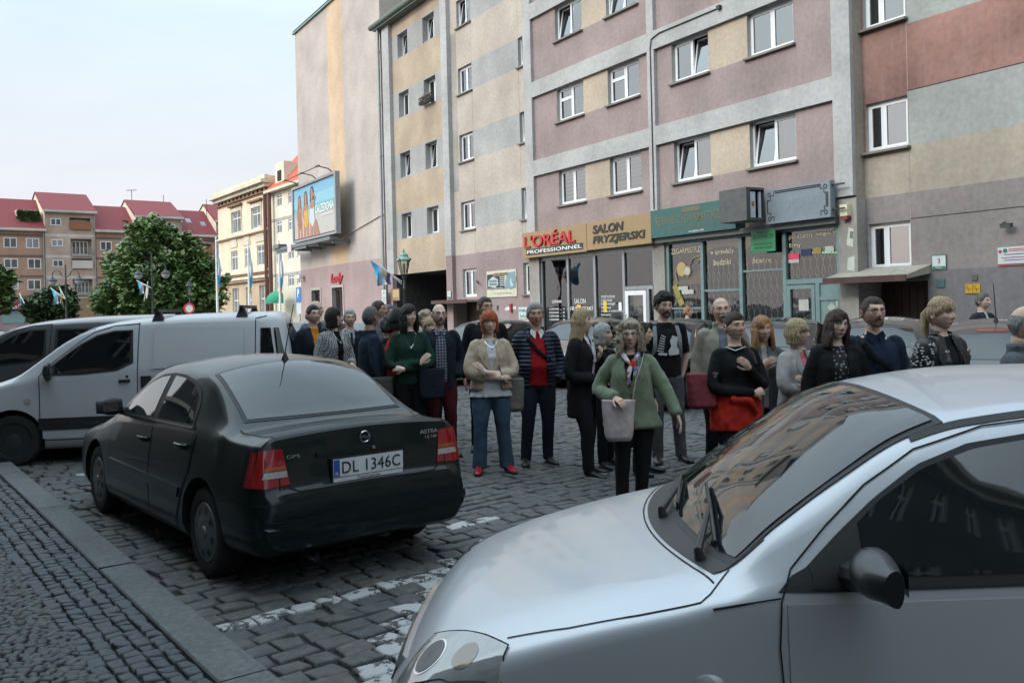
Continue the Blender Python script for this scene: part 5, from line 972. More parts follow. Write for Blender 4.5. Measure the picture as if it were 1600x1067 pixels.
flag('blue flag on the lamp post before the leafy tree', at(213, 438, 65.8), at(236, 450, 66), [FLB, FLW], 40, g, 1.0); flag('white flag on the lamp post before the leafy tree', at(231, 440, 65.7), at(225, 470, 66), [FLW, FLY], 40, g, .9)
flag('pale flag near the left edge', at(30, 458, 66), at(38, 474, 66), [FLW, FLB], 40, g, .8)
for px, top, lab in ((340, 374, 'white flagpole nearest the leafy tree'), (390, 376, 'white flagpole in front of the yellow townhouse'), (438, 378, 'white flagpole in front of the cream house')):
 dd = 70; bq = gz(px, dd); root = empty('flagpole', bq, 0, lab, 'flagpole', 'white flagpoles'); zt = zpx(top, px, dd); m = MB(); m.tube([(0, 0, 0), (0, 0, zt)], [.11, .06], 8); m.lathe([(.0, zt), (.1, zt + .08), (0, zt + .18)], n=8); m.build('pole', WHT, root)
 m = MB(); rows = []
 for j in range(13):
  v = j / 12; rows.append([(.08 + .26 * u * (.6 + .4 * math.sin(v * 5)), .15 * math.sin(u * 5 + v * 4), zt - .6 - v * 3.3 - u * .5) for u in (0, .33, .66, 1)])
 for j in range(12):
  for i in range(3): m.add([rows[j][i], rows[j][i + 1], rows[j + 1][i + 1], rows[j + 1][i]], [(0, 1, 2, 3)], 0 if j < 7 else (1 if j < 10 else 2))
 m.build('cloth', [FLW, FLB, FLY], root, True, None, False)
q = gz(296, 52); rs = empty('no_entry_sign', q, 0, 'round white road sign with red ring in front of the big tree', 'road sign'); zz = zpx(482, 296, 52); m = MB(); m.tube([(0, .03, 0), (0, .03, zz + .35)], .04, 6); m.build('post', DRAIN, rs); m = MB(); m.lathe([(0, 0), (.3, 0), (.3, .02), (0, .02)], (0, -.03, zz), 'y', 24, 0); m.tube([(.275 * math.cos(t), -.045, zz + .275 * math.sin(t)) for t in [i * math.pi / 14 for i in range(29)]], [(.055, .012)] * 29, 6, 1, flat=(0, 1, 0)) if False else m.grid([[(r_ * math.cos(t), -.043, zz + r_ * math.sin(t)) for t in [i * math.pi / 14 for i in range(28)]] for r_ in (.22, .33)], 1, True); m.build('disc', [WPL, mat('sign red', rgb('a5252b'), .5)], rs)
for px, w_ in ((318, .0), (352, .6)):
 q = gz(px, 60); r_ = empty('cafe_parasol', q, 0, 'white cafe parasol under the big tree' if px < 330 else 'white cafe parasol right of the big tree', 'parasol', 'white cafe parasols'); zt = zpx(489, px, 60); m = MB(); m.tube([(0, 0, 0), (0, 0, zt)], .04, 6); m.build('pole', ALU, r_); m = MB(); m.lathe([(1.6, zt - .55), (.8, zt - .2), (0, zt)], n=8); m.build('canopy', mat('white parasol cloth', (.55, .55, .55), .8), r_)
U0 = 20.0; on = (U0, 0, 0)
nb_ = empty('apartment_block', W(U0), RZ, 'plain grey block continuing the street beyond the right edge', 'building')
m = MB(on); holes = [(4 + i * 3.2, 5.5 + i * 3.2, z, z + 1.2) for i in range(15) for z in (2.4, 5.0, 7.75, 10.55)]
wall_sheet(m, 2.0, 54, 0, 16, .3, holes, [], 0, reveal=1, back=2); shell(m, 2.0, 54, 0, 16, .3, 11, 0); m.build('wall', [F0MAU, REVEAL, DARKROOM], nb_, fix=False)
# -- cars
def car_paint(name, color, metal=.0, rough=.45, coat=1.0, flake=.0, dirt=.12):
 m = mat(name, color, rough=rough, metal=metal, coat=coat, coat_rough=.025, var=.03, scale=2, dirt=dirt, dirtcol=tuple(c * .75 + .02 for c in color))
 return m
RUBBER = mat('black rubber trim', (.012, .012, .013), .55, var=.2); PLASTB = mat('black plastic', (.018, .018, .02), .5, var=.2, bump=.1, bscale=200); TYRE = mat('tyre rubber', (.016, .016, .016), .85, var=.3, scale=20, dirt=.3, dirtcol=(.05, .048, .045)); GAP = mat('panel gap', (.004, .004, .004), .9); CHROME = mat('chrome', (.62, .63, .65), .12, metal=1.0, var=.02); HUBC = mat('grey hub cap', (.16, .16, .165), .45, metal=.4, var=.1, dirt=.5, dirtcol=(.07, .065, .06)); STEELW = mat('dark steel wheel', (.03, .03, .032), .6)
CARGLASS = mat('car glass', (.010, .014, .016), .03, spec=.7, var=.2, ior=1.6); CARGLASSD = mat('dark car glass', (.006, .007, .008), .03, spec=.6, var=.2, ior=1.5)
LAMPC = mat('headlamp lens', (.22, .23, .23), .08, spec=.9, coat=1, var=.25, scale=7, ior=1.6); LAMPD = mat('headlamp inner', (.05, .052, .055), .15, metal=.5, var=.4, scale=14); LAMPA = mat('amber lens', (.34, .07, .012), .2, coat=.6); LAMPR = mat('red lens', (.27, .006, .008), .12, coat=1, var=.15, scale=12); LAMPW = mat('clear ribbed lens', (.35, .34, .33), .25, coat=.6, var=.5, scale=4, stretch=(60, 60, 1)); PLATEW = mat('plate white', (.55, .56, .57), .4); PLATEB = mat('plate blue', (.02, .07, .3), .4)
def pchip(xs, ys):
 xs = np.asarray(xs, float); ys = np.asarray(ys, float); h = np.diff(xs); d = np.diff(ys) / h; m = np.zeros(len(xs))
 for i in range(1, len(xs) - 1):
  if d[i - 1] * d[i] > 0:
   w1 = 2 * h[i] + h[i - 1]; w2 = h[i] + 2 * h[i - 1]; m[i] = (w1 + w2) / (w1 / d[i - 1] + w2 / d[i])
 m[0] = d[0]; m[-1] = d[-1]
 def f(x):
  i = int(min(max(np.searchsorted(xs, x) - 1, 0), len(h) - 1)); t = (x - xs[i]) / h[i]; t = min(max(t, 0), 1)
  return float((2 * t ** 3 - 3 * t ** 2 + 1) * ys[i] + (t ** 3 - 2 * t ** 2 + t) * h[i] * m[i] + (-2 * t ** 3 + 3 * t ** 2) * ys[i + 1] + (t ** 3 - t ** 2) * h[i] * m[i + 1])
 return f
def fillet(pts, rad, nf=4):
 """rounded polyline: every corner i gets radius rad[i]; constant number of points"""
 out = [Vector(pts[0])]
 for i in range(1, len(pts) - 1):
  p, a, b = Vector(pts[i]), Vector(pts[i - 1]), Vector(pts[i + 1]); la, lb = (a - p).length, (b - p).length
  r = min(rad[i], la * .48, lb * .48); q0 = p + (a - p) * (r / max(la, 1e-6)); q1 = p + (b - p) * (r / max(lb, 1e-6))
  for j in range(nf + 1): t = j / nf; out.append(q0 * (1 - t) ** 2 + p * 2 * t * (1 - t) + q1 * t * t)
 out.append(Vector(pts[-1])); return out
def resample(pts, seg):
 out = []
 for i in range(len(pts) - 1):
  n = seg[i] if i < len(seg) else 1
  for j in range(n): out.append(pts[i].lerp(pts[i + 1], j / n))
 out.append(pts[-1]); return out
class Car:
 """one closed body skin lofted from cross sections, with wheel arches cut out; every other part is laid on that skin
    local axes: +x forward, +y the car's left, z up; s = metres back from the nose"""
 def __init__(c, name, label, loc, az, Ln, rows, wheels, wr, paint, group=None, arch=None, cat='car', dens=1.0):
  c.L = Ln; c.paint = paint; c.root = empty(name, loc, 0, label, cat, group); c.root.rotation_euler = (0, 0, az)
  ks = [r[0] for r in rows]; c.f = [pchip(ks, [r[i] for r in rows]) for i in range(1, len(rows[0]))]
  s = set();
  for i in range(len(ks) - 1):
   n = max(1, int(math.ceil((ks[i + 1] - ks[i]) / (.055 / dens))))
   for j in range(n + 1): s.add(round(ks[i] + (ks[i + 1] - ks[i]) * j / n, 4))
  secs = []
  for x in sorted(s): secs.append(c.section(x))
  mb = MB(); n = len(secs[0])
  full = [[(Ln / 2 - x, -p.x, p.y) for p in sec[1:-1]][::-1] and ([(Ln / 2 - x, p.x, p.y) for p in sec] + [(Ln / 2 - x, -p.x, p.y) for p in sec[-2:0:-1]]) for x, sec in zip(sorted(s), secs)]
  mb.grid(full, closed=True); k = len(full[0]); b = 0
  mb.f.append(tuple(range(k))[::-1]); mb.f.append(tuple((len(full) - 1) * k + j for j in range(k))); mb.m += [0, 0]
  me = mb.mesh('body'); bm = bmesh.new(); bm.from_mesh(me); bmesh.ops.remove_doubles(bm, verts=bm.verts, dist=.0004); bmesh.ops.recalc_face_normals(bm, faces=bm.faces); bm.to_mesh(me);
  c.bvh = BVHTree.FromBMesh(bm); bm.free()
  c.wheels = wheels; c.wr = wr; R = arch or wr + .055
  me.materials.append(paint); me.materials.append(GAP)
  ob = bpy.data.objects.new('body', me); COL.objects.link(ob); cut = MB()
  for (ws, hy) in wheels:
   for sgn in (1, -1):
    y0, y1 = sorted((sgn * (hy - .22), sgn * (hy + .5)))
    cut.lathe([(R, y0), (R, y1)], (Ln / 2 - ws, 0, wr + .01), 'y', 40, 1)
  cm = cut.mesh('arch'); cm.materials.append(paint); cm.materials.append(GAP)
  bm = bmesh.new(); bm.from_mesh(cm); bmesh.ops.recalc_face_normals(bm, faces=bm.faces); bm.to_mesh(cm); bm.free()
  co = bpy.data.objects.new('arch', cm); COL.objects.link(co)
  md_ = ob.modifiers.new('b', 'BOOLEAN'); md_.operation = 'DIFFERENCE'; md_.object = co; md_.solver = 'EXACT'
  dg = bpy.context.evaluated_depsgraph_get(); dg.update(); nm = bpy.data.meshes.new_from_object(ob.evaluated_get(dg)); ob.modifiers.clear(); ob.data = nm; nm.name = 'body'
  bpy.data.objects.remove(co); nm.shade_smooth(); nm.set_sharp_from_angle(angle=R_(32)); ob.parent = c.root; c.body = ob
  for ws, hy in wheels:
   for sgn in (1, -1): c.arch_lip(ws, sgn, R)
 def section(c, x):
  zt, ze, we, zs, ws, zm, wm, zb = [f(x) for f in c.f]; wb = wm * .9
  pts = [(0, zb), (wb, zb), (wm * .985, zb + min(.1, (zm - zb) * .5)), (wm, zm), (ws, zs), ((ws + we) / 2 + .012 * min(1, (ze - zs) / .3), (zs + ze) / 2), (we, ze), (we * .62, ze + (zt - ze) * .62), (we * .3, ze + (zt - ze) * .91), (0, zt)]
  q = fillet([Vector((a, b)) for a, b in pts], [0, .05, .1, .22, .05, .4, .07, .3, .3, 0], 3)
  return q
 def hit(c, ax, a, b, side=1):
  if ax == 'side': o, d = Vector((a, side * 3, b)), Vector((0, -side, 0))
  elif ax == 'top': o, d = Vector((a, b, 4)), Vector((0, 0, -1))
  elif ax == 'rear': o, d = Vector((-6, a, b)), Vector((1, 0, 0))
  else: o, d = Vector((6, a, b)), Vector((-1, 0, 0))
  h = c.bvh.ray_cast(o, d);
  if h[0] is None:
   h = c.bvh.find_nearest(o + d * (3 - .7 if ax == 'side' else 4));
  return h[0], h[1]
 def X(c, s): return c.L / 2 - s
 def patch(c, name, ax, low, top, m, off=.003, n=20, k=8, side=1, parent=None, mirror=False, rim=True, skirt=True):
  """skin-hugging panel between two curves given in (s, z), (s, y) or (y, z)"""
  def curve(pts, cnt):
   P = [Vector(p) for p in pts]; ls = [0]
   for i in range(len(P) - 1): ls.append(ls[-1] + (P[i + 1] - P[i]).length)
   out = []
   for j in range(cnt + 1):
    t = ls[-1] * j / cnt; i = 0
    while i < len(P) - 2 and ls[i + 1] < t: i += 1
    u = (t - ls[i]) / max(ls[i + 1] - ls[i], 1e-9); out.append(P[i].lerp(P[i + 1], min(max(u, 0), 1)))
   return out
  lo, hi = curve(low, n), curve(top, n); rows = []
  for j in range(k + 1):
   row = []
   for i in range(n + 1):
    p = lo[i].lerp(hi[i], j / k); a = c.X(p.x) if ax in ('side', 'top') else p.x
    h, nn = c.hit(ax, a, p.y, side); row.append((h, nn))
   rows.append(row)
  mb = MB(); mb.grid([[h + nn * off for h, nn in r] for r in rows])
  if skirt:
   b = [rows[0][i] for i in range(n + 1)] + [rows[j][n] for j in range(1, k + 1)] + [rows[k][i] for i in range(n - 1, -1, -1)] + [rows[j][0] for j in range(k - 1, 0, -1)]
   mb.grid([[h + nn * off for h, nn in b], [h - nn * .002 for h, nn in b]], closed=True)
  o = mb.build(name, m, parent or c.root, True, 40);
  me = o.data;
  if mirror:
   m2 = me.copy()
   for v in m2.vertices: v.co.y = -v.co.y
   m2.flip_normals(); o2 = bpy.data.objects.new(name, m2); COL.objects.link(o2); o2.parent = parent or c.root; return o, o2
  return o
 def line(c, name, ax, pts, m=None, w=.006, off=.0045, side=1, mirror=False, parent=None, cnt=None, mb=None):
  P = [Vector(p) for p in pts]; dense = []
  for i in range(len(P) - 1):
   q = max(2, int((P[i + 1] - P[i]).length / .03))
   for j in range(q): dense.append(P[i].lerp(P[i + 1], j / q))
  dense.append(P[-1]); L_, R2 = [], []
  for i, p in enumerate(dense):
   t = (dense[min(i + 1, len(dense) - 1)] - dense[max(i - 1, 0)]).normalized(); nn = Vector((-t.y, t.x)) * (w / 2)
   for lst, q in ((L_, p + nn), (R2, p - nn)):
    a = c.X(q.x) if ax in ('side', 'top') else q.x; h, no = c.hit(ax, a, q.y, side); lst.append(h + no * off)
  own = mb is None; mb = mb or MB(); mb.grid([L_, R2])
  if mirror:
   m2 = MB() if own else mb; m2.grid([[Vector((p.x, -p.y, p.z)) for p in L_], [Vector((p.x, -p.y, p.z)) for p in R2]])
   if own: m2.build(name, m or GAP, parent or c.root, True, None)
  if own: return mb.build(name, m or GAP, parent or c.root, True, None)
 def arch_lip(c, ws, sgn, R): pass
 def wheel(c, ws, hy, sgn, kind='cap', steer=0.0, tw=.19):
  r = c.wr; mb = MB(); y1 = sgn * hy; y0 = sgn * (hy - tw); cc = (0, 0, 0); rr = r * .66
  prof = [(rr, y0), (r * .93, y0 + sgn * .005), (r, y0 + sgn * .03), (r, y1 - sgn * .03), (r * .965, y1 - sgn * .008), (r * .9, y1 + sgn * .004), (rr * 1.03, y1 - sgn * .003), (rr, y1 - sgn * .015), (rr, y0)]
  mb.lathe([(a, b - y1) for a, b in prof][:-1], cc, 'y', 36, 0)
  t = mb.build('wheel', TYRE, c.root, True, 40); t.location = (c.X(ws), y1, r); t.rotation_euler = (0, 0, steer)
  mb = MB(); q = sgn
  if kind == 'cap':
   mb.lathe([(rr * 1.01, -q * .012), (rr * .97, q * .0), (rr * .86, -q * .004), (rr * .5, q * .012), (rr * .22, q * .006), (rr * .2, q * .016), (0, q * .018)], cc, 'y', 36, 0)
   for i in range(8):
    a = i * math.pi / 4 + .2; ra, rb = rr * .64, rr * .84
    pts = [(math.cos(a + da) * rad, q * yy, math.sin(a + da) * rad) for da, rad, yy in ((-.10, ra, .0115), (.10, ra, .0115), (.17, rb, .004), (-.17, rb, .004))]
    mb.poly(pts if q < 0 else pts[::-1], 1)
  elif kind == 'alloy':
   mb.lathe([(rr * 1.0, -q * .1), (rr * .3, -q * .1), (0, -q * .1)], cc, 'y', 30, 1); mb.lathe([(rr * 1.0, -q * .02), (rr * .98, q * .002), (rr * .9, -q * .02), (rr * .9, -q * .06)], cc, 'y', 30, 0); mb.lathe([(rr * .22, -q * .08), (rr * .22, q * 0), (rr * .15, q * .005), (0, q * .006)], cc, 'y', 20, 0)
   for i in range(5):
    a = i * 2 * math.pi / 5; d = Vector((math.cos(a), 0, math.sin(a))); p = Vector((-d.z, 0, d.x)); y = Vector((0, q, 0))
    v = [d * rr * .15 + p * .03, d * rr * .15 - p * .03, d * rr * .93 - p * .022, d * rr * .93 + p * .022]; mb.add([w + y * -.005 for w in v] + [w + y * -.05 for w in v], [(0, 1, 2, 3), (0, 4, 5, 1), (1, 5, 6, 2), (2, 6, 7, 3), (3, 7, 4, 0)], 0)
  else:
   mb.lathe([(rr, -q * .02), (rr * .92, -q * .03), (rr * .6, -q * .05), (rr * .55, -q * .02), (rr * .25, -q * .01), (0, -q * .005)], cc, 'y', 30, 1)
  mb.build('rim', [HUBC if kind != 'alloy' else CHROME if False else HUBC, STEELW], t, True, 35); return t
 def all_wheels(c, kind='cap', tw=.19, steer=0.0):
  for i, (ws, hy) in enumerate(c.wheels):
   for s in (1, -1): c.wheel(ws, hy, s, kind, steer if i == 0 else 0, tw)
 def mirror(c, s, z, m, side=1, size=(.11, .2, .14), stalk=.06, glassm=None):
  h, n = c.hit('side', c.X(s), z, side); mb = MB(); lx, ly, lz = size; cy = h.y + side * (stalk + ly / 2); cz = z + lz * .25; rows = []
  for i in range(9):
   t = i / 8; kx = math.sin(math.pi * (.12 + .8 * t)) ** .6; rows.append([(h.x - lx * .2 + lx * kx * (.5 * (math.cos(a) if math.cos(a) > 0 else math.cos(a) * .55)), cy + side * ly * (t - .5), cz + lz * .5 * math.sin(a) * (.72 + .28 * math.sin(math.pi * min(1, t * 1.25)))) for a in [j * math.pi / 9 for j in range(18)]])
  mb.grid(rows, closed=True); mb.poly(rows[0][::-1]); mb.poly(rows[-1]); o = mb.build('wing_mirror', m, c.root, True, 60)
  st = MB(); st.tube([h - Vector((0, side * .03, .0)) + Vector((.01, 0, -.02)), Vector((h.x, cy - side * ly * .3, cz - lz * .2))], [(.035, .045), (.03, .03)], 8); st.build('stalk', PLASTB, o, True)
  g = MB(); xb = h.x - lx * .2 - lx * .29; g.quad((xb, cy - side * ly * .3, cz - lz * .26), (xb, cy + side * ly * .3, cz - lz * .26), (xb, cy + side * ly * .3, cz + lz * .26), (xb, cy - side * ly * .3, cz + lz * .26)); g.build('mirror_glass', CHROME, o); return o
 def handle(c, s, z, m, side=1, w=.17, parent=None):
  h, n = c.hit('side', c.X(s), z, side); mb = MB(); h2, _ = c.hit('side', c.X(s + w), z, side)
  mb.tube([h - n * .005, h.lerp(h2, .12) + n * .028, h.lerp(h2, .5) + n * .034, h.lerp(h2, .88) + n * .028, h2 - n * .005], [(.012, .02)] * 5, 8, flat=(0, 1, 0)); return mb.build('door_handle', m, parent or c.root, True)
 def plate(c, rear, y, z, txt, w=.52, h=.114, off=.02, tilt=0.0, two='PL'):
  hh, n = c.hit('rear' if rear else 'front', y, z); sx = -1 if rear else 1; x = hh.x + sx * off
  mb = MB(); mb.box(min(x, x - sx * .015), max(x, x - sx * .015), y - w / 2 - .008, y + w / 2 + .008, z - h / 2 - .03, z + h / 2 + .008, 1); mb.box(min(x + sx * .004, x), max(x + sx * .004, x), y - w / 2, y + w / 2, z - h / 2, z + h / 2, 0)
  left = y + w / 2 if rear else y - w / 2; sg = -1 if rear else 1
  a, b = left + sg * .003, left + sg * .045; mb.box(min(x + sx * .006, x), max(x + sx * .006, x), min(a, b), max(a, b), z - h / 2 + .004, z + h / 2 - .004, 2); o = mb.build('number_plate', [PLATEW, PLASTB, PLATEB], c.root, fix=False)
  for t, a0, z0, ww, hh2, mm in ((txt, .062, -.038, w - .085, .076, BLKL), (two, .014, -.045, .022, .02, WHT)):
   me = text_mesh(t, ww, hh2, .001, space=1.05)
   for v in me.vertices: q = v.co.copy(); v.co = (x + sx * (.0065 + q.z), left + sg * (a0 + q.x), z + z0 + q.y)
   finish('plate_lettering', me, mm, o, fix=False)
  return o, x
def badge_text(c, rear, body, yl, z, w, h, m, off=.006):
 me = text_mesh(body, w, h, .003, bold=.01); sg = -1 if rear else 1; sx = -1 if rear else 1
 cache = {}
 for v in me.vertices:
  q = v.co.copy(); y = yl + sg * q.x; hh, n = c.hit('rear' if rear else 'front', y, z + q.y); v.co = (hh.x + sx * (off * .3 + q.z), y, z + q.y)
 finish('badge', me, m, c.root, fix=False)
SILV = car_paint('silver metallic paint', (.50, .52, .55), metal=.4, rough=.38, coat=.6); SILV.node_tree.nodes['Principled BSDF'].inputs['Coat Roughness'].default_value = .07
GREEN = car_paint('dark green paint', (.0025, .008, .0075), metal=.0, rough=.3, dirt=.0, coat=.3); GREEN.node_tree.nodes['Principled BSDF'].inputs['Specular IOR Level'].default_value = .25
rows = [(0.0, .52, .50, .34, .48, .52, .46, .50, .42), (.012, .565, .54, .40, .51, .60, .46, .58, .36), (.04, .62, .585, .47, .54, .665, .46, .66, .28), (.10, .69, .655, .53, .60, .72, .46, .735, .21), (.17, .745, .715, .565, .655, .755, .46, .78, .19), (.28, .80, .77, .595, .71, .775, .48, .81, .18), (.50, .872, .845, .62, .785, .785, .5, .822, .175), (.75, .934, .909, .635, .85, .785, .52, .823, .175), (.93, .972, .946, .645, .89, .782, .54, .823, .175),
  (1.04, 1.005, .965, .68, .915, .78, .55, .823, .175), (1.20, 1.145, 1.085, .672, .935, .785, .56, .823, .175), (1.40, 1.295, 1.23, .645, .95, .79, .57, .823, .175), (1.58, 1.41, 1.342, .618, .96, .79, .57, .823, .175), (1.75, 1.46, 1.395, .608, .97, .79, .57, .823, .175), (2.1, 1.498, 1.43, .602, .985, .79, .57, .823, .175), (2.6, 1.50, 1.43, .596, 1.0, .785, .57, .823, .175), (3.0, 1.475, 1.405, .585, 1.02, .775, .57, .82, .18), (3.35, 1.42, 1.35, .56, 1.035, .755, .57, .81, .2), (3.52, 1.35, 1.29, .515, 1.03, .735, .57, .80, .22), (3.64, 1.17, 1.12, .54, 1.0, .72, .57, .785, .25), (3.74, .95, .92, .56, .86, .70, .57, .765, .28), (3.79, .75, .72, .56, .66, .68, .55, .74, .32), (3.817, .54, .52, .5, .5, .62, .47, .66, .4)]
SL = 3.817; AZS = R_(180 - 4)
c = Car('hatchback_car', 'silver hatchback nosing in at right front with black wing mirror', (0, 0, 0), AZS, SL, rows, [(.76, .79), (3.25, .79)], .295, SILV, dens=2.2)
_fw = Vector((math.cos(AZS), math.sin(AZS), 0)); _lf = Vector((-_fw.y, _fw.x, 0))
c.root.location = Vector((.65, 3.25, 0)) - _fw * (SL / 2 - 1.06)
def lerp_(a, b, t): return a + (b - a) * t
c.patch('cowl', 'top', [(1.02 - .13 * (1 - (y / .66) ** 2), y) for y in [-.66 + 1.32 * i / 24 for i in range(25)]], [(1.17 - .10 * (1 - (y / .66) ** 2), y) for y in [-.655 + 1.31 * i / 24 for i in range(25)]], PLASTB, .0035, 28, 5)
c.patch('windscreen_seal', 'top', [(1.07 - .10 * (1 - (y / .655) ** 2), y) for y in [-.655 + 1.31 * i / 24 for i in range(25)]], [(1.70 - .05 * (1 - (y / .57) ** 2), y) for y in [-.588 + 1.176 * i / 24 for i in range(25)]], RUBBER, .0045, 30, 22)
c.patch('windscreen', 'top', [(1.092 - .10 * (1 - (y / .635) ** 2), y) for y in [-.632 + 1.264 * i / 24 for i in range(25)]], [(1.675 - .05 * (1 - (y / .55) ** 2), y) for y in [-.57 + 1.14 * i / 24 for i in range(25)]], CARGLASS, .0075, 30, 22)
hy_ = lambda s: np.interp(s, [.06, .18, .35, .6, .95], [.40, .555, .64, .69, .715])
c.line('bonnet_gap', 'top', [(.42, .70), (.6, .735), (.8, .752), (.97, .755), (1.0, .735), (1.065, .665)], GAP, .0045, .002, mirror=True)
c.line('bonnet_gap', 'top', [(1.015 - .14 * (1 - (y / .70) ** 2), y) for y in [-.70 + 1.4 * i / 24 for i in range(25)]], GAP, .005, .002)
for (a, b, nm) in (((1.06, .52), (1.12, -.05), 0), ((1.0, .0), (1.08, -.52), 1)):
 m = MB(); P = []
 for i in range(9):
  t = i / 8; s_, y = lerp_(a[0], b[0], t), lerp_(a[1], b[1], t); h, n = c.hit('top', c.X(s_), y); P.append(h + n * (.022 if i else .03))
 m.tube(P, [(.006, .009)] * 9, 6); m.tube([P[1] + Vector((0, 0, .002)), P[4] + Vector((0, 0, .02)), P[7] + Vector((0, 0, .004))], .007, 6); h, n = c.hit('top', c.X(a[0] - .06), a[1] + .02); m.tube([h, h + n * .03, P[4] + Vector((0, 0, .02))], [.018, .014, .008], 8); m.build('wiper', PLASTB, c.root, True)
wl = lambda s: np.interp(s, [1.15, 3.3], [.955, 1.03])
c.patch('door', 'side', [(1.20, .30), (2.36, .29)], [(1.20, .915), (2.36, .955)], SILV, .0035, 24, 14, mirror=True)
c.patch('side_trim', 'side', [(1.18, .945), (1.40, .95), (2.4, .985)], [(1.22, .985), (1.36, 1.06), (2.4, 1.01)], RUBBER, .004, 24, 5, mirror=True)
top_c = [(1.26, 1.0), (1.36, 1.09), (1.47, 1.18), (1.60, 1.268), (1.75, 1.325), (1.98, 1.36), (2.36, 1.372)]
c.patch('window_seal', 'side', [(1.27, .952), (2.38, .99)], [(1.275, .985)] + [(s_ - .004, z + .002) for s_, z in top_c], RUBBER, .005, 34, 12, mirror=True)
lw, rw = c.patch('side_window', 'side', [(1.415, .985), (2.33, 1.015)], [(1.415, 1.12), (1.485, 1.18), (1.61, 1.26), (1.76, 1.312), (1.985, 1.347), (2.33, 1.359)], CARGLASS, .008, 30, 12, mirror=True)
c.patch('window_seal', 'side', [(2.42, .992), (3.25, 1.06), (3.36, 1.12)], [(2.42, 1.37), (2.85, 1.352), (3.2, 1.29), (3.33, 1.19)], RUBBER, .005, 24, 10, mirror=True)
c.patch('rear_side_window', 'side', [(2.45, 1.015), (3.2, 1.078), (3.3, 1.12)], [(2.45, 1.35), (2.83, 1.332), (3.16, 1.27), (3.28, 1.18)], CARGLASS, .008, 24, 10, mirror=True)
m = MB()
for pts in ([(1.185, .24), (1.185, .62), (1.175, .80), (1.185, .92), (1.22, 1.0), (1.33, 1.11), (1.45, 1.215), (1.6, 1.31), (1.8, 1.372), (2.0, 1.395), (2.4, 1.405)], [(2.385, .25), (2.39, .9), (2.4, 1.0)], [(1.18, .26), (2.39, .25)], [(1.185, .93), (1.08, .912), (1.0, .898)]): c.line('g', 'side', pts, GAP, .0045, .005, mirror=True, mb=m)
m.build('panel_gap', GAP, c.root, True, None)
c.line('roof_strip', 'top', [(1.60, .606), (1.75, .60), (2.0, .597), (2.6, .590), (3.2, .565)], RUBBER, .022, .004, mirror=True)
c.patch('rub_strip', 'side', [(1.21, .42), (2.36, .41)], [(1.21, .50), (2.36, .49)], PLASTB, .008, 20, 4, mirror=True)
c.handle(2.12, .865, SILV); c.handle(2.12, .865, SILV, -1)
c.mirror(1.38, 1.0, mat('black mirror shell', (.008, .009, .012), .4, coat=.35), 1, (.15, .22, .13), .045); c.mirror(1.38, 1.0, MATS['black mirror shell'], -1, (.15, .22, .13), .045)
h, n = c.hit('side', c.X(.98), .70); m = MB(); m.lathe([(.0, .014), (.02, .012), (.034, 0.002), (.036, -.005)], (0, 0, 0), 'y', 20); o = m.build('side_repeater', mat('smoked lens', (.32, .32, .33), .15, coat=1), c.root, True); o.location = h; o.scale = (1.25, 1, .85)
for sd in (1, -1):
 o = c.patch('headlight', 'top', [(.07, sd * .57), (.10, sd * .65), (.17, sd * .715), (.27, sd * .77), (.40, sd * .792)], [(.175, sd * .50), (.225, sd * .545), (.29, sd * .60), (.355, sd * .66), (.425, sd * .735)], LAMPC, .006, 22, 10)
 def ell(cx, cy, rx, ry): return [(cx - rx * math.sin(t), sd * (cy - ry * math.cos(t))) for t in [i * math.pi / 10 for i in range(11)]], [(cx + rx * math.sin(t), sd * (cy - ry * math.cos(t))) for t in [i * math.pi / 10 for i in range(11)]]
 for nm, q, m_, of_ in (('bezel', ell(.185, .625, .05, .062), CHROME, .0075), ('reflector', ell(.185, .625, .044, .055), LAMPD, .0088), ('indicator', ell(.30, .71, .04, .045), mat('smoky amber lens', (.16, .11, .07), .12, coat=1), .0075)): c.patch(nm, 'top', q[0], q[1], m_, of_, 16, 6, parent=o)
 c.line('headlight_seal', 'top', [(.175, sd * .495), (.225, sd * .54), (.29, sd * .597), (.355, sd * .657), (.428, sd * .735), (.405, sd * .794)], GAP, .005, .006)
c.patch('grille', 'front', [(-.40, .545), (.40, .545)], [(-.40, .585), (.40, .585)], PLASTB, .005, 16, 3); c.patch('grille_bar', 'front', [(-.42, .59), (0, .60), (.42, .59)], [(-.42, .625), (0, .64), (.42, .625)], CHROME, .012, 18, 3); c.patch('air_intake', 'front', [(-.45, .27), (.45, .27)], [(-.48, .37), (.48, .37)], PLASTB, .004, 16, 3)
c.line('bumper_gap', 'side', [(.14, .60), (.30, .62), (.42, .56)], GAP, .006, .004, mirror=True)
c.patch('rear_window', 'rear', [(-.5, 1.06), (.5, 1.06)], [(-.45, 1.30), (.45, 1.30)], CARGLASSD, .006, 14, 8); [c.patch('tail_light', 'rear', [(s_ * .60, .72), (s_ * .71, .74)], [(s_ * .56, 1.0), (s_ * .66, 1.0)], LAMPR, .006, 6, 8) for s_ in (1, -1)]
c.all_wheels('cap', steer=0); silver = c
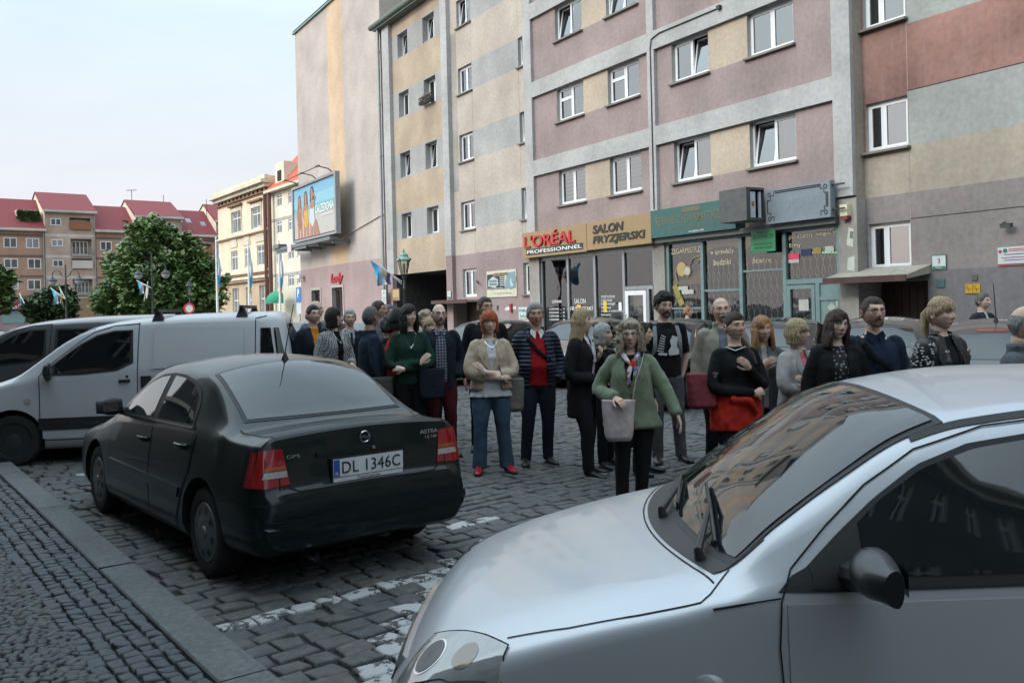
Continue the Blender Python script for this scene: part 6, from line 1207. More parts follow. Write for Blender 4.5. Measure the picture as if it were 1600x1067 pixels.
rows = [(0.0, .52, .50, .34, .48, .52, .45, .52, .40), (.02, .58, .56, .42, .53, .62, .46, .62, .32), (.08, .65, .62, .52, .58, .71, .47, .72, .22), (.2, .72, .69, .6, .64, .77, .48, .80, .18), (.5, .80, .77, .64, .715, .80, .5, .845, .17), (.95, .885, .855, .66, .80, .805, .53, .855, .17), (1.12, .93, .90, .67, .85, .80, .54, .855, .17), (1.35, 1.08, 1.045, .655, .885, .80, .56, .855, .17), (1.65, 1.25, 1.20, .615, .905, .80, .57, .855, .17), (1.9, 1.355, 1.30, .60, .915, .80, .57, .855, .17), (2.15, 1.405, 1.34, .59, .92, .80, .57, .855, .17), (2.5, 1.422, 1.355, .588, .925, .80, .57, .855, .17), (2.85, 1.405, 1.34, .588, .93, .80, .57, .855, .17), (3.1, 1.355, 1.29, .595, .935, .80, .57, .855, .175), (3.3, 1.265, 1.205, .61, .94, .795, .57, .855, .18), (3.5, 1.145, 1.095, .635, .945, .785, .58, .853, .19), (3.66, 1.04, 1.005, .665, .95, .775, .58, .85, .2), (3.76, .998, .968, .67, .935, .765, .58, .845, .21), (4.02, .995, .965, .655, .92, .745, .57, .825, .23), (4.14, 1.0, .972, .648, .905, .73, .56, .80, .24), (4.158, .985, .955, .64, .88, .72, .56, .79, .245), (4.166, .93, .90, .635, .84, .715, .55, .78, .25), (4.19, .70, .68, .62, .66, .71, .53, .772, .26), (4.2, .668, .652, .62, .63, .715, .52, .77, .265), (4.228, .645, .63, .62, .60, .70, .48, .755, .28), (4.24, .60, .585, .60, .57, .68, .46, .735, .285), (4.252, .50, .49, .56, .47, .67, .43, .74, .33)]
AL = 4.252; AZA = R_(90 + 39.07); fw = Vector((math.cos(AZA), math.sin(AZA), 0)); lf = Vector((-fw.y, fw.x, 0))
c = Car('saloon_car', 'dark green saloon parked along the kerb with plate DL 1346C', (0, 0, 0), AZA, AL, rows, [(.84, .815), (3.446, .815)], .30, GREEN, dens=1.6)
rear_axle = Vector((-2.083, 5.973, 0)) - lf * .815
c.root.location = rear_axle + fw * (3.446 - AL / 2)
bw = lambda s: np.interp(s, [3.02, 3.3, 3.66], [.53, .565, .635])
c.patch('rear_window_seal', 'top', [(3.69 - .05 * (y / .6) ** 2, y) for y in [-.60 + 1.2 * i / 20 for i in range(21)]], [(3.0 + .03 * (y / .56) ** 2, y) for y in [-.565 + 1.13 * i / 20 for i in range(21)]], RUBBER, .004, 26, 18)
c.patch('rear_window', 'top', [(3.67 - .05 * (y / .575) ** 2, y) for y in [-.575 + 1.15 * i / 20 for i in range(21)]], [(3.025 + .03 * (y / .54) ** 2, y) for y in [-.54 + 1.08 * i / 20 for i in range(21)]], CARGLASS, .008, 26, 18)
c.patch('windscreen', 'top', [(1.16 - .08 * (1 - (y / .635) ** 2), y) for y in [-.632 + 1.264 * i / 20 for i in range(21)]], [(2.02 - .05 * (1 - (y / .55) ** 2), y) for y in [-.545 + 1.09 * i / 20 for i in range(21)]], CARGLASS, .007, 24, 18)
c.patch('door', 'side', [(1.33, .27), (2.36, .26)], [(1.33, .87), (2.36, .905)], GREEN, .0035, 20, 12, mirror=True)
c.patch('rear_door', 'side', [(2.39, .26), (2.95, .26), (3.08, .48), (3.22, .68)], [(2.39, .905), (2.8, .92), (3.1, .925), (3.28, .93)], GREEN, .0035, 24, 12, mirror=True)
seal_top = [(1.50, .98), (1.7, 1.115), (1.9, 1.215), (2.1, 1.275), (2.36, 1.30), (2.62, 1.295), (2.85, 1.265), (3.02, 1.205), (3.12, 1.12), (3.17, 1.0)]
c.patch('window_seal', 'side', [(1.46, .93), (3.2, .955)], seal_top, RUBBER, .005, 40, 12, mirror=True)
c.patch('side_window', 'side', [(1.60, .965), (2.30, .975)], [(1.62, 1.045), (1.78, 1.14), (1.95, 1.215), (2.12, 1.258), (2.30, 1.275)], CARGLASS, .008, 24, 10, mirror=True)
c.patch('side_window', 'side', [(2.42, .977), (3.0, .985)], [(2.42, 1.28), (2.62, 1.274), (2.84, 1.243), (2.99, 1.185)], CARGLASS, .008, 20, 10, mirror=True)
c.patch('side_window', 'side', [(3.025, .985), (3.14, .987)], [(3.02, 1.17), (3.135, 1.01)], CARGLASS, .008, 6, 8, mirror=True)
c.patch('belt_trim', 'side', [(1.5, .935), (3.19, .958)], [(1.5, .952), (3.19, .972)], mat('dull trim strip', (.08, .08, .085), .35, metal=.5), .011, 20, 2, mirror=True)
m = MB()
for pts in ([(1.31, .22), (1.31, .6), (1.30, .86), (1.44, .95)], [(2.375, .22), (2.375, .93), (2.36, 1.30)], [(3.24, .95), (3.22, .72), (3.08, .5), (2.96, .3), (2.95, .22)], [(1.31, .24), (2.95, .24)]): c.line('g', 'side', pts, GAP, .008, .005, mirror=True, mb=m)
c.line('g', 'top', [(4.20, .615), (4.1, .625), (3.95, .64), (3.78, .66), (3.71, .66)], GAP, .008, .003, mirror=True, mb=m)
c.line('g', 'rear', [(-.60, .90), (-.575, .75), (-.55, .66), (-.50, .635), (0, .63), (.50, .635), (.55, .66), (.575, .75), (.60, .90)], GAP, .009, .003, mb=m)
c.line('g', 'rear', [(-.74, .575), (-.4, .555), (0, .55), (.4, .555), (.74, .575)], GAP, .007, .003, mb=m); c.line('g', 'side', [(4.2, .575), (3.9, .585), (3.78, .56)], GAP, .006, .004, mirror=True, mb=m)
m.build('panel_gap', GAP, c.root, True, None)
c.patch('rub_strip', 'side', [(1.33, .49), (3.03, .48)], [(1.33, .56), (3.06, .55)], GREEN, .012, 24, 4, mirror=True)
c.patch('bumper_moulding', 'rear', [(-.73, .43), (0, .405), (.73, .43)], [(-.735, .475), (0, .455), (.735, .475)], GREEN, .022, 24, 4)
c.handle(2.10, .80, GREEN); c.handle(2.95, .83, GREEN); c.handle(2.10, .80, GREEN, -1); c.handle(2.95, .83, GREEN, -1)
c.mirror(1.52, .97, PLASTB, 1, (.12, .2, .15), .04); c.mirror(1.52, .97, PLASTB, -1, (.12, .2, .15), .04)
for sd in (1, -1):
 o = c.patch('tail_light', 'rear', [(sd * .55, .68), (sd * .69, .672), (sd * .775, .68)], [(sd * .585, .90), (sd * .63, .905), (sd * .725, .90)], LAMPR, .007, 10, 12)
 c.patch('flank_lens', 'side', [(4.155, .68), (4.07, .68)], [(4.138, .885), (4.085, .895)], LAMPR, .006, 6, 10, side=sd, parent=o)
 c.patch('amber_lens', 'rear', [(sd * .567, .775), (sd * .712, .775)], [(sd * .572, .80), (sd * .70, .80)], LAMPA, .010, 8, 4, parent=o); c.patch('clear_lens', 'rear', [(sd * .562, .73), (sd * .722, .73)], [(sd * .566, .768), (sd * .71, .768)], LAMPW, .010, 8, 4, parent=o)
 c.patch('headlight', 'front', [(sd * .42, .58), (sd * .62, .57)], [(sd * .42, .64), (sd * .62, .63)], LAMPC, .006, 8, 4)
o, x = c.plate(True, 0, .742, 'DL 1346C', off=.028)
me = text_mesh('MotorCentrum', .17, .018, .001)
for v in me.vertices: q = v.co.copy(); v.co = (x - .001 - q.z, .085 - q.x, .742 - .0835 + q.y)
mb = MB(); mb.box(x - .0008, x + .001, -.26, .26, .742 - .09, .742 - .062); mb.build('plate_frame_strip', PLATEW, o, fix=False); finish('plate_lettering', me, BLKL, o, fix=False)
c.patch('boot_handle', 'rear', [(-.30, .825), (0, .83), (.36, .825)], [(-.30, .85), (0, .857), (.36, .85)], GREEN, .02, 20, 4)
h, n = c.hit('rear', 0, .915); mb = MB(); mb.lathe([(.036, -.003), (.043, .002), (.036, .006), (.030, .002), (.036, -.003)][:4], (0, 0, 0), 'x', 28)
mb = MB(); ring = [[(math.cos(a) * r * .0 - .004 - .004 * q, math.cos(a) * r, math.sin(a) * r) for a in [i * math.pi / 14 for i in range(28)]] for r, q in ((.030, 0), (.033, 1), (.038, 1), (.041, 0))]; mb.grid(ring, closed=True); mb.add([(-.009, .055, -.008), (-.009, .0, .012), (-.009, -.0, .002), (-.009, -.055, .008), (-.009, .0, -.012), (-.009, 0, -.002)], [(0, 1, 2), (3, 4, 5)]); o = mb.build('emblem', CHROME, c.root); o.location = h
h, n = c.hit('rear', -.05, .845); mb = MB(); mb.lathe([(.012, 0), (.012, -.024), (0, -.024)], (0, 0, 0), 'x', 14); o = mb.build('boot_lock', CHROME, c.root); o.location = h
badge_text(c, True, 'ASTRA', -.43, .885, .15, .028, CHROME, .012); badge_text(c, True, '1.6 16V', -.47, .852, .10, .02, CHROME, .012); badge_text(c, True, 'OPS', .56, .838, .09, .022, CHROME, .012)
mb = MB(); mb.tube([(-AL / 2 + .3, .42, .23), (-AL / 2 - .0, .42, .22), (-AL / 2 - .05, .42, .22)], [.034, .034, .034], 14, cap=False); mb.tube([(-AL / 2 - .02, .42, .22), (-AL / 2 - .01, .42, .22)], .031, 12, 1); mb.build('exhaust_pipe', [CHROME, GAP], c.root, True)
h, n = c.hit('top', c.X(2.98), 0); mb = MB(); mb.lathe([(.03, -.005), (.026, .012), (.012, .045), (.006, .06)], (0, 0, 0), n=12); mb.tube([(0, 0, .05), (-.09, 0, .25), (-.17, 0, .42)], [.0045, .004, .003], 6); o = mb.build('aerial', RUBBER, c.root, True); o.location = h
c.all_wheels('cap'); saloon = c
WHITE = car_paint('white van paint', (.42, .43, .45), rough=.4, coat=.6, dirt=.25); GREYV = car_paint('grey van paint', (.10, .105, .112), metal=.5, rough=.4)
vrows = [(0.0, .60, .58, .4, .55, .56, .5, .58, .42), (.02, .68, .65, .5, .60, .66, .5, .68, .33), (.08, .78, .75, .58, .70, .74, .5, .77, .25), (.25, .90, .87, .63, .82, .79, .52, .83, .2), (.6, 1.0, .975, .67, .92, .82, .55, .86, .18), (.82, 1.075, 1.05, .69, .97, .825, .57, .86, .18), (1.1, 1.28, 1.245, .69, 1.02, .83, .6, .86, .18), (1.4, 1.505, 1.46, .68, 1.05, .83, .6, .86, .18), (1.65, 1.63, 1.58, .665, 1.07, .83, .6, .86, .18), (1.9, 1.69, 1.64, .66, 1.09, .83, .6, .86, .18), (2.3, 1.735, 1.68, .66, 1.1, .83, .6, .86, .18), (3.0, 1.765, 1.71, .66, 1.11, .83, .6, .86, .18), (3.7, 1.77, 1.715, .655, 1.12, .825, .6, .86, .19), (3.88, 1.76, 1.705, .645, 1.12, .82, .6, .855, .2), (3.96, 1.70, 1.65, .64, 1.1, .81, .6, .85, .22), (4.03, 1.40, 1.36, .66, 1.0, .80, .58, .845, .24), (4.075, 1.05, 1.0, .68, .8, .79, .56, .83, .26), (4.1, .62, .6, .66, .56, .74, .5, .78, .34)]
VL = 4.1
def van(name, label, loc, az, paint, panel=True, plate='DJ 88215', rack=False, group=None):
 c = Car(name, label, loc, az, VL, vrows, [(.82, .82), (3.51, .82)], .305, paint, cat='van', group=group)
 c.patch('windscreen', 'top', [(.95 - .08 * (1 - (y / .66) ** 2), y) for y in [-.66 + 1.32 * i / 16 for i in range(17)]], [(1.72 - .05 * (1 - (y / .62) ** 2), y) for y in [-.62 + 1.24 * i / 16 for i in range(17)]], CARGLASSD, .006, 20, 16)
 c.patch('door', 'side', [(1.16, .32), (2.22, .31)], [(1.16, 1.0), (2.22, 1.06)], paint, .0035, 18, 10, mirror=True)
 st = [(1.20, 1.13), (1.35, 1.255), (1.55, 1.41), (1.75, 1.525), (1.95, 1.575), (2.17, 1.58)]
 c.patch('window_seal', 'side', [(1.17, 1.055), (1.6, 1.06), (2.0, 1.09), (2.19, 1.18)], st, RUBBER, .005, 26, 12, mirror=True)
 c.patch('side_window', 'side', [(1.30, 1.085), (1.6, 1.088), (1.98, 1.117), (2.15, 1.20)], [(1.30, 1.19), (1.42, 1.29), (1.58, 1.41), (1.77, 1.51), (1.95, 1.555), (2.15, 1.56)], CARGLASSD, .008, 24, 10, mirror=True)
 m = MB()
 for pts in ([(1.14, .3), (1.13, .9), (1.12, 1.05), (1.2, 1.16), (1.55, 1.44), (1.72, 1.56), (1.95, 1.63), (2.25, 1.65)], [(2.24, .3), (2.24, 1.66)], [(3.62, .4), (3.62, 1.68), (3.75, 1.71)], [(1.14, .3), (2.24, .3)]): c.line('g', 'side', pts, GAP, .010, .0045, mirror=True, mb=m)
 m.build('panel_gap', GAP, c.root, True, None)
 c.patch('lower_trim', 'side', [(1.12, .42), (3.1, .42)], [(1.12, .56), (3.1, .56)], PLASTB, .012, 20, 4, mirror=True); c.patch('lower_trim', 'side', [(.02, .38), (.42, .40)], [(.02, .58), (.42, .58)], PLASTB, .01, 10, 4, mirror=True)
 if panel:
  pts = [(2.42, 1.10), (3.48, 1.13)], [(2.42, 1.56), (3.48, 1.56)]; c.patch('pressed_panel', 'side', pts[0], pts[1], paint, .014, 24, 10, mirror=True)
  c.line('panel_edge', 'side', [(2.40, 1.09), (2.40, 1.54), (2.44, 1.58), (3.46, 1.58), (3.50, 1.54), (3.51, 1.12)], paint, .03, .006, mirror=True)
 else:
  c.patch('window_seal', 'side', [(2.30, 1.12), (3.35, 1.14)], [(2.30, 1.585), (3.35, 1.585)], RUBBER, .005, 20, 8, mirror=True); c.patch('rear_side_window', 'side', [(2.34, 1.15), (3.31, 1.17)], [(2.34, 1.56), (3.31, 1.56)], CARGLASSD, .008, 18, 8, mirror=True)
 c.patch('quarter_window', 'side', [(3.68, 1.16), (3.86, 1.16)], [(3.68, 1.56), (3.80, 1.56)], CARGLASSD, .007, 8, 8, mirror=True); c.patch('quarter_window', 'side', [(3.885, 1.16), (3.985, 1.16)], [(3.835, 1.56), (3.90, 1.56)], CARGLASSD, .007, 6, 8, mirror=True)
 c.patch('rear_window', 'rear', [(.03, 1.12), (.62, 1.12)], [(.03, 1.6), (.56, 1.6)], CARGLASSD, .006, 10, 8, mirror=True)
 for sd in (1, -1): c.patch('headlight', 'front', [(sd * .42, .66), (sd * .72, .66)], [(sd * .45, .78), (sd * .70, .78)], LAMPC, .006, 10, 6); c.patch('tail_light', 'rear', [(sd * .70, .75), (sd * .79, .75)], [(sd * .66, 1.2), (sd * .73, 1.2)], LAMPR, .006, 6, 10)
 c.patch('grille', 'front', [(-.38, .62), (.38, .62)], [(-.38, .70), (.38, .70)], PLASTB, .006, 12, 4)
 c.mirror(1.24, 1.06, PLASTB, 1, (.12, .17, .22), .04); c.mirror(1.24, 1.06, PLASTB, -1, (.12, .17, .22), .04)
 c.handle(2.03, .97, PLASTB, 1, .12); h, n = c.hit('side', c.X(2.33), .95); m = MB(); m.box(h.x - .07, h.x + .05, h.y - .01, h.y + .02, .88, 1.02); m.build('door_handle', PLASTB, c.root); h, n = c.hit('side', c.X(1.0), .77); m = MB(); m.box(h.x - .035, h.x + .035, h.y - .01, h.y + .012, .745, .795); m.build('side_repeater', LAMPW, c.root); h, n = c.hit('side', c.X(2.12), 1.02); m = MB(); m.lathe([(0, .008), (.018, .006), (.02, -.01)], (h.x, h.y, 1.02), 'y', 10); m.build('door_lock', PLASTB, c.root)
 me = text_mesh('CITROËN', .34, .045, .002)
 for v in me.vertices: q = v.co.copy(); hh, nn = c.hit('side', c.X(1.48) - q.x, .47 + q.y); v.co = (c.X(1.48) - q.x, hh.y + .013 + q.z, .47 + q.y)
 if panel: finish('trim_lettering', me, DARKM, c.root, fix=False)
 if rack:
  for s_ in (2.45, 3.45):
   m = MB()
   for sd in (1, -1):
    h, n = c.hit('top', c.X(s_), sd * .60); m.add([(h.x - .07, h.y - .05, h.z - .01), (h.x + .07, h.y - .05, h.z - .01), (h.x + .07, h.y + .05, h.z - .015), (h.x - .07, h.y + .05, h.z - .015), (h.x - .03, h.y - .03, h.z + .1), (h.x + .03, h.y - .03, h.z + .1), (h.x + .03, h.y + .02, h.z + .1), (h.x - .03, h.y + .02, h.z + .1)], [(0, 1, 5, 4), (1, 2, 6, 5), (2, 3, 7, 6), (3, 0, 4, 7), (4, 5, 6, 7)])
   h1, _ = c.hit('top', c.X(s_), .66); z = h.z + .11; m.box(h.x - .022, h.x + .022, -.70, .70, z - .02, z + .02); m.build('roof_bar', PLASTB, c.root)
 c.all_wheels('steel', tw=.17); return c
AZV = R_(180 + 9)
def place_by_wheel(c, wheel_pt, ws, hy, az, side=1):
 f_ = Vector((math.cos(az), math.sin(az), 0)); l_ = Vector((-f_.y, f_.x, 0)); c.root.location = Vector(wheel_pt) - l_ * hy * side - f_ * (c.L / 2 - ws)
v1 = van('panel_van', 'white panel van with roof bars parked behind the dark green saloon', (0, 0, 0), AZV, WHITE, True, rack=True); place_by_wheel(v1, (-5.95, 10.62, 0), .82, .82, AZV)
v2 = van('passenger_van', 'grey van with rear side windows beyond the white van', (0, 0, 0), AZV, GREYV, False); place_by_wheel(v2, (-8.3, 13.1, 0), .82, .82, AZV)
hrows = [(0.0, .52, .50, .34, .48, .52, .46, .50, .42), (.03, .62, .585, .45, .54, .66, .46, .66, .3), (.15, .72, .69, .56, .63, .75, .46, .78, .2), (.5, .84, .81, .63, .75, .80, .5, .84, .18), (1.0, .94, .91, .66, .86, .80, .54, .85, .18), (1.15, .99, .96, .67, .90, .80, .55, .85, .18), (1.6, 1.26, 1.21, .62, .93, .80, .57, .85, .18), (1.95, 1.41, 1.355, .57, .95, .80, .57, .85, .18), (2.5, 1.46, 1.40, .56, .97, .80, .57, .85, .18), (3.2, 1.42, 1.36, .545, 1.0, .79, .57, .85, .18), (3.6, 1.33, 1.27, .53, 1.02, .77, .57, .84, .2), (3.85, 1.1, 1.06, .56, .98, .75, .57, .82, .24), (3.97, .9, .87, .6, .82, .74, .56, .80, .27), (4.02, .6, .58, .56, .54, .68, .48, .74, .36)]
def simple_car(name, label, loc, az, paint, plate=None, group='cars parked in front of the shops', wagon=False, rails=False):
 rws = [tuple(r) for r in hrows]
 if wagon: rws = [(r[0] * 1.08 if r[0] < 3.3 else r[0] * 1.08,) + tuple(r[1:]) for r in rws]
 Ln = rws[-1][0]; k = Ln / 4.02
 c = Car(name, label, loc, az, Ln, rws, [(.82 * k, .81), (3.42 * k, .81)], .31, paint, group=group, dens=.7)
 c.patch('windscreen', 'top', [((1.2 - .08 * (1 - (y / .64) ** 2)) * k, y) for y in [-.64 + 1.28 * i / 12 for i in range(13)]], [((1.9 - .05 * (1 - (y / .56) ** 2)) * k, y) for y in [-.555 + 1.11 * i / 12 for i in range(13)]], CARGLASS, .006, 14, 10)
 c.patch('rear_window', 'rear', [(-.58, 1.04), (.58, 1.04)], [(-.49, 1.29), (0, 1.31), (.49, 1.29)], CARGLASS, .006, 12, 8)
 c.patch('side_window', 'side', [(1.5 * k, .975), (2.36 * k, .99)], [(1.52 * k, 1.06), (1.75 * k, 1.22), (2.0 * k, 1.31), (2.36 * k, 1.34)], CARGLASSD, .007, 14, 8, mirror=True); c.patch('side_window', 'side', [(2.45 * k, .992), (3.4 * k, 1.04)], [(2.45 * k, 1.34), (3.0 * k, 1.32), (3.3 * k, 1.24)], CARGLASSD, .007, 14, 8, mirror=True)
 for sd in (1, -1): c.patch('headlight', 'top', [(.08, sd * .42), (.25, sd * .72)], [(.2, sd * .40), (.38, sd * .72)], LAMPC, .006, 8, 5); c.patch('tail_light', 'rear', [(sd * .62, .78), (sd * .76, .80)], [(sd * .58, 1.0), (sd * .70, 1.02)], LAMPR, .006, 5, 6); c.mirror(1.45 * k, .99, PLASTB, sd, (.12, .19, .14), .04)
 c.patch('grille', 'front', [(-.40, .53), (.40, .53)], [(-.38, .60), (.38, .60)], PLASTB, .006, 10, 3); c.patch('grille_bar', 'front', [(-.40, .605), (.40, .605)], [(-.40, .63), (.40, .63)], CHROME, .012, 10, 2); c.patch('air_intake', 'front', [(-.5, .25), (.5, .25)], [(-.52, .36), (.52, .36)], PLASTB, .005, 10, 2)
 m = MB()
 for pts in ([(1.3 * k, .25), (1.3 * k, .9), (1.5 * k, 1.0)], [(2.4 * k, .25), (2.4 * k, 1.36)], [(3.3 * k, 1.0), (3.1 * k, .6), (3.05 * k, .25)]): c.line('g', 'side', pts, GAP, .008, .0045, mirror=True, mb=m)
 m.build('panel_gap', GAP, c.root, True, None)
 if rails:
  for sd in (1, -1):
   P = [c.hit('top', c.X(x_ * k), sd * .5)[0] + Vector((0, 0, .0 if x_ in (2.0, 3.4) else .05)) for x_ in (2.0, 2.1, 2.7, 3.3, 3.4)]; m = MB(); m.tube(P, .016, 6); m.build('roof_rail', ALU, c.root, True)
 if plate: c.plate(False, 0, .44, plate, off=.03)
 c.all_wheels('alloy'); return c
CBLK = car_paint('black car paint', (.006, .006, .007), dirt=.02); CNAVY = car_paint('navy car paint', (.008, .012, .022), metal=.2, dirt=.03); CGOLD = car_paint('champagne car paint', (.26, .23, .19), metal=.6); CGRY = car_paint('graphite car paint', (.05, .053, .056), metal=.5); CSIL = car_paint('pale silver car paint', (.33, .34, .35), metal=.6)
def gp(px, d): q = at(px, 490, d); return Vector((q.x, q.y, 0))
def put(c, px, py, d): pass
AP = R_(-90 - 31 + 22)
simple_car('hatchback_car', 'black hatchback facing the street behind the tall man in black coat', gp(752, 21.8), R_(-128), CBLK, 'DL 8J151')
simple_car('hatchback_car', 'champagne car behind the grey haired man and long haired woman', gp(905, 20.6), R_(-120), CGOLD)
simple_car('hatchback_car', 'black car with lit chrome headlamp behind the man in the black shirt', gp(1042, 16.2), R_(-120), CBLK)
simple_car('hatchback_car', 'navy car behind the grey bobbed woman in a blazer', gp(1228, 15.4), R_(60), CNAVY)
simple_car('hatchback_car', 'graphite car behind the man in glasses by the canopied door', gp(1385, 14.6), R_(62), CGRY)
wg = simple_car('estate_car', 'silver estate with a blue reflecting rear window and roof rails at far right', gp(1555, 11.6), R_(62), CGRY, wagon=True, rails=False)
m = MB(); h, n = wg.hit('top', wg.X(3.3), 0); m.lathe([(.03, 0), (.02, .03), (.008, .06)], tuple(h), n=10); m.tube([h + Vector((0, 0, .05)), h + Vector((-.15, .02, .45))], [.006, .004], 6); m.build('aerial', RUBBER, wg.root); wg.patch('brake_light', 'rear', [(-.2, 1.335), (.2, 1.335)], [(-.2, 1.355), (.2, 1.355)], LAMPR, .006, 6, 2)
simple_car('hatchback_car', 'dark car at the left edge beyond the grey van', gp(22, 17.5), AZV, CGRY, None, 'cars parked beyond the vans'); simple_car('hatchback_car', 'black car furthest left beyond the grey van', gp(-40, 21), AZV, CBLK, None, 'cars parked beyond the vans')
simple_car('hatchback_car', 'pale car half hidden behind the queue near the gateway', gp(575, 27), R_(-128), CSIL); simple_car('hatchback_car', 'dark car far down the street behind the white van', gp(470, 30), R_(-130), CBLK)
# -- people
SKIN = {}
def skin(tone):
 if tone not in SKIN:
  c = {'fair': (.68, .47, .38), 'mid': (.61, .40, .31), 'tan': (.48, .285, .205), 'pale': (.66, .47, .39)}[tone]
  SKIN[tone] = (mat('skin ' + tone, c, .55, spec=.35, var=.12, scale=18, bump=.05, bscale=120), mat('lips ' + tone, (c[0] * .8, c[1] * .5, c[2] * .52), .45, var=.1), mat('flushed skin ' + tone, (c[0] * .92, c[1] * .78, c[2] * .76), .55, var=.1, scale=20))
 return SKIN[tone]
EYEW = mat('eye white', (.42, .41, .40), .3); IRIS = mat('dark iris', (.02, .016, .013), .15)
def cloth(name, c, rough=.9, bump=.35, bs=90, sheen=.0, var=.18, scale=5, **k): return mat(name, c, rough, spec=.2, var=var, scale=scale, bump=bump, bscale=bs, sheen=sheen, **k)
def hairm(name, c): return mat('hair ' + name, c, .5, spec=.5, var=.75, scale=30, stretch=(5, 5, .4), bump=.9, bscale=60)
HAIR = {'dark': hairm('dark', (.012, .009, .008)), 'brown': hairm('brown', (.06, .036, .024)), 'chest': hairm('chestnut', (.05, .022, .014)), 'grey': hairm('grey', (.30, .295, .29)), 'dgrey': hairm('dark grey', (.12, .118, .115)), 'white': hairm('white', (.42, .42, .41)), 'blond': hairm('blond', (.50, .37, .21)), 'sand': hairm('sandy blond', (.42, .30, .17)), 'ginger': hairm('bright ginger', (.42, .09, .018)), 'red': hairm('copper blond', (.42, .22, .10)), 'ash': hairm('ash blond', (.45, .37, .27))}
def remeshed(mb, voxel, smooth=4, folds=0.0, fs=9.0, seed=0.0, zlo=None, zhi=None):
 """joins overlapping pieces into one continuous skin"""
 me = mb.mesh('tmp'); bm = bmesh.new(); bm.from_mesh(me); bmesh.ops.recalc_face_normals(bm, faces=bm.faces); bm.to_mesh(me); bm.free()
 ob = bpy.data.objects.new('tmp', me); COL.objects.link(ob); r = ob.modifiers.new('r', 'REMESH'); r.mode = 'VOXEL'; r.voxel_size = voxel; s = ob.modifiers.new('s', 'SMOOTH'); s.factor = .5; s.iterations = smooth
 dg = bpy.context.evaluated_depsgraph_get(); dg.update(); nm = bpy.data.meshes.new_from_object(ob.evaluated_get(dg)); bpy.data.objects.remove(ob); bpy.data.meshes.remove(me)
 if folds:
  nm.calc_normals_split() if hasattr(nm, 'calc_normals_split') else None
  ns = [v.normal.copy() for v in nm.vertices]
  for v, n in zip(nm.vertices, ns):
   q = Vector((v.co.x * fs + seed, v.co.y * fs, v.co.z * fs * .75)); d = noise.noise(q) + .8 * noise.noise(q * 2.3); v.co += n * d * folds
 return nm
def ring_loft(mb, rings, n=18, m=None):
 """rings: (cx, cy, z, rx, ry[, squareness])"""
 rows = []
 for r in rings:
  cx, cy, z, rx, ry = r[:5]; e = r[5] if len(r) > 5 else 2.3; row = []
  for j in range(n):
   t = 2 * math.pi * j / n; ct, st = math.cos(t), math.sin(t); row.append((cx + rx * math.copysign(abs(ct) ** (2 / e), ct), cy + ry * math.copysign(abs(st) ** (2 / e), st), z))
  rows.append(row)
 mb.grid(rows, m, closed=True); k = len(rows); base = len(mb.v) - n * k; mb.f.append(tuple(base + j for j in range(n))[::-1]); mb.f.append(tuple(base + (k - 1) * n + j for j in range(n))); mb.m += [m or 0, m or 0]
def limb(mb, pts, rads, n=12, sub=5, m=None):
 """smooth tapering tube through joints"""
 P = []; Rr = []
 for i in range(len(pts) - 1):
  p0, p1, p2, p3 = [Vector(pts[max(0, min(len(pts) - 1, i + q))]) for q in (-1, 0, 1, 2)]
  for j in range(sub):
   t = j / sub; P.append(.5 * ((2 * p1) + (p2 - p0) * t + (2 * p0 - 5 * p1 + 4 * p2 - p3) * t * t + (3 * p1 - p0 - 3 * p2 + p3) * t ** 3)) ; Rr.append(rads[i] + (rads[i + 1] - rads[i]) * t)
 P.append(Vector(pts[-1])); Rr.append(rads[-1]); mb.tube(P, Rr, n, m)
def head_point(u, v, S):
 """u: azimuth (0 at the face, - is the person's right), v: -1 chin .. 1 crown; returns a point about the head's middle"""
 ph = v * math.pi / 2; cz = math.sin(ph); cr = math.cos(ph)
 z = .118 * cz; w = .076; d = .096
 if z < 0: k = 1 - .30 * (-z / .118) ** 1.6; w *= k
 sx, cy = math.sin(u), math.cos(u)
 x = w * cr ** .85 * sx; y = -d * cr ** .85 * cy
 if cy < 0: y *= .98;
 if z < -.02 and cy < .2: y = y * (1 - .45 * min(1, (-z - .02) / .08) * min(1, (.2 - cy)))
 f = max(0.0, cy)
 g = lambda a, b, c, s: math.exp(-((x - a) / c) ** 2 - ((z - b) / s) ** 2)
 if cy > 0:
  y += -.006 * g(0, .038, .05, .014) + .004 * g(0, .062, .06, .018)
  y += .0125 * (g(.031, .012, .016, .012) + g(-.031, .012, .016, .012))
  y += -.007 * (g(.038, -.018, .02, .018) + g(-.038, -.018, .02, .018))
  nw = .008 + .006 * max(0, min(1, (.012 - z) / .04)); y += -(.010 + .019 * max(0, min(1, (.028 - z) / .05))) * math.exp(-(x / nw) ** 2) * (1 / (1 + math.exp((-.034 - z) / .0028))) * (1 / (1 + math.exp((z - .034) / .006)))
  y += -.006 * (g(.012, -.030, .006, .006) + g(-.012, -.030, .006, .006))
  y += -.0085 * g(0, -.0545, .022, .0055) - .0085 * g(0, -.066, .019, .006) + .006 * g(0, -.0600, .022, .0022)
  y += .004 * g(0, -.078, .02, .006) - .011 * g(0, -.100, .022, .014)
  y += -.004 * f * g(0, -.06, .05, .03)
 return Vector((x, y, z)) * S
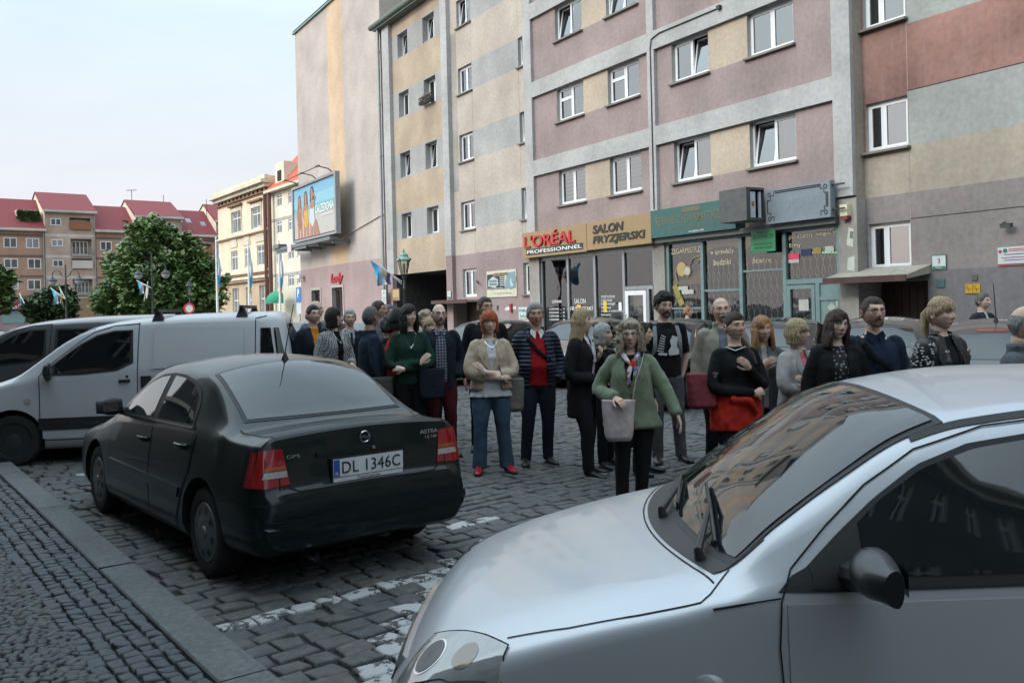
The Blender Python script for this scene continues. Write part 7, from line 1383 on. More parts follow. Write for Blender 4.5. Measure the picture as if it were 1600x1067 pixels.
def make_head(mb, S, centre, rot, mats=(0, 1, 2), fat=1.0):
 rows = []; nv, nu = 44, 56
 for i in range(nv + 1):
  v = -1 + 2 * i / nv; v = math.copysign(abs(v) ** 1.0, v); row = []
  for j in range(nu):
   t = -1 + 2 * j / nu; u = math.pi * (t * .55 + .45 * t ** 3); p = head_point(u, v * .998, S); p.x *= fat; row.append(p)
  rows.append(row)
 vs = [centre + rot @ p for r in rows for p in r]; fs = []; ms = []; b = len(mb.v); mb.add(vs, [], None)
 for i in range(nv):
  for j in range(nu):
   q = (i * nu + j, i * nu + (j + 1) % nu, (i + 1) * nu + (j + 1) % nu, (i + 1) * nu + j); p = (rows[i][j] + rows[i + 1][(j + 1) % nu]) / 2 / S
   m = 0
   if p.y < -.06 and abs(p.x) < .0215 - 6 * (p.z + .0605) ** 2 * 40 and -.071 < p.z < -.0505: m = 1
   elif p.y < -.04 and (abs(abs(p.x) - .043) < .016 and abs(p.z + .022) < .014 or (abs(p.x) < .013 and -.036 < p.z < -.012)): m = 2
   mb.f.append(tuple(k + b for k in q)); mb.m.append(mats[m])
 for s in (1, -1):
  pts = []
  c = Vector((s * .0745 * fat, .008, -.004)) * S
  e = MB()
  for a in range(10):
   t = 2 * math.pi * a / 10; pts.append((math.cos(t) * .017, math.sin(t) * .031))
  rr = []
  for k, o in ((1.0, 0), (1.05, .008), (.75, .014), (.4, .006)):
   rr.append([centre + rot @ (c + Vector((s * (o + .006 * (x < 0) * 0) + s * .25 * max(0, x) * k, x * k + .2 * z * .3, z * k)) * S) for x, z in pts])
  mb.grid(rr, mats[2], closed=True); mb.poly(rr[-1], mats[2])
def make_hand(mb, wrist, d, side, palm_n, curl=.35, L_=.185, m=0, thumb=1):
 """palm, four unequal bent fingers and an opposing thumb; d: direction of the fingers, palm_n: way the palm faces"""
 d = Vector(d).normalized(); n = Vector(palm_n); n = (n - d * n.dot(d)).normalized(); w = d.cross(n) * side; k = L_ / .185
 pl = .095 * k
 mb.tube([wrist - d * .025, wrist, wrist + d * pl * .5, wrist + d * pl * .96], [(.027 * k, .021 * k), (.028 * k, .02 * k), (.041 * k, .019 * k), (.039 * k, .014 * k)], 12, m, flat=w)
 for i, (o, ln, r) in enumerate(((.030, .072, .0088), (.011, .080, .0092), (-.009, .075, .0088), (-.027, .058, .0078))):
  p = wrist + d * pl * .93 + w * o * k; pts = [p - d * .012]; a = curl * (.5 + .12 * i)
  for f in (.45, .3, .25):
   p = p + (d * math.cos(a) + n * math.sin(a)) * ln * f * k; pts.append(p.copy()); a += curl * .9
  mb.tube([pts[0], wrist + d * pl * .93 + w * o * k] + pts[1:], [r * k, r * k, r * .95 * k, r * .85 * k, r * .6 * k], 7, m)
 t0 = wrist + d * pl * .2 + w * .028 * k; td = (d * .7 + w * .62 + n * .35).normalized(); t1 = t0 + td * .042 * k; t2 = t1 + (d * .85 + w * .15 + n * .45).normalized() * .032 * k; t3 = t2 + (d * .9 + n * .4).normalized() * .024 * k
 mb.tube([t0 - td * .01, t0, t1, t2, t3], [.013 * k, .0135 * k, .0105 * k, .0095 * k, .006 * k], 8, m)
def hair_cap(mb, S, C, rot, line, thick=.014, side=.0, back=-.06, rough=.004, seed=0, part=0.0, fat=1.0, top=1.0, temple=None, m=0, full=False):
 """scalp covering; line: hairline height at the forehead, back: how low it goes at the nape, side: at the temples/ears (head units, metres before scaling)"""
 nv, nu = 30, 64; rows = []; keep = {}
 for i in range(nv + 1):
  v = -.75 + 1.75 * i / nv; row = []
  for j in range(nu):
   u = -math.pi + 2 * math.pi * j / nu; p = head_point(u, min(v, .999), 1.0); p.x *= fat; a = abs(u)
   if a < .75: lim = line + (part * math.sin(u * 2))
   elif a < 1.25: t = (a - .75) / .5; lim = line + ((side if temple is None else temple) - line) * t
   elif a < 1.75: lim = side if temple is None else temple + (side - temple) * (a - 1.25) / .5
   else: t = min(1, (a - 1.75) / .6); lim = side + (back - side) * t
   nrm = Vector((p.x / .076 ** 2, p.y / .096 ** 2, p.z / .118 ** 2)).normalized(); t = min(1.0, max(0.0, (p.z - lim) / .03)); th = thick * (.25 + .75 * t ** .7) * (top if p.z > .06 else 1)
   q = Vector((p.x * 26 + seed, p.y * 26, p.z * 9)); q2 = Vector((p.x * 70 + seed, p.y * 70, p.z * 14)); th += rough * (1.3 * noise.noise(q) + 1.3 * noise.noise(q2))
   keep[(i, j)] = p.z > lim; row.append(C + rot @ ((p + nrm * th) * S))
  rows.append(row)
 b = len(mb.v); mb.add([p for r in rows for p in r], [], None)
 for i in range(nv):
  for j in range(nu):
   j2 = (j + 1) % nu
   if keep[(i, j)] or keep[(i, j2)] or keep[(i + 1, j)] or keep[(i + 1, j2)]:
    mb.f.append((b + i * nu + j, b + i * nu + j2, b + (i + 1) * nu + j2, b + (i + 1) * nu + j)); mb.m.append(m)
def hair_fall(mb, S, C, rot, z_end, a0=1.0, spread=.03, thick=.02, seed=0, front=False, wave=.006, top=.03, taper=.85, curl_in=0.0, m=0, back_bias=0.0):
 """hair hanging round the sides and back of the head from azimuth a0 round to -a0, down to z_end"""
 nu = 40; nz = 16; outer, inner = [], []
 for i in range(nz + 1):
  t = i / nz; z = top + (z_end - top) * t; ro, ri = [], []
  for j in range(nu + 1):
   u = a0 + (2 * math.pi - 2 * a0) * j / nu; zz = max(z, -.03); p = head_point(u if u <= math.pi else u - 2 * math.pi, math.asin(max(-1, min(1, max(z, -.045) / .118))) / (math.pi / 2), 1.0)
   dirv = Vector((math.sin(u), -math.cos(u), 0)); k = spread * min(1, t * 2.2) * (1 if t < .8 else 1 - curl_in * (t - .8) / .2); w = wave * (noise.noise(Vector((j * .55 + seed, t * 3, 0))) + .6 * noise.noise(Vector((j * 1.7 + seed, t * 5, 3))))
   kk = 1.0 if z > -.12 else taper + (1 - taper) * max(0, 1 - (-.12 - z) / .2)
   base = Vector((p.x * kk, p.y * kk + (.02 * min(1, max(0, (-z - .1) / .1)) + back_bias * t), z + (.012 * noise.noise(Vector((j * .9 + seed, 7, 1))) if i == nz else 0)))
   ro.append(C + rot @ ((base + dirv * (k + thick * (1 if 0 < i < nz else .5) + w)) * S)); ri.append(C + rot @ ((base + dirv * (k * .6 + w * .5 - .002)) * S))
  outer.append(ro); inner.append(ri)
 ring = [o + inn[::-1] for o, inn in zip(outer, inner)]; mb.grid(ring, m, closed=True); mb.poly(ring[-1], m)
def glasses(S, C, rot, parent, frame, w=.0225, h=.017, thin=.0022, fat=1.0):
 mb = MB(); y = -.099
 for s in (1, -1):
  cx = s * .0315
  P = [C + rot @ (Vector((cx + w * math.copysign(abs(math.cos(t)) ** .7, math.cos(t)), y + .006 * abs(cx + w * math.cos(t)) / .05, .010 + h * math.copysign(abs(math.sin(t)) ** .75, math.sin(t)))) * S) for t in [i * math.pi / 9 for i in range(19)]]; mb.tube(P, thin * S, 5, cap=False)
  mb.tube([C + rot @ (Vector(q) * S) for q in ((s * .0545, y + .007, .016), (s * .072 * fat, -.06, .016), (s * .081 * fat, .005, .012))], thin * S, 5)
 mb.tube([C + rot @ (Vector(q) * S) for q in ((-.009, y - .001, .013), (0, y - .004, .016), (.009, y - .001, .013))], thin * S, 5)
 return mb.build('glasses', frame, parent, True)
PEOPLE = {}
def person(label, head_px, chin_top, d, face=0.0, H=1.7, tone='fair', build=1.0, hair='dark', style='short', top=None, jacket=None, legs=None, shoes=None, armL='down', armR='down', look=0.0, tilt=0.0, nod=0.0, glass=None, beard=None, female=False, hem=.50, jopen=None, sleeves=True, lapel=None, collar=None, stance=(.0, .0), legw=1.0, feet_px=None, brow=None, heels=0.0, skirt=None, belly=0.0, extra=None, bare=False, flare=0.0, smile=False, lean=0.0, hoff=0.0):
 """one figure. head_px: photograph column of the head; chin_top: photograph row of the crown; d: metres away
    face: where the body faces (0 to the camera, + turns to the person's left = picture right)"""
 p = at(head_px, chin_top, d); x0, y0, ztop = p
 H = ztop if feet_px is None else ztop
 hr = random.Random(label); stance = (stance[0] + hr.uniform(-.015, .02), stance[1] + hr.uniform(-.05, .07)); tilt += hr.uniform(-3, 3); swy = hr.uniform(-.025, .025)
 face -= math.degrees(math.atan((head_px - 800) / 1400)) * .9
 R = empty('person', (x0, y0, 0), R_(face), label, 'person', 'people queueing across the street' if d < 14 else None)
 k = H / 1.70; hs = (1.0 if female else 1.045) * (.5 * k + .5)
 S = hs; hh = .236 * S; C = Vector((0, -.012 - lean * .25, H - .118 * S - .004)); rot = Euler((R_(nod), R_(tilt), R_(look)), 'XYZ').to_matrix()
 sk, lip, fl = skin(tone); B = build; zs = H - .305 * k - .0; zs = H - hh - .09 * k
 shw = (.163 if not female else .146) * k * (.6 + .4 * B); hipw = (.150 if not female else .158) * k * B; wst = (.138 if not female else .125) * k * B; zh = .52 * H; zw = .62 * H; zc = .72 * H; dep = .10 * k * (.4 + .6 * B)
 sh = {s: Vector((s * shw, .0, zs - .035 * k)) for s in (1, -1)}
 def arm(pose, s):
  S0 = sh[s]; u = k
  T = {'down': ((.245, .02, .62), (.255, -.05, .475)), 'back': ((.25, .08, .62), (.20, .10, .48)), 'cross': ((.235, -.07, .62), (-.10, -.20, .635)), 'crossb': ((.235, -.08, .625), (-.10, -.185, .595)), 'pocket': ((.275, .06, .625), (.205, -.06, .515)), 'waist': ((.265, .01, .615), (.07, -.20, .585)), 'chest': ((.235, -.05, .63), (.04, -.19, .725)), 'hip': ((.30, .08, .63), (.19, .0, .54)), 'out': ((.31, -.02, .635), (.42, -.12, .50)), 'hold': ((.25, -.02, .62), (.10, -.22, .60)), 'clasp': ((.24, -.03, .62), (.03, -.2, .54)), 'chin': ((.22, -.1, .64), (.05, -.22, .76)), 'phone': ((.24, -.02, .62), (.12, -.26, .66)), 'bag': ((.30, .02, .64), (.13, -.21, .60))}[pose]
  e, w = T; sc = H / 1.0; E = Vector((s * e[0] * .9 * k * (.5 + .5 * B), e[1] * k, e[2] * H)); Wt = Vector((s * w[0] * (.9 if w[0] > .15 else 1) * k * (.5 + .5 * B if w[0] > .15 else 1), (w[1] - (.06 * (B - 1) + belly * .6 if w[1] < -.1 else 0)) * k, w[2] * H)); return [S0, E, Wt]
 AL_, AR_ = arm(armL, 1), arm(armR, -1)
 fl_, fr_ = Vector((.09 * k + stance[0] + swy, -.0, .075)), Vector((-.09 * k - stance[0] + swy, -.0 - stance[1], .075))
 hipL, hipR = Vector((.085 * k * B, 0, zh - .02)), Vector((-.085 * k * B, 0, zh - .02)); kneeL, kneeR = Vector((.092 * k + stance[0] * .5, -.02, .285 * H)), Vector((-.092 * k - stance[0] * .5, -.02 - stance[1] * .6, .285 * H))
 mb = MB()
 torso = [(0, .005, zh - .06 * k, hipw * .8, dep * .85), (0, .005, zh, hipw * .93, dep * .98), (0, 0, zw, wst * .92, dep * .9), (0, 0, zc, shw * .86, dep * .98), (0, .0, zs - .06 * k, shw * .92, dep * .85), (0, .0, zs, shw * .62, dep * .62), (0, .0, zs + .035 * k, .062 * S, .062 * S)]
 ring_loft(mb, torso, 16); nb = Vector((0, .012, zs - .02)); ne = C + rot @ Vector((0, .012, -.07 * S)); mb.tube([nb, nb.lerp(ne, .5), ne], [.062 * S, .054 * S * (1.12 if not female else .98), .056 * S], 12)
 for A, s in ((AL_, 1), (AR_, -1)): limb(mb, A, [.05 * k, .042 * k * (.5 + .5 * B), .028 * k], 10)
 for hp, kn, ft in ((hipL, kneeL, fl_), (hipR, kneeR, fr_)): limb(mb, [hp, kn, ft], [.075 * k, .052 * k, .036 * k], 10)
 me = remeshed(mb, .022, 3); body = MB(); body.add([v.co for v in me.vertices], [tuple(q.vertices) for q in me.polygons], 0); bpy.data.meshes.remove(me)
 make_head(body, S, C, rot, fat=.5 + .5 * min(B, 1.25))
 for A, s, pose in ((AL_, 1, armL), (AR_, -1, armR)):
  dv = (A[2] - A[1]).normalized(); dv = {'cross': Vector((-s * .55, -.1, .62)), 'crossb': Vector((-s * .8, .45, .1))}.get(pose, dv); pn = Vector((-s, 0, 0)) if pose in ('down', 'back', 'out') else (Vector((0, 1, -.2)) if pose in ('cross', 'crossb') else Vector((0, .4, -1)) if pose in ('waist', 'bag', 'hold', 'clasp') else Vector((-s * .4, 1, 0)))
  if pose == 'pocket': continue
  make_hand(body, A[2], dv if pose not in ('down', 'out') else (dv + Vector((0, 0, -.4))), s, pn, .35 if pose in ('down', 'back', 'out') else .5, .18 * (.94 if female else 1.03), 0)
 bo = body.build('body', [sk, lip, fl], R, True, 60, fix=True)
 ey = MB()
 for s in (1, -1):
  c = C + rot @ (Vector((s * .031, -.0795, .0125)) * S); ey.lathe([(0, -.0125 * S)] + [(.0125 * S * math.sin(t), -.0125 * S * math.cos(t)) for t in [i * math.pi / 6 for i in range(1, 6)]] + [(0, .0125 * S)], (0, 0, 0), 'y', 10, 0)
  n_ = 62
  for i in range(len(ey.v) - n_ if len(ey.v) >= n_ else 0, len(ey.v)): pass
 ey = MB()
 for s in (1, -1):
  c = Vector((s * .031, -.0800, .0125)); rows = [[C + rot @ ((c + Vector((math.sin(a) * math.cos(b) * .0125, -math.cos(a) * .0125, math.sin(a) * math.sin(b) * .0085))) * S) for b in [j * math.pi / 6 for j in range(12)]] for a in (.02, .42, .8, 1.2, 1.6)]
  ey.grid(rows[1:], 0, True); ey.grid(rows[:2], 1, True); ey.poly(rows[0], 1)
  for (dz, th, m) in ((.0088, .0015, 1), (-.0075, .001, 2)): ey.tube([C + rot @ ((c + Vector((q * .0145, -.0115 + .006 * abs(q) ** 2, dz * (1 - .75 * q * q)))) * S) for q in (-1, -.5, 0, .5, 1)], th * S, 4, m)
 ey.build('eyes', [EYEW, IRIS, fl], bo, True)
 hm = HAIR[hair]; bw_ = MB()
 for s in (1, -1): bw_.tube([C + rot @ (Vector((s * x, y, z)) * S) for x, y, z in ((.014, -.0985, .0315), (.03, -.098, .037), (.05, -.086, .031))], [.0018 * S, .0026 * S, .0012 * S], 5)
 bw_.build('eyebrows', brow or (HAIR['brown'] if hair in ('blond', 'sand', 'ginger', 'red', 'ash', 'chest', 'white') else hm), bo, True)
 hb = MB(); ft = .5 + .5 * min(B, 1.25)
 if style == 'short': hair_cap(hb, S, C, rot, .064, .016, -.022, -.078, .005, len(label), temple=.008, fat=ft)
 elif style == 'crop': hair_cap(hb, S, C, rot, .070, .008, -.018, -.075, .003, len(label), temple=.008, fat=ft)
 elif style == 'quiff': hair_cap(hb, S, C, rot, .068, .02, -.005, -.072, .006, len(label), temple=.03, top=1.5, fat=ft)
 elif style == 'tousled': hair_cap(hb, S, C, rot, .06, .026, -.015, -.08, .012, len(label), temple=.02, top=1.3, fat=ft)
 elif style == 'fringe_ring': hair_cap(hb, S, C, rot, .2, .01, .03, -.07, .003, len(label), temple=.012, fat=ft)
 elif style == 'bald': hair_cap(hb, S, C, rot, .2, .004, .028, -.07, .001, len(label), temple=.02, fat=ft)
 if style == 'fringe_ring' or style == 'bald':
  keep = [(f, m) for f, m in zip(hb.f, hb.m) if all((rot.inverted() @ (Vector(hb.v[i]) - C)).z < (.062 if style == 'fringe_ring' else .05) * S for i in f)]; hb.f = [f for f, m in keep]; hb.m = [m for f, m in keep]
 if style == 'bob': hair_cap(hb, S, C, rot, .05, .022, -.02, -.08, .004, len(label), part=.012); hair_fall(hb, S, C, rot, -.125, .95, .008, .018, len(label), curl_in=.6)
 elif style == 'longbob': hair_cap(hb, S, C, rot, .046, .022, -.02, -.08, .004, len(label), part=.014); hair_fall(hb, S, C, rot, -.20, .82, .016, .024, len(label), wave=.012, curl_in=.3)
 elif style == 'long': hair_cap(hb, S, C, rot, .058, .018, -.02, -.08, .003, len(label), part=.01); hair_fall(hb, S, C, rot, -.42, 1.0, .012, .022, len(label), wave=.01, taper=.9, back_bias=.03)
 elif style == 'back': hair_cap(hb, S, C, rot, .064, .010, -.02, -.08, .004, len(label), temple=.005); hb.lathe([(0, -.05 * S), (.035 * S, -.03 * S), (.04 * S, 0), (.03 * S, .03 * S), (0, .04 * S)], tuple(C + rot @ Vector((0, .125 * S, -.02 * S))), 'z', 12)
 elif style == 'pony':
  hair_cap(hb, S, C, rot, .060, .012, -.02, -.08, .004, len(label), temple=.005)
  s = -1 if look <= 0 else 1; s = 1; b = [Vector((s * .0, .105, .02)), Vector((s * .05, .12, -.06)), Vector((s * .095, .04, -.16)), Vector((s * .11, -.05, -.25)), Vector((s * .12, -.10, -.33))] if style == 'pony' else []
  hb.tube([C + rot @ (q * S) for q in b], [.022 * S, .032 * S, .034 * S, .028 * S, .012 * S], 10)
 elif style == 'ponyback': hair_cap(hb, S, C, rot, .03, .017, -.005, -.08, .004, len(label), temple=-.01, top=1.3); hb.tube([C + rot @ (Vector(q) * S) for q in ((0, .10, .05), (-.01, .135, .0), (-.02, .13, -.12), (-.03, .11, -.26))], [.02 * S, .032 * S, .03 * S, .01 * S], 10)
 elif style == 'fringebob': hair_cap(hb, S, C, rot, .026, .020, -.02, -.08, .005, len(label), top=1.2); hair_fall(hb, S, C, rot, -.10, 1.05, .008, .018, len(label), curl_in=.5)
 elif style == 'fringeshort': hair_cap(hb, S, C, rot, .024, .020, -.035, -.085, .007, len(label), temple=-.01, top=1.3)
 elif style == 'curly':
  hair_cap(hb, S, C, rot, .058, .034, -.03, -.09, .016, 3.3, top=1.0); hair_fall(hb, S, C, rot, -.155, .88, .022, .036, len(label), wave=.028, curl_in=.3)
  rr = random.Random(len(label))
  for i in range(150):
   u = rr.uniform(.85, 2 * math.pi - .85); z = rr.uniform(-.15, .10); q = head_point(u if u < math.pi else u - 2 * math.pi, math.asin(max(-.4, min(.95, z / .118))) / (math.pi / 2), 1.0); dv = Vector((math.sin(u), -math.cos(u), .3 if z > .03 else 0)); c0 = C + rot @ ((Vector((q.x, q.y, z)) + dv * rr.uniform(.035, .06)) * S); rad = rr.uniform(.008, .016); ph = rr.uniform(0, 6)
   hb.tube([c0 + Vector((math.cos(ph + t) * rad, math.sin(ph + t) * rad, -t * .007)) for t in (0, 1, 2, 3, 4, 5)], [.005, .007, .007, .007, .006, .003], 4)
 elif style == 'curlyshort': hair_cap(hb, S, C, rot, .056, .028, -.03, -.085, .016, len(label), temple=.0)
 if hb.f: hb.build('hair', hm, R, True, 70)
 if beard:
  bb = MB()
  if 'm' in beard: bb.tube([C + rot @ (Vector((x, y, z)) * S) for x, y, z in ((-.032, -.082, -.058), (-.018, -.1015, -.0475), (0, -.108, -.044), (.018, -.1015, -.0475), (.032, -.082, -.058))], [.004 * S, .009 * S, .0095 * S, .009 * S, .004 * S], 6)
  if 'b' in beard: bb.tube([C + rot @ (Vector((x, y, z)) * S) for x, y, z in ((-.056, -.03, -.05), (-.042, -.066, -.083), (-.02, -.088, -.1), (0, -.095, -.104), (.02, -.088, -.1), (.042, -.066, -.083), (.056, -.03, -.05))], [.008 * S, .010 * S, .011 * S, .011 * S, .011 * S, .010 * S, .008 * S], 7); bb.tube([C + rot @ (Vector((x, y, z)) * S) for x, y, z in ((-.028, -.083, -.058), (0, -.104, -.046), (.028, -.083, -.058))], [.006 * S] * 3, 6)
  bb.build('beard', beard[-1] if not isinstance(beard, str) else (HAIR['white'] if 'w' in beard else (HAIR['brown'] if 'r' in beard else HAIR['dark'])), R, True)
 if glass: glasses(S, C, rot, R, glass if not isinstance(glass, str) else {'dark': RUBBER, 'metal': mat('thin metal frame', (.12, .11, .10), .35, metal=.6), 'brown': mat('brown glasses', (.08, .03, .02), .4)}[glass], fat=ft)
 def garment(name, m, ease, zlo, arms=True, folds=.006, wid=1.0, cut=None, sleeve_to=1.0, vox=.015, collar_h=.0, flare_=0.0, mats=None, pick=None):
  g = MB(); e = ease
  rr = [(0, .006, zlo, hipw * wid + e + flare_, dep + e * .9 + flare_ * .7), (0, .004, min(zh + .02, max(zlo + .05, zh)), hipw * wid * .98 + e, dep + e), (0, -.004 - belly * .5, zw - .02 * k, wst + e + .01 + belly * .5, dep + e + belly), (0, -.002, zc, shw * .95 + e * .8, dep * 1.04 + e + (.02 * k if female else 0)), (0, 0, zs - .065 * k, shw * .97 + e * .7, dep * .86 + e), (0, .002, zs - .02 * k, shw * .72 + e * .5, dep * .64 + e * .6), (0, .006, zs + .018 * k, shw * .42 + e * .4, .07 * S + e * .4), (0, .008, zs + .04 * k, .066 * S + e * .3, .064 * S + e * .3)]
  if zlo > zh: rr = [rr[0]] + rr[2:]
  if collar_h: rr.append((0, .006, zs + .03 * k + collar_h, .072 * S + e * .3, .07 * S + e * .3))
  ring_loft(g, rr, 22)
  if arms:
   for A in (AL_, AR_):
    a0, a1, a2 = A; end = a2 - (a2 - a1).normalized() * .012 if sleeve_to >= 1 else a1 + (a2 - a1) * max(0, (sleeve_to - .5) * 2) if sleeve_to > .5 else a0 + (a1 - a0) * sleeve_to * 2
    pts = [a0 + Vector((-.03 * (1 if a0.x > 0 else -1), 0, -.0)), a0 + (a1 - a0) * .06, a1, end] if sleeve_to > .5 else [a0 + Vector((-.03 * (1 if a0.x > 0 else -1), 0, 0)), a0, end]
    rd = [.05 * k + e * .3, .052 * k + e * .35, .042 * k * (.5 + .5 * B) + e * .35, .031 * k + e * .45] if sleeve_to > .5 else [.052 * k + e * .4, .054 * k + e * .4, .05 * k + e * .6]
    limb(g, pts, rd, 12)
  me = remeshed(g, vox, 2, folds, 15.0, len(label) * 1.7)
  bm = bmesh.new(); bm.from_mesh(me)
  if cut: bmesh.ops.delete(bm, geom=[f for f in bm.faces if cut(f.calc_center_median())], context='FACES')
  if cut: bmesh.ops.solidify(bm, geom=bm.faces[:], thickness=-.012)
  bm.to_mesh(me); bm.free()
  if pick:
   for f in me.polygons: f.material_index = pick(f.center, f.normal)
  return finish(name, me, mats or [m], R, True, 60)
 if legs is not None:
  g = MB()
  ring_loft(g, [(0, .005, zh - .1 * k, hipw * .97, dep * .98), (0, .006, zh - .02 * k, hipw * 1.0 + .008, dep + .012), (0, .003, zw - .04 * k, wst + .014, dep + .012)], 18)
  for hp, kn, ftv in ((hipL, kneeL, fl_), (hipR, kneeR, fr_)): limb(g, [hp + Vector((0, 0, -.02)), hp.lerp(kn, .5), kn, kn.lerp(ftv, .55) + Vector((0, .012, 0)), Vector((ftv.x, ftv.y + .012, .035 + heels * .5))], [.10 * k * (.4 + .6 * B) * legw, .094 * k * legw * (.5 + .5 * B), .073 * k * legw, .064 * k * legw + flare * .5, .058 * k * legw + flare], 12)
  me = remeshed(g, .015, 3, .005, 9, len(label)); finish('trousers', me, legs, R, True, 60)
 if shoes is not None:
  sl_ = shoes[1] if isinstance(shoes, tuple) else RUBBER; sm_ = shoes[0] if isinstance(shoes, tuple) else shoes
  for ftv, s in ((fl_, 1), (fr_, -1)):
   g = MB(); L2 = (.255 if female else .285) * k; fx_, fy_ = ftv.x, ftv.y + .05; tz = s * .22; rows = []
   for t, w, h, zz in ((0, .022, .03, .02), (.04, .032, .055, .0), (.2, .036, .07, 0), (.4, .036, .066, 0), (.62, .043, .05, 0), (.82, .041, .038, 0), (.95, .026, .028, 0), (1, .008, .018, .004)):
    y = -t * L2; cx = fx_ + t * tz * .22; rows.append([(cx + w * math.cos(a) * k, fy_ + y, .012 + (h * (.5 + .5 * math.sin(a)) if math.sin(a) > -.5 else h * .22) + zz * .3 + heels * max(0, 1 - t * 1.6)) for a in [j * math.pi / 6 for j in range(12)]])
   g.grid(rows, 0, True); g.poly(rows[0], 0); g.poly(rows[-1], 0)
   g.prism([(0, 0)], 0, 0) if False else None
   so = [[(fx_ + t * tz * .22 + sx * (w + .004) * k, fy_ - t * L2, z + heels * max(0, 1 - t * 1.6)) for sx in (-1, 1)] for z in (.0, .018) for t, w in ((-.01, .026), (.1, .034), (.4, .036), (.62, .044), (.82, .042), (.97, .026))]
   a_, b_ = so[:6], so[6:]; loop = lambda q: [r[1] for r in q] + [r[0] for r in q[::-1]]; g.grid([loop(a_), loop(b_)], 1, True); g.poly(loop(a_)[::-1], 1); g.poly(loop(b_), 1)
   g.build('shoe', [sm_, sl_], R, True, 50)
 if top is not None: garment('top', top, .016, zh - .06 * k if jacket is not None else hem * H, arms=not (jacket is not None), sleeve_to=1.0 if sleeves is True else sleeves, folds=.005) if not (isinstance(top, tuple)) else garment('top', top[0], .016, zh - .06 * k, arms=jacket is None, mats=list(top[0]), pick=top[1](zs, zw, H, S), sleeve_to=1.0 if sleeves is True else sleeves)
 if jacket is not None:
  o = jopen; cutf = None
  if o:
   w_top, w_bot, zv = o
   def cutf(p):
    if p.y > -.02: return False
    t = (zs + .05 - p.z) / (zs + .05 - hem * H);
    if p.z < zv * H: return False
    if zv > 0: tt = (p.z - zv * H) / max(zs - zv * H, .01); return abs(p.x) < w_top * max(0, min(1.15, tt))
    return abs(p.x) < w_top + (w_bot - w_top) * t
  garment('jacket', jacket, .026, hem * H, True, .0055, cut=cutf, collar_h=collar or 0, flare_=flare_of.get(label, 0), vox=.016)
 if extra: extra(dict(R=R, H=H, S=S, C=C, rot=rot, zs=zs, zc=zc, zw=zw, zh=zh, shw=shw, dep=dep, k=k, hipw=hipw, AL=AL_, AR=AR_, sh=sh, B=B, garment=garment))
 return R
flare_of = {}
def strap(R, pts, m, w=.012, t=.004, name='strap'):
 mb = MB(); mb.tube([Vector(p) for p in pts], [(w, t)] * len(pts), 6, flat=(0, 0, 1) if False else None); return mb.build(name, m, R, True)
def world_of(R, p): return Matrix.Translation(R.location) @ Matrix.Rotation(R.rotation_euler.z, 4, 'Z') @ Vector(p)
def bag(name, label, R, centre, w, h, t, m, strap_pts=None, strap_m=None, cat='bag', rz=0, droop=.2, flap=None):
 """soft bag: rounded pouch; top-level, hanging from its strap"""
 c = world_of(R, centre); o = empty(name, c - Vector((0, 0, h / 2)), R.rotation_euler.z + rz, label, cat); g = MB()
 rows = []
 for i in range(11):
  q = i / 10; z = h * q; kx = (1 - .16 * (1 - q)) if q > .12 else .7 + .15 * q / .12 ; ky = (1 - .55 * q) * (1 if q > .05 else .6); rows.append((0, 0, z, w / 2 * kx * (1 - droop * .35 * q), t / 2 * ky, 3.0))
 ring_loft(g, rows, 22); me = remeshed(g, max(.008, w / 30), 2, .004, 14, len(label)); finish('pouch', me, m, o, True, 60)
 if strap_pts:
  inv = (Matrix.Translation(c - Vector((0, 0, h / 2))) @ Matrix.Rotation(R.rotation_euler.z + rz, 4, 'Z')).inverted(); P = [inv @ world_of(R, p) for p in strap_pts]; g = MB(); g.tube(P, [(.004, .014)] * len(P), 6); g.build('strap', strap_m or m, o, True)
 if flap:
  g = MB(); g.box(-w * .06, w * .06, -t * .55, -t * .45, h * .82, h * .9); g.build('clasp', flap, o)
 return o
# -- the queue, from the picture's left to its right
BLKC = cloth('black cloth', (.009, .009, .010)); NAVYC = cloth('navy cloth', (.012, .016, .026)); DGREYC = cloth('dark grey cloth', (.03, .031, .034)); JEANS = cloth('blue jeans', (.045, .075, .115), var=.35, scale=3); DJEANS = cloth('dark blue jeans', (.014, .018, .028)); GREYJ = cloth('grey jeans', (.075, .077, .082), var=.3); BLKL_ = mat('black shoe leather', (.012, .012, .012), .4); WSOLE = mat('white rubber sole', (.45, .44, .42), .6)
ORANGE = cloth('orange knit', (.5, .20, .02)); REDC = cloth('red knit', (.33, .012, .014)); REDJ = cloth('red jacket cloth', (.42, .025, .015)); BEIGEL = cloth('beige leather', (.42, .325, .24), rough=.5, bs=60, bump=.15); WHITEC = cloth('white cotton', (.52, .52, .53)); GREENW = cloth('sage green wool', (.155, .19, .125), bs=160, sheen=.3); KHAKI = cloth('beige canvas', (.24, .215, .175)); LGREY = cloth('pale grey jersey', (.33, .315, .31)); PINKT = cloth('coral pink top', (.55, .16, .18)); BLUES = cloth('dark blue shirt', (.016, .027, .05)); DGREEN = cloth('dark green knit', (.012, .035, .024)); MAROON = cloth('dark red trousers', (.075, .012, .014)); GREYJK = cloth('blue grey jacket', (.10, .105, .112)); LEATH = mat('black leather', (.010, .010, .011), .42, var=.3, scale=8, bump=.3, bscale=40); TAUPE = mat('taupe bag leather', (.15, .135, .11), .6, var=.15, bump=.2); PALEBAG = mat('pale pink bag leather', (.42, .35, .34), .5, var=.12, scale=4, bump=.15); DREDBAG = mat('dark red bag cloth', (.14, .012, .02), .7, var=.2, bump=.3); SUITN = cloth('navy suit', (.018, .022, .034))
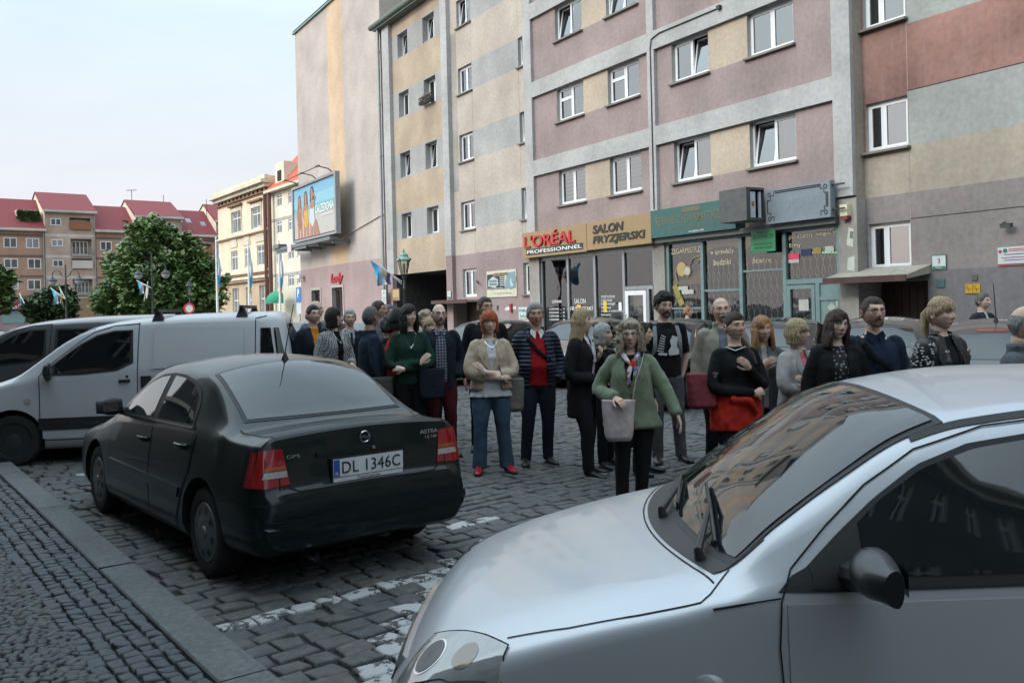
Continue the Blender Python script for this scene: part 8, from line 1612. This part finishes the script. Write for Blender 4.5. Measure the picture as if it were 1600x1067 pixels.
def puffer():
 m = cloth('navy quilted shell', (.018, .024, .04), rough=.5); m2 = m.copy(); m2.name = 'navy quilted shell stitched'; n = m2.node_tree.nodes; l = m2.node_tree.links; t = n.new('ShaderNodeTexCoord'); w = n.new('ShaderNodeTexWave'); w.wave_type = 'BANDS'; w.bands_direction = 'Z'; w.inputs['Scale'].default_value = 7; w.inputs['Distortion'].default_value = 1.2; l.new(t.outputs['Object'], w.inputs['Vector']); b = n.new('ShaderNodeBump'); b.inputs['Strength'].default_value = .6; b.inputs['Distance'].default_value = .02; l.new(w.outputs['Fac'], b.inputs['Height']); l.new(b.outputs[0], n['Principled BSDF'].inputs['Normal']); return m2
PUFF = puffer()
def pattern(name, kind, c1, c2, scale, c3=None):
 m = bpy.data.materials.new(name); m.use_nodes = True; n = m.node_tree.nodes; l = m.node_tree.links; p = n['Principled BSDF']; p.inputs['Roughness'].default_value = .9; t = n.new('ShaderNodeTexCoord'); x = n.new('ShaderNodeMix'); x.data_type = 'RGBA'; x.inputs[6].default_value = (*c1, 1); x.inputs[7].default_value = (*c2, 1)
 mp = n.new('ShaderNodeMapping'); mp.inputs['Rotation'].default_value = (.0, .0, .0) if kind != 'hound' else (.6, .7, .3); l.new(t.outputs['Object'], mp.inputs['Vector'])
 if kind in ('hound',): c = n.new('ShaderNodeTexChecker'); c.inputs['Scale'].default_value = scale; l.new(mp.outputs[0], c.inputs['Vector']); l.new(c.outputs['Fac'], x.inputs[0])
 elif kind == 'plaid':
  fs = []
  for ax in ('X', 'Z'):
   w = n.new('ShaderNodeTexWave'); w.bands_direction = ax; w.inputs['Scale'].default_value = scale; l.new(mp.outputs[0], w.inputs['Vector']); r = n.new('ShaderNodeMath'); r.operation = 'GREATER_THAN'; r.inputs[1].default_value = .86; l.new(w.outputs['Fac'], r.inputs[0]); fs.append(r)
  a = n.new('ShaderNodeMath'); a.operation = 'MAXIMUM'; l.new(fs[0].outputs[0], a.inputs[0]); l.new(fs[1].outputs[0], a.inputs[1]); l.new(a.outputs[0], x.inputs[0])
 elif kind == 'dots': v = n.new('ShaderNodeTexVoronoi'); v.inputs['Scale'].default_value = scale; l.new(mp.outputs[0], v.inputs['Vector']); r = n.new('ShaderNodeMath'); r.operation = 'LESS_THAN'; r.inputs[1].default_value = .33; l.new(v.outputs['Distance'], r.inputs[0]); l.new(r.outputs[0], x.inputs[0])
 elif kind == 'patch':
  v = n.new('ShaderNodeTexVoronoi'); v.inputs['Scale'].default_value = scale; l.new(mp.outputs[0], v.inputs['Vector']); r = n.new('ShaderNodeValToRGB'); r.color_ramp.interpolation = 'CONSTANT'; s = n.new('ShaderNodeSeparateColor'); l.new(v.outputs['Color'], s.inputs[0]); l.new(s.outputs[0], r.inputs[0]); e = r.color_ramp.elements; e[0].color = (.5, .5, .55, 1); e[1].position = .3; e[1].color = (.02, .02, .05, 1)
  for q, cc in ((.5, (.55, .12, .02)), (.62, (.5, .03, .03)), (.72, (.62, .62, .66)), (.88, (.25, .2, .45))): e.new(q).color = (*cc, 1)
  l.new(r.outputs[0], p.inputs['Base Color']); return m
 l.new(x.outputs[2], p.inputs['Base Color']); return m
HOUND = pattern('black and white houndstooth', 'hound', (.012, .012, .013), (.42, .42, .41), 62); PLAID = pattern('dark check shirt', 'plaid', (.014, .018, .03), (.25, .27, .32), 9); DOTS = pattern('black flower print', 'dots', (.012, .012, .013), (.22, .22, .23), 34); SCARFP = pattern('bright patchwork scarf', 'patch', (0, 0, 0), (1, 1, 1), 22)
def necklace(c, m=CHROME, drop=.11):
 g = MB(); S, zs, dep = c['S'], c['zs'], c['dep']; P = []
 for i in range(11):
  t = -1 + i / 5; P.append(Vector((t * .07 * S, -dep * .62 - .035 - .05 * (1 - t * t), zs + .02 - drop * (1 - t * t))))
 g.tube(P, .0025, 4); g.lathe([(0, -.02), (.012, -.01), (.014, 0), (0, .012)], tuple(P[5] + Vector((0, -.006, -.015))), 'z', 8); g.build('necklace', m, c['R'], True)
def vee(c, m, w=.055, depth=.2, name='shirt_front', y=.03):
 """visible collar and shirt in the opening under the chin"""
 g = MB(); S, zs, dep = c['S'], c['zs'], c['dep']
 for s in (1, -1): g.add([(s * .012, -.075 * S - .01, zs + .035), (s * .06 * S, -.05 * S, zs + .065), (s * .075 * S, -.06 * S - .02, zs + .02), (s * .03, -dep - .02, zs - .045)], [(0, 1, 2, 3)])
 o = g.build(name, m, c['R']); return o
def lapels(c, m, zlow, w=.085, both=(1, -1), y=.040, collar=True):
 g = MB(); S, zs, dep, k = c['S'], c['zs'], c['dep'], c['k']
 for s in both:
  P = [(s * .055 * S, -.055 * S, zs + .055), (s * (.10 * k), -.085 * k, zs + .012), (s * (w + .045), -dep - y * .75, zs - .11 * k), (s * w * 1.15, -dep - y, zs - .17 * k), (s * .02, -dep - y - .012, zlow)]
  Q = [(s * .035 * S, -.075 * S, zs + .03), (s * .05, -dep * .8 - y * .6, zs - .05), (s * .045, -dep - y, zs - .12 * k), (s * .035, -dep - y - .004, zs - .18 * k), (s * .004, -dep - y - .012, zlow)]
  g.grid([P, Q])
  if collar: g.grid([[(s * .005, .075 * S, zs + .045), (s * .075 * S, .03 * S, zs + .055), (s * .075 * S, -.04 * S, zs + .06)], [(s * .005, .08 * S, zs + .085), (s * .07 * S, .03 * S, zs + .095), (s * .055 * S, -.05 * S, zs + .075)]])
 me = g.mesh('lapels'); bm = bmesh.new(); bm.from_mesh(me); bmesh.ops.recalc_face_normals(bm, faces=bm.faces); bmesh.ops.solidify(bm, geom=bm.faces[:], thickness=.010); bm.to_mesh(me); bm.free(); return finish('lapels', me, m, c['R'], True, 50)
def buttons(c, m, zs_list, x=0.0, y=.045, r=.013):
 for z in zs_list: g = MB(); yy = -c['dep'] - y; g.lathe([(0, -.006), (r, -.005), (r, .004), (0, .006)], (x, yy, z), 'y', 10); g.build('button', m, c['R'])
def back_straps(c, m, w=.022):
 for s in (1, -1):
  d = c['dep']; g = MB(); g.tube([(s * .115, d * .9, c['zs'] - .12), (s * .12, .04, c['zs'] + .005), (s * .125, -.05, c['zs'] - .0), (s * .135, -d - .02, c['zs'] - .12), (s * .14, -d - .02, c['zs'] - .24), (s * .16, -d * .5, c['zs'] - .36)], [(w, .006)] * 6, 6, flat=(1, 0, .0)); g.build('strap', m, c['R'], True)
person('woman with tied back dark hair, orange top and dark coat', 488, 477, 11.8, 25, tone='mid', female=True, hair='dark', style='back', top=ORANGE, jacket=NAVYC, jopen=(.05, .05, 0), hem=.40, legs=BLKC, shoes=BLKL_, look=5, build=1.05)
person('grey balding man behind the woman in the orange top', 492, 470, 13.0, 40, tone='mid', hair='dgrey', style='fringe_ring', top=DGREYC, jacket=GREYJK, jopen=(.03, .03, 0), hem=.46, legs=BLKC, shoes=BLKL_, look=20)
person('woman with dark bob, glasses and houndstooth wrap', 520, 481, 11.4, 35, tone='fair', female=True, hair='dark', style='bob', glass='dark', top=BLKC, jacket=HOUND, jopen=(.045, .05, 0), hem=.36, legs=BLKC, shoes=BLKL_, look=40, armL='hold', extra=necklace)
person('white haired man in dark suit with pale blue shirt and tie', 546, 484, 13.2, 10, tone='mid', hair='white', style='short', top=cloth('pale blue shirt', (.33, .37, .43)), jacket=NAVYC, jopen=(.06, .0, .6), hem=.45, legs=NAVYC, shoes=BLKL_, extra=lambda c: (lambda g: (g.tube([(0, -c['dep'] - .035, c['zs'] + .01), (0, -c['dep'] - .05, c['zs'] - .2)], [(.014, .006), (.03, .006)], 6), g.build('tie', DGREYC, c['R'])))(MB()))
R = person('grey haired man in navy jacket seen from behind', 577, 479, 10.6, 105, H=1.75, tone='tan', hair='dgrey', style='crop', top=NAVYC, jacket=cloth('deep blue jacket', (.012, .022, .036)), hem=.47, legs=DJEANS, shoes=BLKL_, look=35, armL='hold', armR='down', build=1.15, collar=.04)
person('tall man with brown hair looking right behind the grey haired man', 590, 470, 12.6, 50, tone='tan', hair='brown', style='crop', top=DGREYC, jacket=GREYJK, jopen=(.03, .03, 0), hem=.45, legs=BLKC, shoes=BLKL_, look=20)
person('man with short dark grey hair between two taller neighbours', 609, 476, 13.2, 25, tone='tan', hair='dgrey', style='crop', top=cloth('dusk blue shirt', (.06, .09, .15)), jacket=DGREYC, jopen=(.04, .04, 0), hem=.46, legs=BLKC, shoes=BLKL_, look=10)
person('woman with curly grey hair turned away', 606, 494, 11.0, 150, tone='fair', female=True, hair='dgrey', style='curlyshort', top=DGREYC, jacket=DGREYC, hem=.42, legs=BLKC, shoes=BLKL_, look=10, collar=.03)
R = person('woman with black hair in bright red jacket facing away to the right', 620, 483, 10.9, 120, tone='mid', female=True, hair='dark', style='bob', top=REDC, jacket=REDJ, hem=.42, legs=BLKC, shoes=BLKL_, look=15, armL='hold', build=1.05)
R = person('woman with long black hair and dark green jumper, one hand on her arm', 638, 477, 10.4, 8, tone='fair', female=True, hair='dark', style='longbob', top=DGREEN, legs=BLKC, shoes=BLKL_, hem=.49, armR='cross', armL='crossb', look=18, extra=lambda c: necklace(c, CHROME, .16), build=1.08)
bag('shoulder_bag', 'big dark padded bag on the arm of the woman in green', R, (.23, -.14, .88), .34, .36, .16, NAVYC, [(.20, -.1, 1.04), (.215, -.05, 1.2), (.17, .0, 1.36)], BLKC)
bag('shoulder_bag', 'dark olive handbag hanging behind the woman in green', R, (-.33, -.04, .82), .30, .32, .14, mat('olive black leather', (.03, .03, .024), .5, var=.2), [(-.31, 0, .98), (-.26, .02, 1.2), (-.16, .02, 1.38)], BLKC)
person('woman with short pale blond hair behind the bald man', 664, 487, 12.4, 5, tone='fair', female=True, hair='ash', style='tousled', top=DGREYC, jacket=DGREYC, hem=.42, legs=BLKC, shoes=BLKL_, look=10)
person('small fair haired woman half hidden by bald man', 671, 497, 12.0, 15, tone='fair', female=True, hair='blond', style='fringeshort', top=KHAKI, jacket=DGREYC, jopen=(.03, .03, 0), hem=.42, legs=BLKC, shoes=BLKL_)
person('bald bearded man with glasses, check shirt and dark red trousers', 685, 475, 10.7, 10, tone='fair', hair='brown', style='bald', glass='dark', beard='br', top=PLAID, jacket=NAVYC, jopen=(.055, .085, 0), hem=.44, legs=MAROON, shoes=BLKL_, armL='pocket', armR='back', look=5, stance=(.01, 0), legw=1.05, extra=lambda c: vee(c, PLAID))
person('tall man in a long black coat behind the ginger haired woman', 757, 464, 11.05, 5, tone='tan', hair='brown', style='crop', top=BLKC, jacket=BLKC, jopen=(.03, .03, 0), hem=.40, legs=BLKC, shoes=BLKL_, look=28, stance=(.07, 0), build=1.1, legw=.95)
def ging(c):
 necklace(c, CHROME, .06); lapels(c, BEIGEL, c['zw'] + .02, .10)
 for s, A in ((1, c['AL']), (-1, c['AR'])):
  if s > 0: g = MB(); w = A[2] - (A[2] - A[1]).normalized() * .0; dv = (A[2] - A[1]).normalized(); g.tube([w - dv * .012, w + dv * .012], .034, 12); g.build('wrist_watch', WHITEC, c['R'], True)
flare_of['ginger woman in a cropped beige jacket, jeans and red shoes'] = .02
R = person('ginger woman in a cropped beige jacket, jeans and red shoes', 764, 487, 9.5, 8, tone='fair', female=True, hair='ginger', style='fringebob', glass='metal', top=None, jacket=BEIGEL, jopen=(.05, .10, 0), hem=.525, legs=JEANS, shoes=(mat('red shoe leather', (.30, .012, .02), .35), RUBBER), armL='cross', armR='crossb', look=-2, stance=(.05, .0), build=1.12, flare=.022, legw=1.02, heels=.02, extra=lambda c: (c['garment']('blouse', WHITEC, .020, .475 * c['H'], False, .007, 1.02, flare_=.035), ging(c)))
bag('shoulder_bag', 'taupe handbag under the arm of the ginger woman', R, (.24, .10, .80), .30, .36, .15, TAUPE, [(.22, .09, .97), (.20, .05, 1.2), (.15, .02, 1.42)], TAUPE)
def cross_strap(c, a=1):
 d = c['dep']; g = MB(); g.tube([(-a * .13, .03, c['zs'] + .01), (-a * .11, -d * .7 - .05, c['zs'] - .04), (-a * .02, -d - .062, c['zc'] - .02), (a * .12, -d - .05, c['zw'] + .04), (a * .19, -d * .5 - .02, c['zw'] - .06)], [(.022, .006)] * 5, 6, flat=(a * .6, 0, .8)); g.build('strap', BLKC, c['R'], True); vee(c, WHITEC)
person('grey haired man in red jumper and navy quilted jacket, hands in pockets', 836, 474, 10.0, 10, tone='tan', hair='grey', style='short', top=REDC, jacket=PUFF, jopen=(.07, .105, 0), hem=.485, legs=DJEANS, shoes=BLKL_, armL='pocket', armR='pocket', look=-4, build=1.12, belly=.03, stance=(.02, .06), collar=.04, extra=lambda c: cross_strap(c, 1))
def lb(c):
 vee(c, WHITEC); g = MB(); g.tube([(0, -c['dep'] - .028, c['zs'] - .01), (.0, -c['dep'] - .05, c['zc'] - .06)], [(.03, .01), (.045, .012)], 8); g.build('blouse_front', WHITEC, c['R'], True)
person('woman with very long straight blond hair in a long black coat', 907, 483, 9.2, 62, tone='fair', female=True, hair='sand', style='long', top=WHITEC, jacket=BLKC, jopen=(.04, .05, 0), hem=.36, legs=BLKC, shoes=(BLKL_, WSOLE), armL='chest', armR='waist', look=12, stance=(.02, .08), legw=1.02, extra=lb)
person('older woman with white bobbed hair behind the blond woman', 940, 506, 9.75, 40, tone='mid', female=True, hair='white', style='bob', top=BLKC, jacket=BLKC, hem=.42, legs=BLKC, shoes=BLKL_, look=25, armR='chest', stance=(.02, .1))
def green(c):
 g = MB(); g.tube([(.012, -c['dep'] - .062 - .01 * i, c['zw'] - i * .1) for i in range(4)], [(.004, .003)] * 4, 4); g.build('front_seam', DGREEN, c['R'], True)
 lapels(c, GREENW, c['zw'] + .0, .10); buttons(c, mat('horn button', (.2, .17, .1), .4), [c['zw'] - .02, c['zw'] - .13, c['zw'] - .24], .03, .062, .015)
 g = MB(); S, zs, d = c['S'], c['zs'], c['dep']; g.tube([(.0, .075 * S, zs + .05), (.075 * S, .02, zs + .05), (.07 * S, -.06, zs + .03), (.01, -d - .03, zs - .06), (-.06 * S, -.07, zs + .03), (-.075 * S, .02, zs + .05), (0, .075 * S, zs + .05)], [(.022, .03)] * 7, 8); g.tube([(.02, -d - .03, zs - .03), (-.02, -d - .052, zs - .14), (-.01, -d - .055, zs - .22)], [(.03, .016), (.042, .016), (.03, .01)], 8); g.tube([(.03, -d - .03, zs + .0), (.055, -d - .05, zs - .08), (.04, -d - .05, zs - .14)], [(.022, .014), (.03, .014), (.02, .01)], 8); g.build('scarf', SCARFP, c['R'], True)
flare_of['curly haired woman striding in a sage green wool coat'] = .05
R = person('curly haired woman striding in a sage green wool coat', 984, 503, 7.75, -4, tone='mid', female=True, hair='ash', style='curly', glass='metal', top=BLKC, jacket=GREENW, jopen=(.075, .0, .66), hem=.435, legs=BLKC, shoes=BLKL_, armR='bag', armL='out', look=3, build=1.2, stance=(.0, .12), extra=green)
bag('shoulder_bag', 'pale pink handbag held by the woman in the green coat', R, (-.10, -.225, .77), .28, .35, .11, PALEBAG, [(.02, -.235, .93), (.05, -.215, 1.1), (.10, -.15, 1.24), (.12, -.02, 1.34)], PALEBAG, droop=-.1)
person('woman in profile with dark hair behind the green coat', 1001, 504, 9.2, 70, tone='mid', female=True, hair='dark', style='back', top=BLKC, jacket=BLKC, hem=.44, legs=BLKC, shoes=BLKL_, look=20)
def shoe_print(c):
 """white print of a laced boot on the T-shirt"""
 d = c['dep']; g = MB(); z0 = c['zc'] - .16; y = -d - .052
 def pl(pts): g.poly([(x, y + abs(x) * .18, z0 + z) for x, z in pts])
 pl([(.01, .0), (.12, .01), (.125, .05), (.10, .10), (.115, .2), (.05, .22), (.02, .16), (.035, .1), (.0, .05)]); pl([(-.11, .01), (-.02, 0), (-.01, .025), (-.1, .035)])
 for i in range(7): pl([(-.12 + i * .008, .05 + i * .028), (-.05 + i * .004, .04 + i * .026), (-.05 + i * .004, .05 + i * .026), (-.12 + i * .008, .064 + i * .028)])
 g.build('shirt_print', WHITEC, c['R']); back_straps(c, mat('grey webbing', (.2, .22, .23), .9))
R = person('tall dark haired man in black printed T-shirt with a grey backpack', 1037, 459, 9.95, 12, tone='mid', hair='dark', style='tousled', beard='b', top=BLKC, sleeves=.42, legs=GREYJ, shoes=BLKL_, hem=.50, armL='back', armR='down', look=8, nod=8, stance=(.03, .04), extra=shoe_print)
c = world_of(R, (0, .2, 1.2)); o = empty('backpack', c, R.rotation_euler.z, 'grey backpack on the back of the tall man in black', 'backpack'); g = MB(); ring_loft(g, [(0, 0, -.22, .13, .07, 3), (0, 0, -.1, .16, .09, 3), (0, 0, .12, .15, .08, 3), (0, 0, .22, .1, .05, 3)], 16); finish('pack', remeshed(g, .014, 2, .004, 9), mat('grey pack cloth', (.12, .13, .14), .9), o, True)
person('fair haired boy in navy jacket passing the shop window', 1074, 479, 20.5, 70, tone='fair', hair='red', style='short', top=NAVYC, jacket=NAVYC, hem=.47, legs=DJEANS, shoes=BLKL_, look=10, female=True)
person('bald man with white moustache and beige canvas jacket', 1126, 465, 9.1, 5, tone='mid', hair='white', style='fringe_ring', beard='mw', top=cloth('grey blue check', (.13, .15, .18)), jacket=KHAKI, jopen=(.045, .03, 0), hem=.43, legs=BLKC, shoes=BLKL_, look=4, build=1.15, collar=.05, armL='hold')
def waist_jacket(c):
 g = MB(); ring_loft(g, [(0, 0, .40 * c['H'], c['hipw'] + .055, c['dep'] + .06), (0, 0, .5 * c['H'], c['hipw'] + .05, c['dep'] + .05), (0, 0, c['zw'] - .06, c['hipw'] + .02, c['dep'] + .035)], 20); g.tube([(-.1, -c['dep'] - .03, c['zw'] - .09), (.05, -c['dep'] - .07, c['zw'] - .1), (.12, -c['dep'] - .06, c['zw'] - .22)], [.03, .035, .025], 8); finish('tied_jacket', remeshed(g, .016, 2, .014, 9), REDJ, c['R'], True)
R = person('woman with brown ponytail, black jumper and red jacket tied round her', 1147, 488, 7.6, 20, tone='mid', female=True, hair='chest', style='pony', top=BLKC, legs=BLKC, shoes=BLKL_, hem=.52, armR='crossb', armL='chest', look=8, build=1.15, extra=lambda c: (waist_jacket(c), (lambda g: (g.tube([(-.09, -.03, c['zs'] + .03), (-.03, -.085, c['zs'] + .0), (.06, -.08, c['zs'] + .03)], [(.012, .006)] * 3, 6), g.build('shirt_collar', WHITEC, c['R'])))(MB())))
bag('shoulder_bag', 'dark red cloth bag on the arm of the woman in the black jumper', R, (-.30, -.02, 1.00), .30, .30, .16, DREDBAG, [(-.22, -.1, 1.12), (-.2, -.12, 1.15), (-.28, -.02, 1.15)], TAUPE)
person('woman with copper blond hair and grey zip jacket', 1190, 495, 8.2, 10, tone='mid', female=True, hair='red', style='longbob', top=LGREY, jacket=GREYJK, jopen=(.03, .03, 0), hem=.45, legs=DJEANS, shoes=BLKL_, look=5, tilt=-3, armR='chest', build=1.1)
person('woman with blond bob and glasses in a pale blazer over a coral top', 1243, 500, 7.9, 45, tone='fair', female=True, hair='blond', style='fringebob', glass='brown', top=PINKT, jacket=LGREY, jopen=(.05, .05, 0), hem=.46, legs=DJEANS, shoes=BLKL_, armL='cross', armR='crossb', look=22, build=1.1, extra=lambda c: lapels(c, LGREY, c['zw'] + .05, .08, collar=False))
person('smiling dark haired woman with glasses in black cardigan and print blouse', 1306, 486, 7.4, 12, tone='fair', female=True, hair='chest', style='longbob', glass='metal', top=DOTS, jacket=BLKC, jopen=(.05, .06, 0), hem=.45, legs=BLKC, shoes=BLKL_, look=14, tilt=4, build=1.18)
person('man with dark framed glasses and dark blue shirt with a cross strap', 1363, 464, 7.5, 12, tone='mid', hair='brown', style='crop', glass='dark', beard='br', top=BLUES, legs=DJEANS, shoes=BLKL_, hem=.47, look=12, build=1.25, extra=lambda c: (cross_strap(c, 1), vee(c, BLUES)))
def studs(c):
 lapels(c, LEATH, c['zw'] + .05, .11); g = MB(); r = random.Random(4); A = c['AR'][0]
 for i in range(90):
  a = r.uniform(-2.6, .3); z = r.uniform(-.14, .03); rad = .068 * c['k'] + .018; p = Vector((A.x - .02 + rad * math.cos(a) * -1 * (1 if True else 1), rad * math.sin(a), A.z + z)); g.lathe([(0, .006), (.007, .003), (.008, -.004), (0, -.006)], tuple(p), 'z', 6)
 g.build('studs', WHITEC, c['R'])
 for s in (1, -1): q = MB(); q.lathe([(0, -.006), (.016, -.004), (.016, .004), (0, .006)], (s * .10, -c['dep'] - .06, c['zs'] - .07), 'y', 10); q.build('button', CHROME, c['R'])
person('blond woman with fringe and ponytail in a studded black leather jacket', 1468, 466, 6.85, 42, tone='fair', female=True, hair='blond', style='ponyback', top=BLKC, jacket=LEATH, jopen=(.05, .06, 0), hem=.5, legs=BLKC, shoes=BLKL_, look=8, build=1.1, extra=studs)
person('shaven headed man in blue grey jacket at the right edge', 1597, 478, 5.9, 65, tone='mid', hair='grey', style='bald', top=WHITEC, jacket=GREYJK, jopen=(.05, .05, 0), hem=.47, legs=DJEANS, shoes=BLKL_, look=38, nod=14, build=1.15, collar=.05)
person('grey haired man in navy suit walking past the grey wall', 1534, 458, 13.9, 50, tone='mid', hair='dgrey', style='short', top=WHITEC, jacket=SUITN, jopen=(.04, .0, .6), hem=.45, legs=SUITN, shoes=BLKL_, look=10)
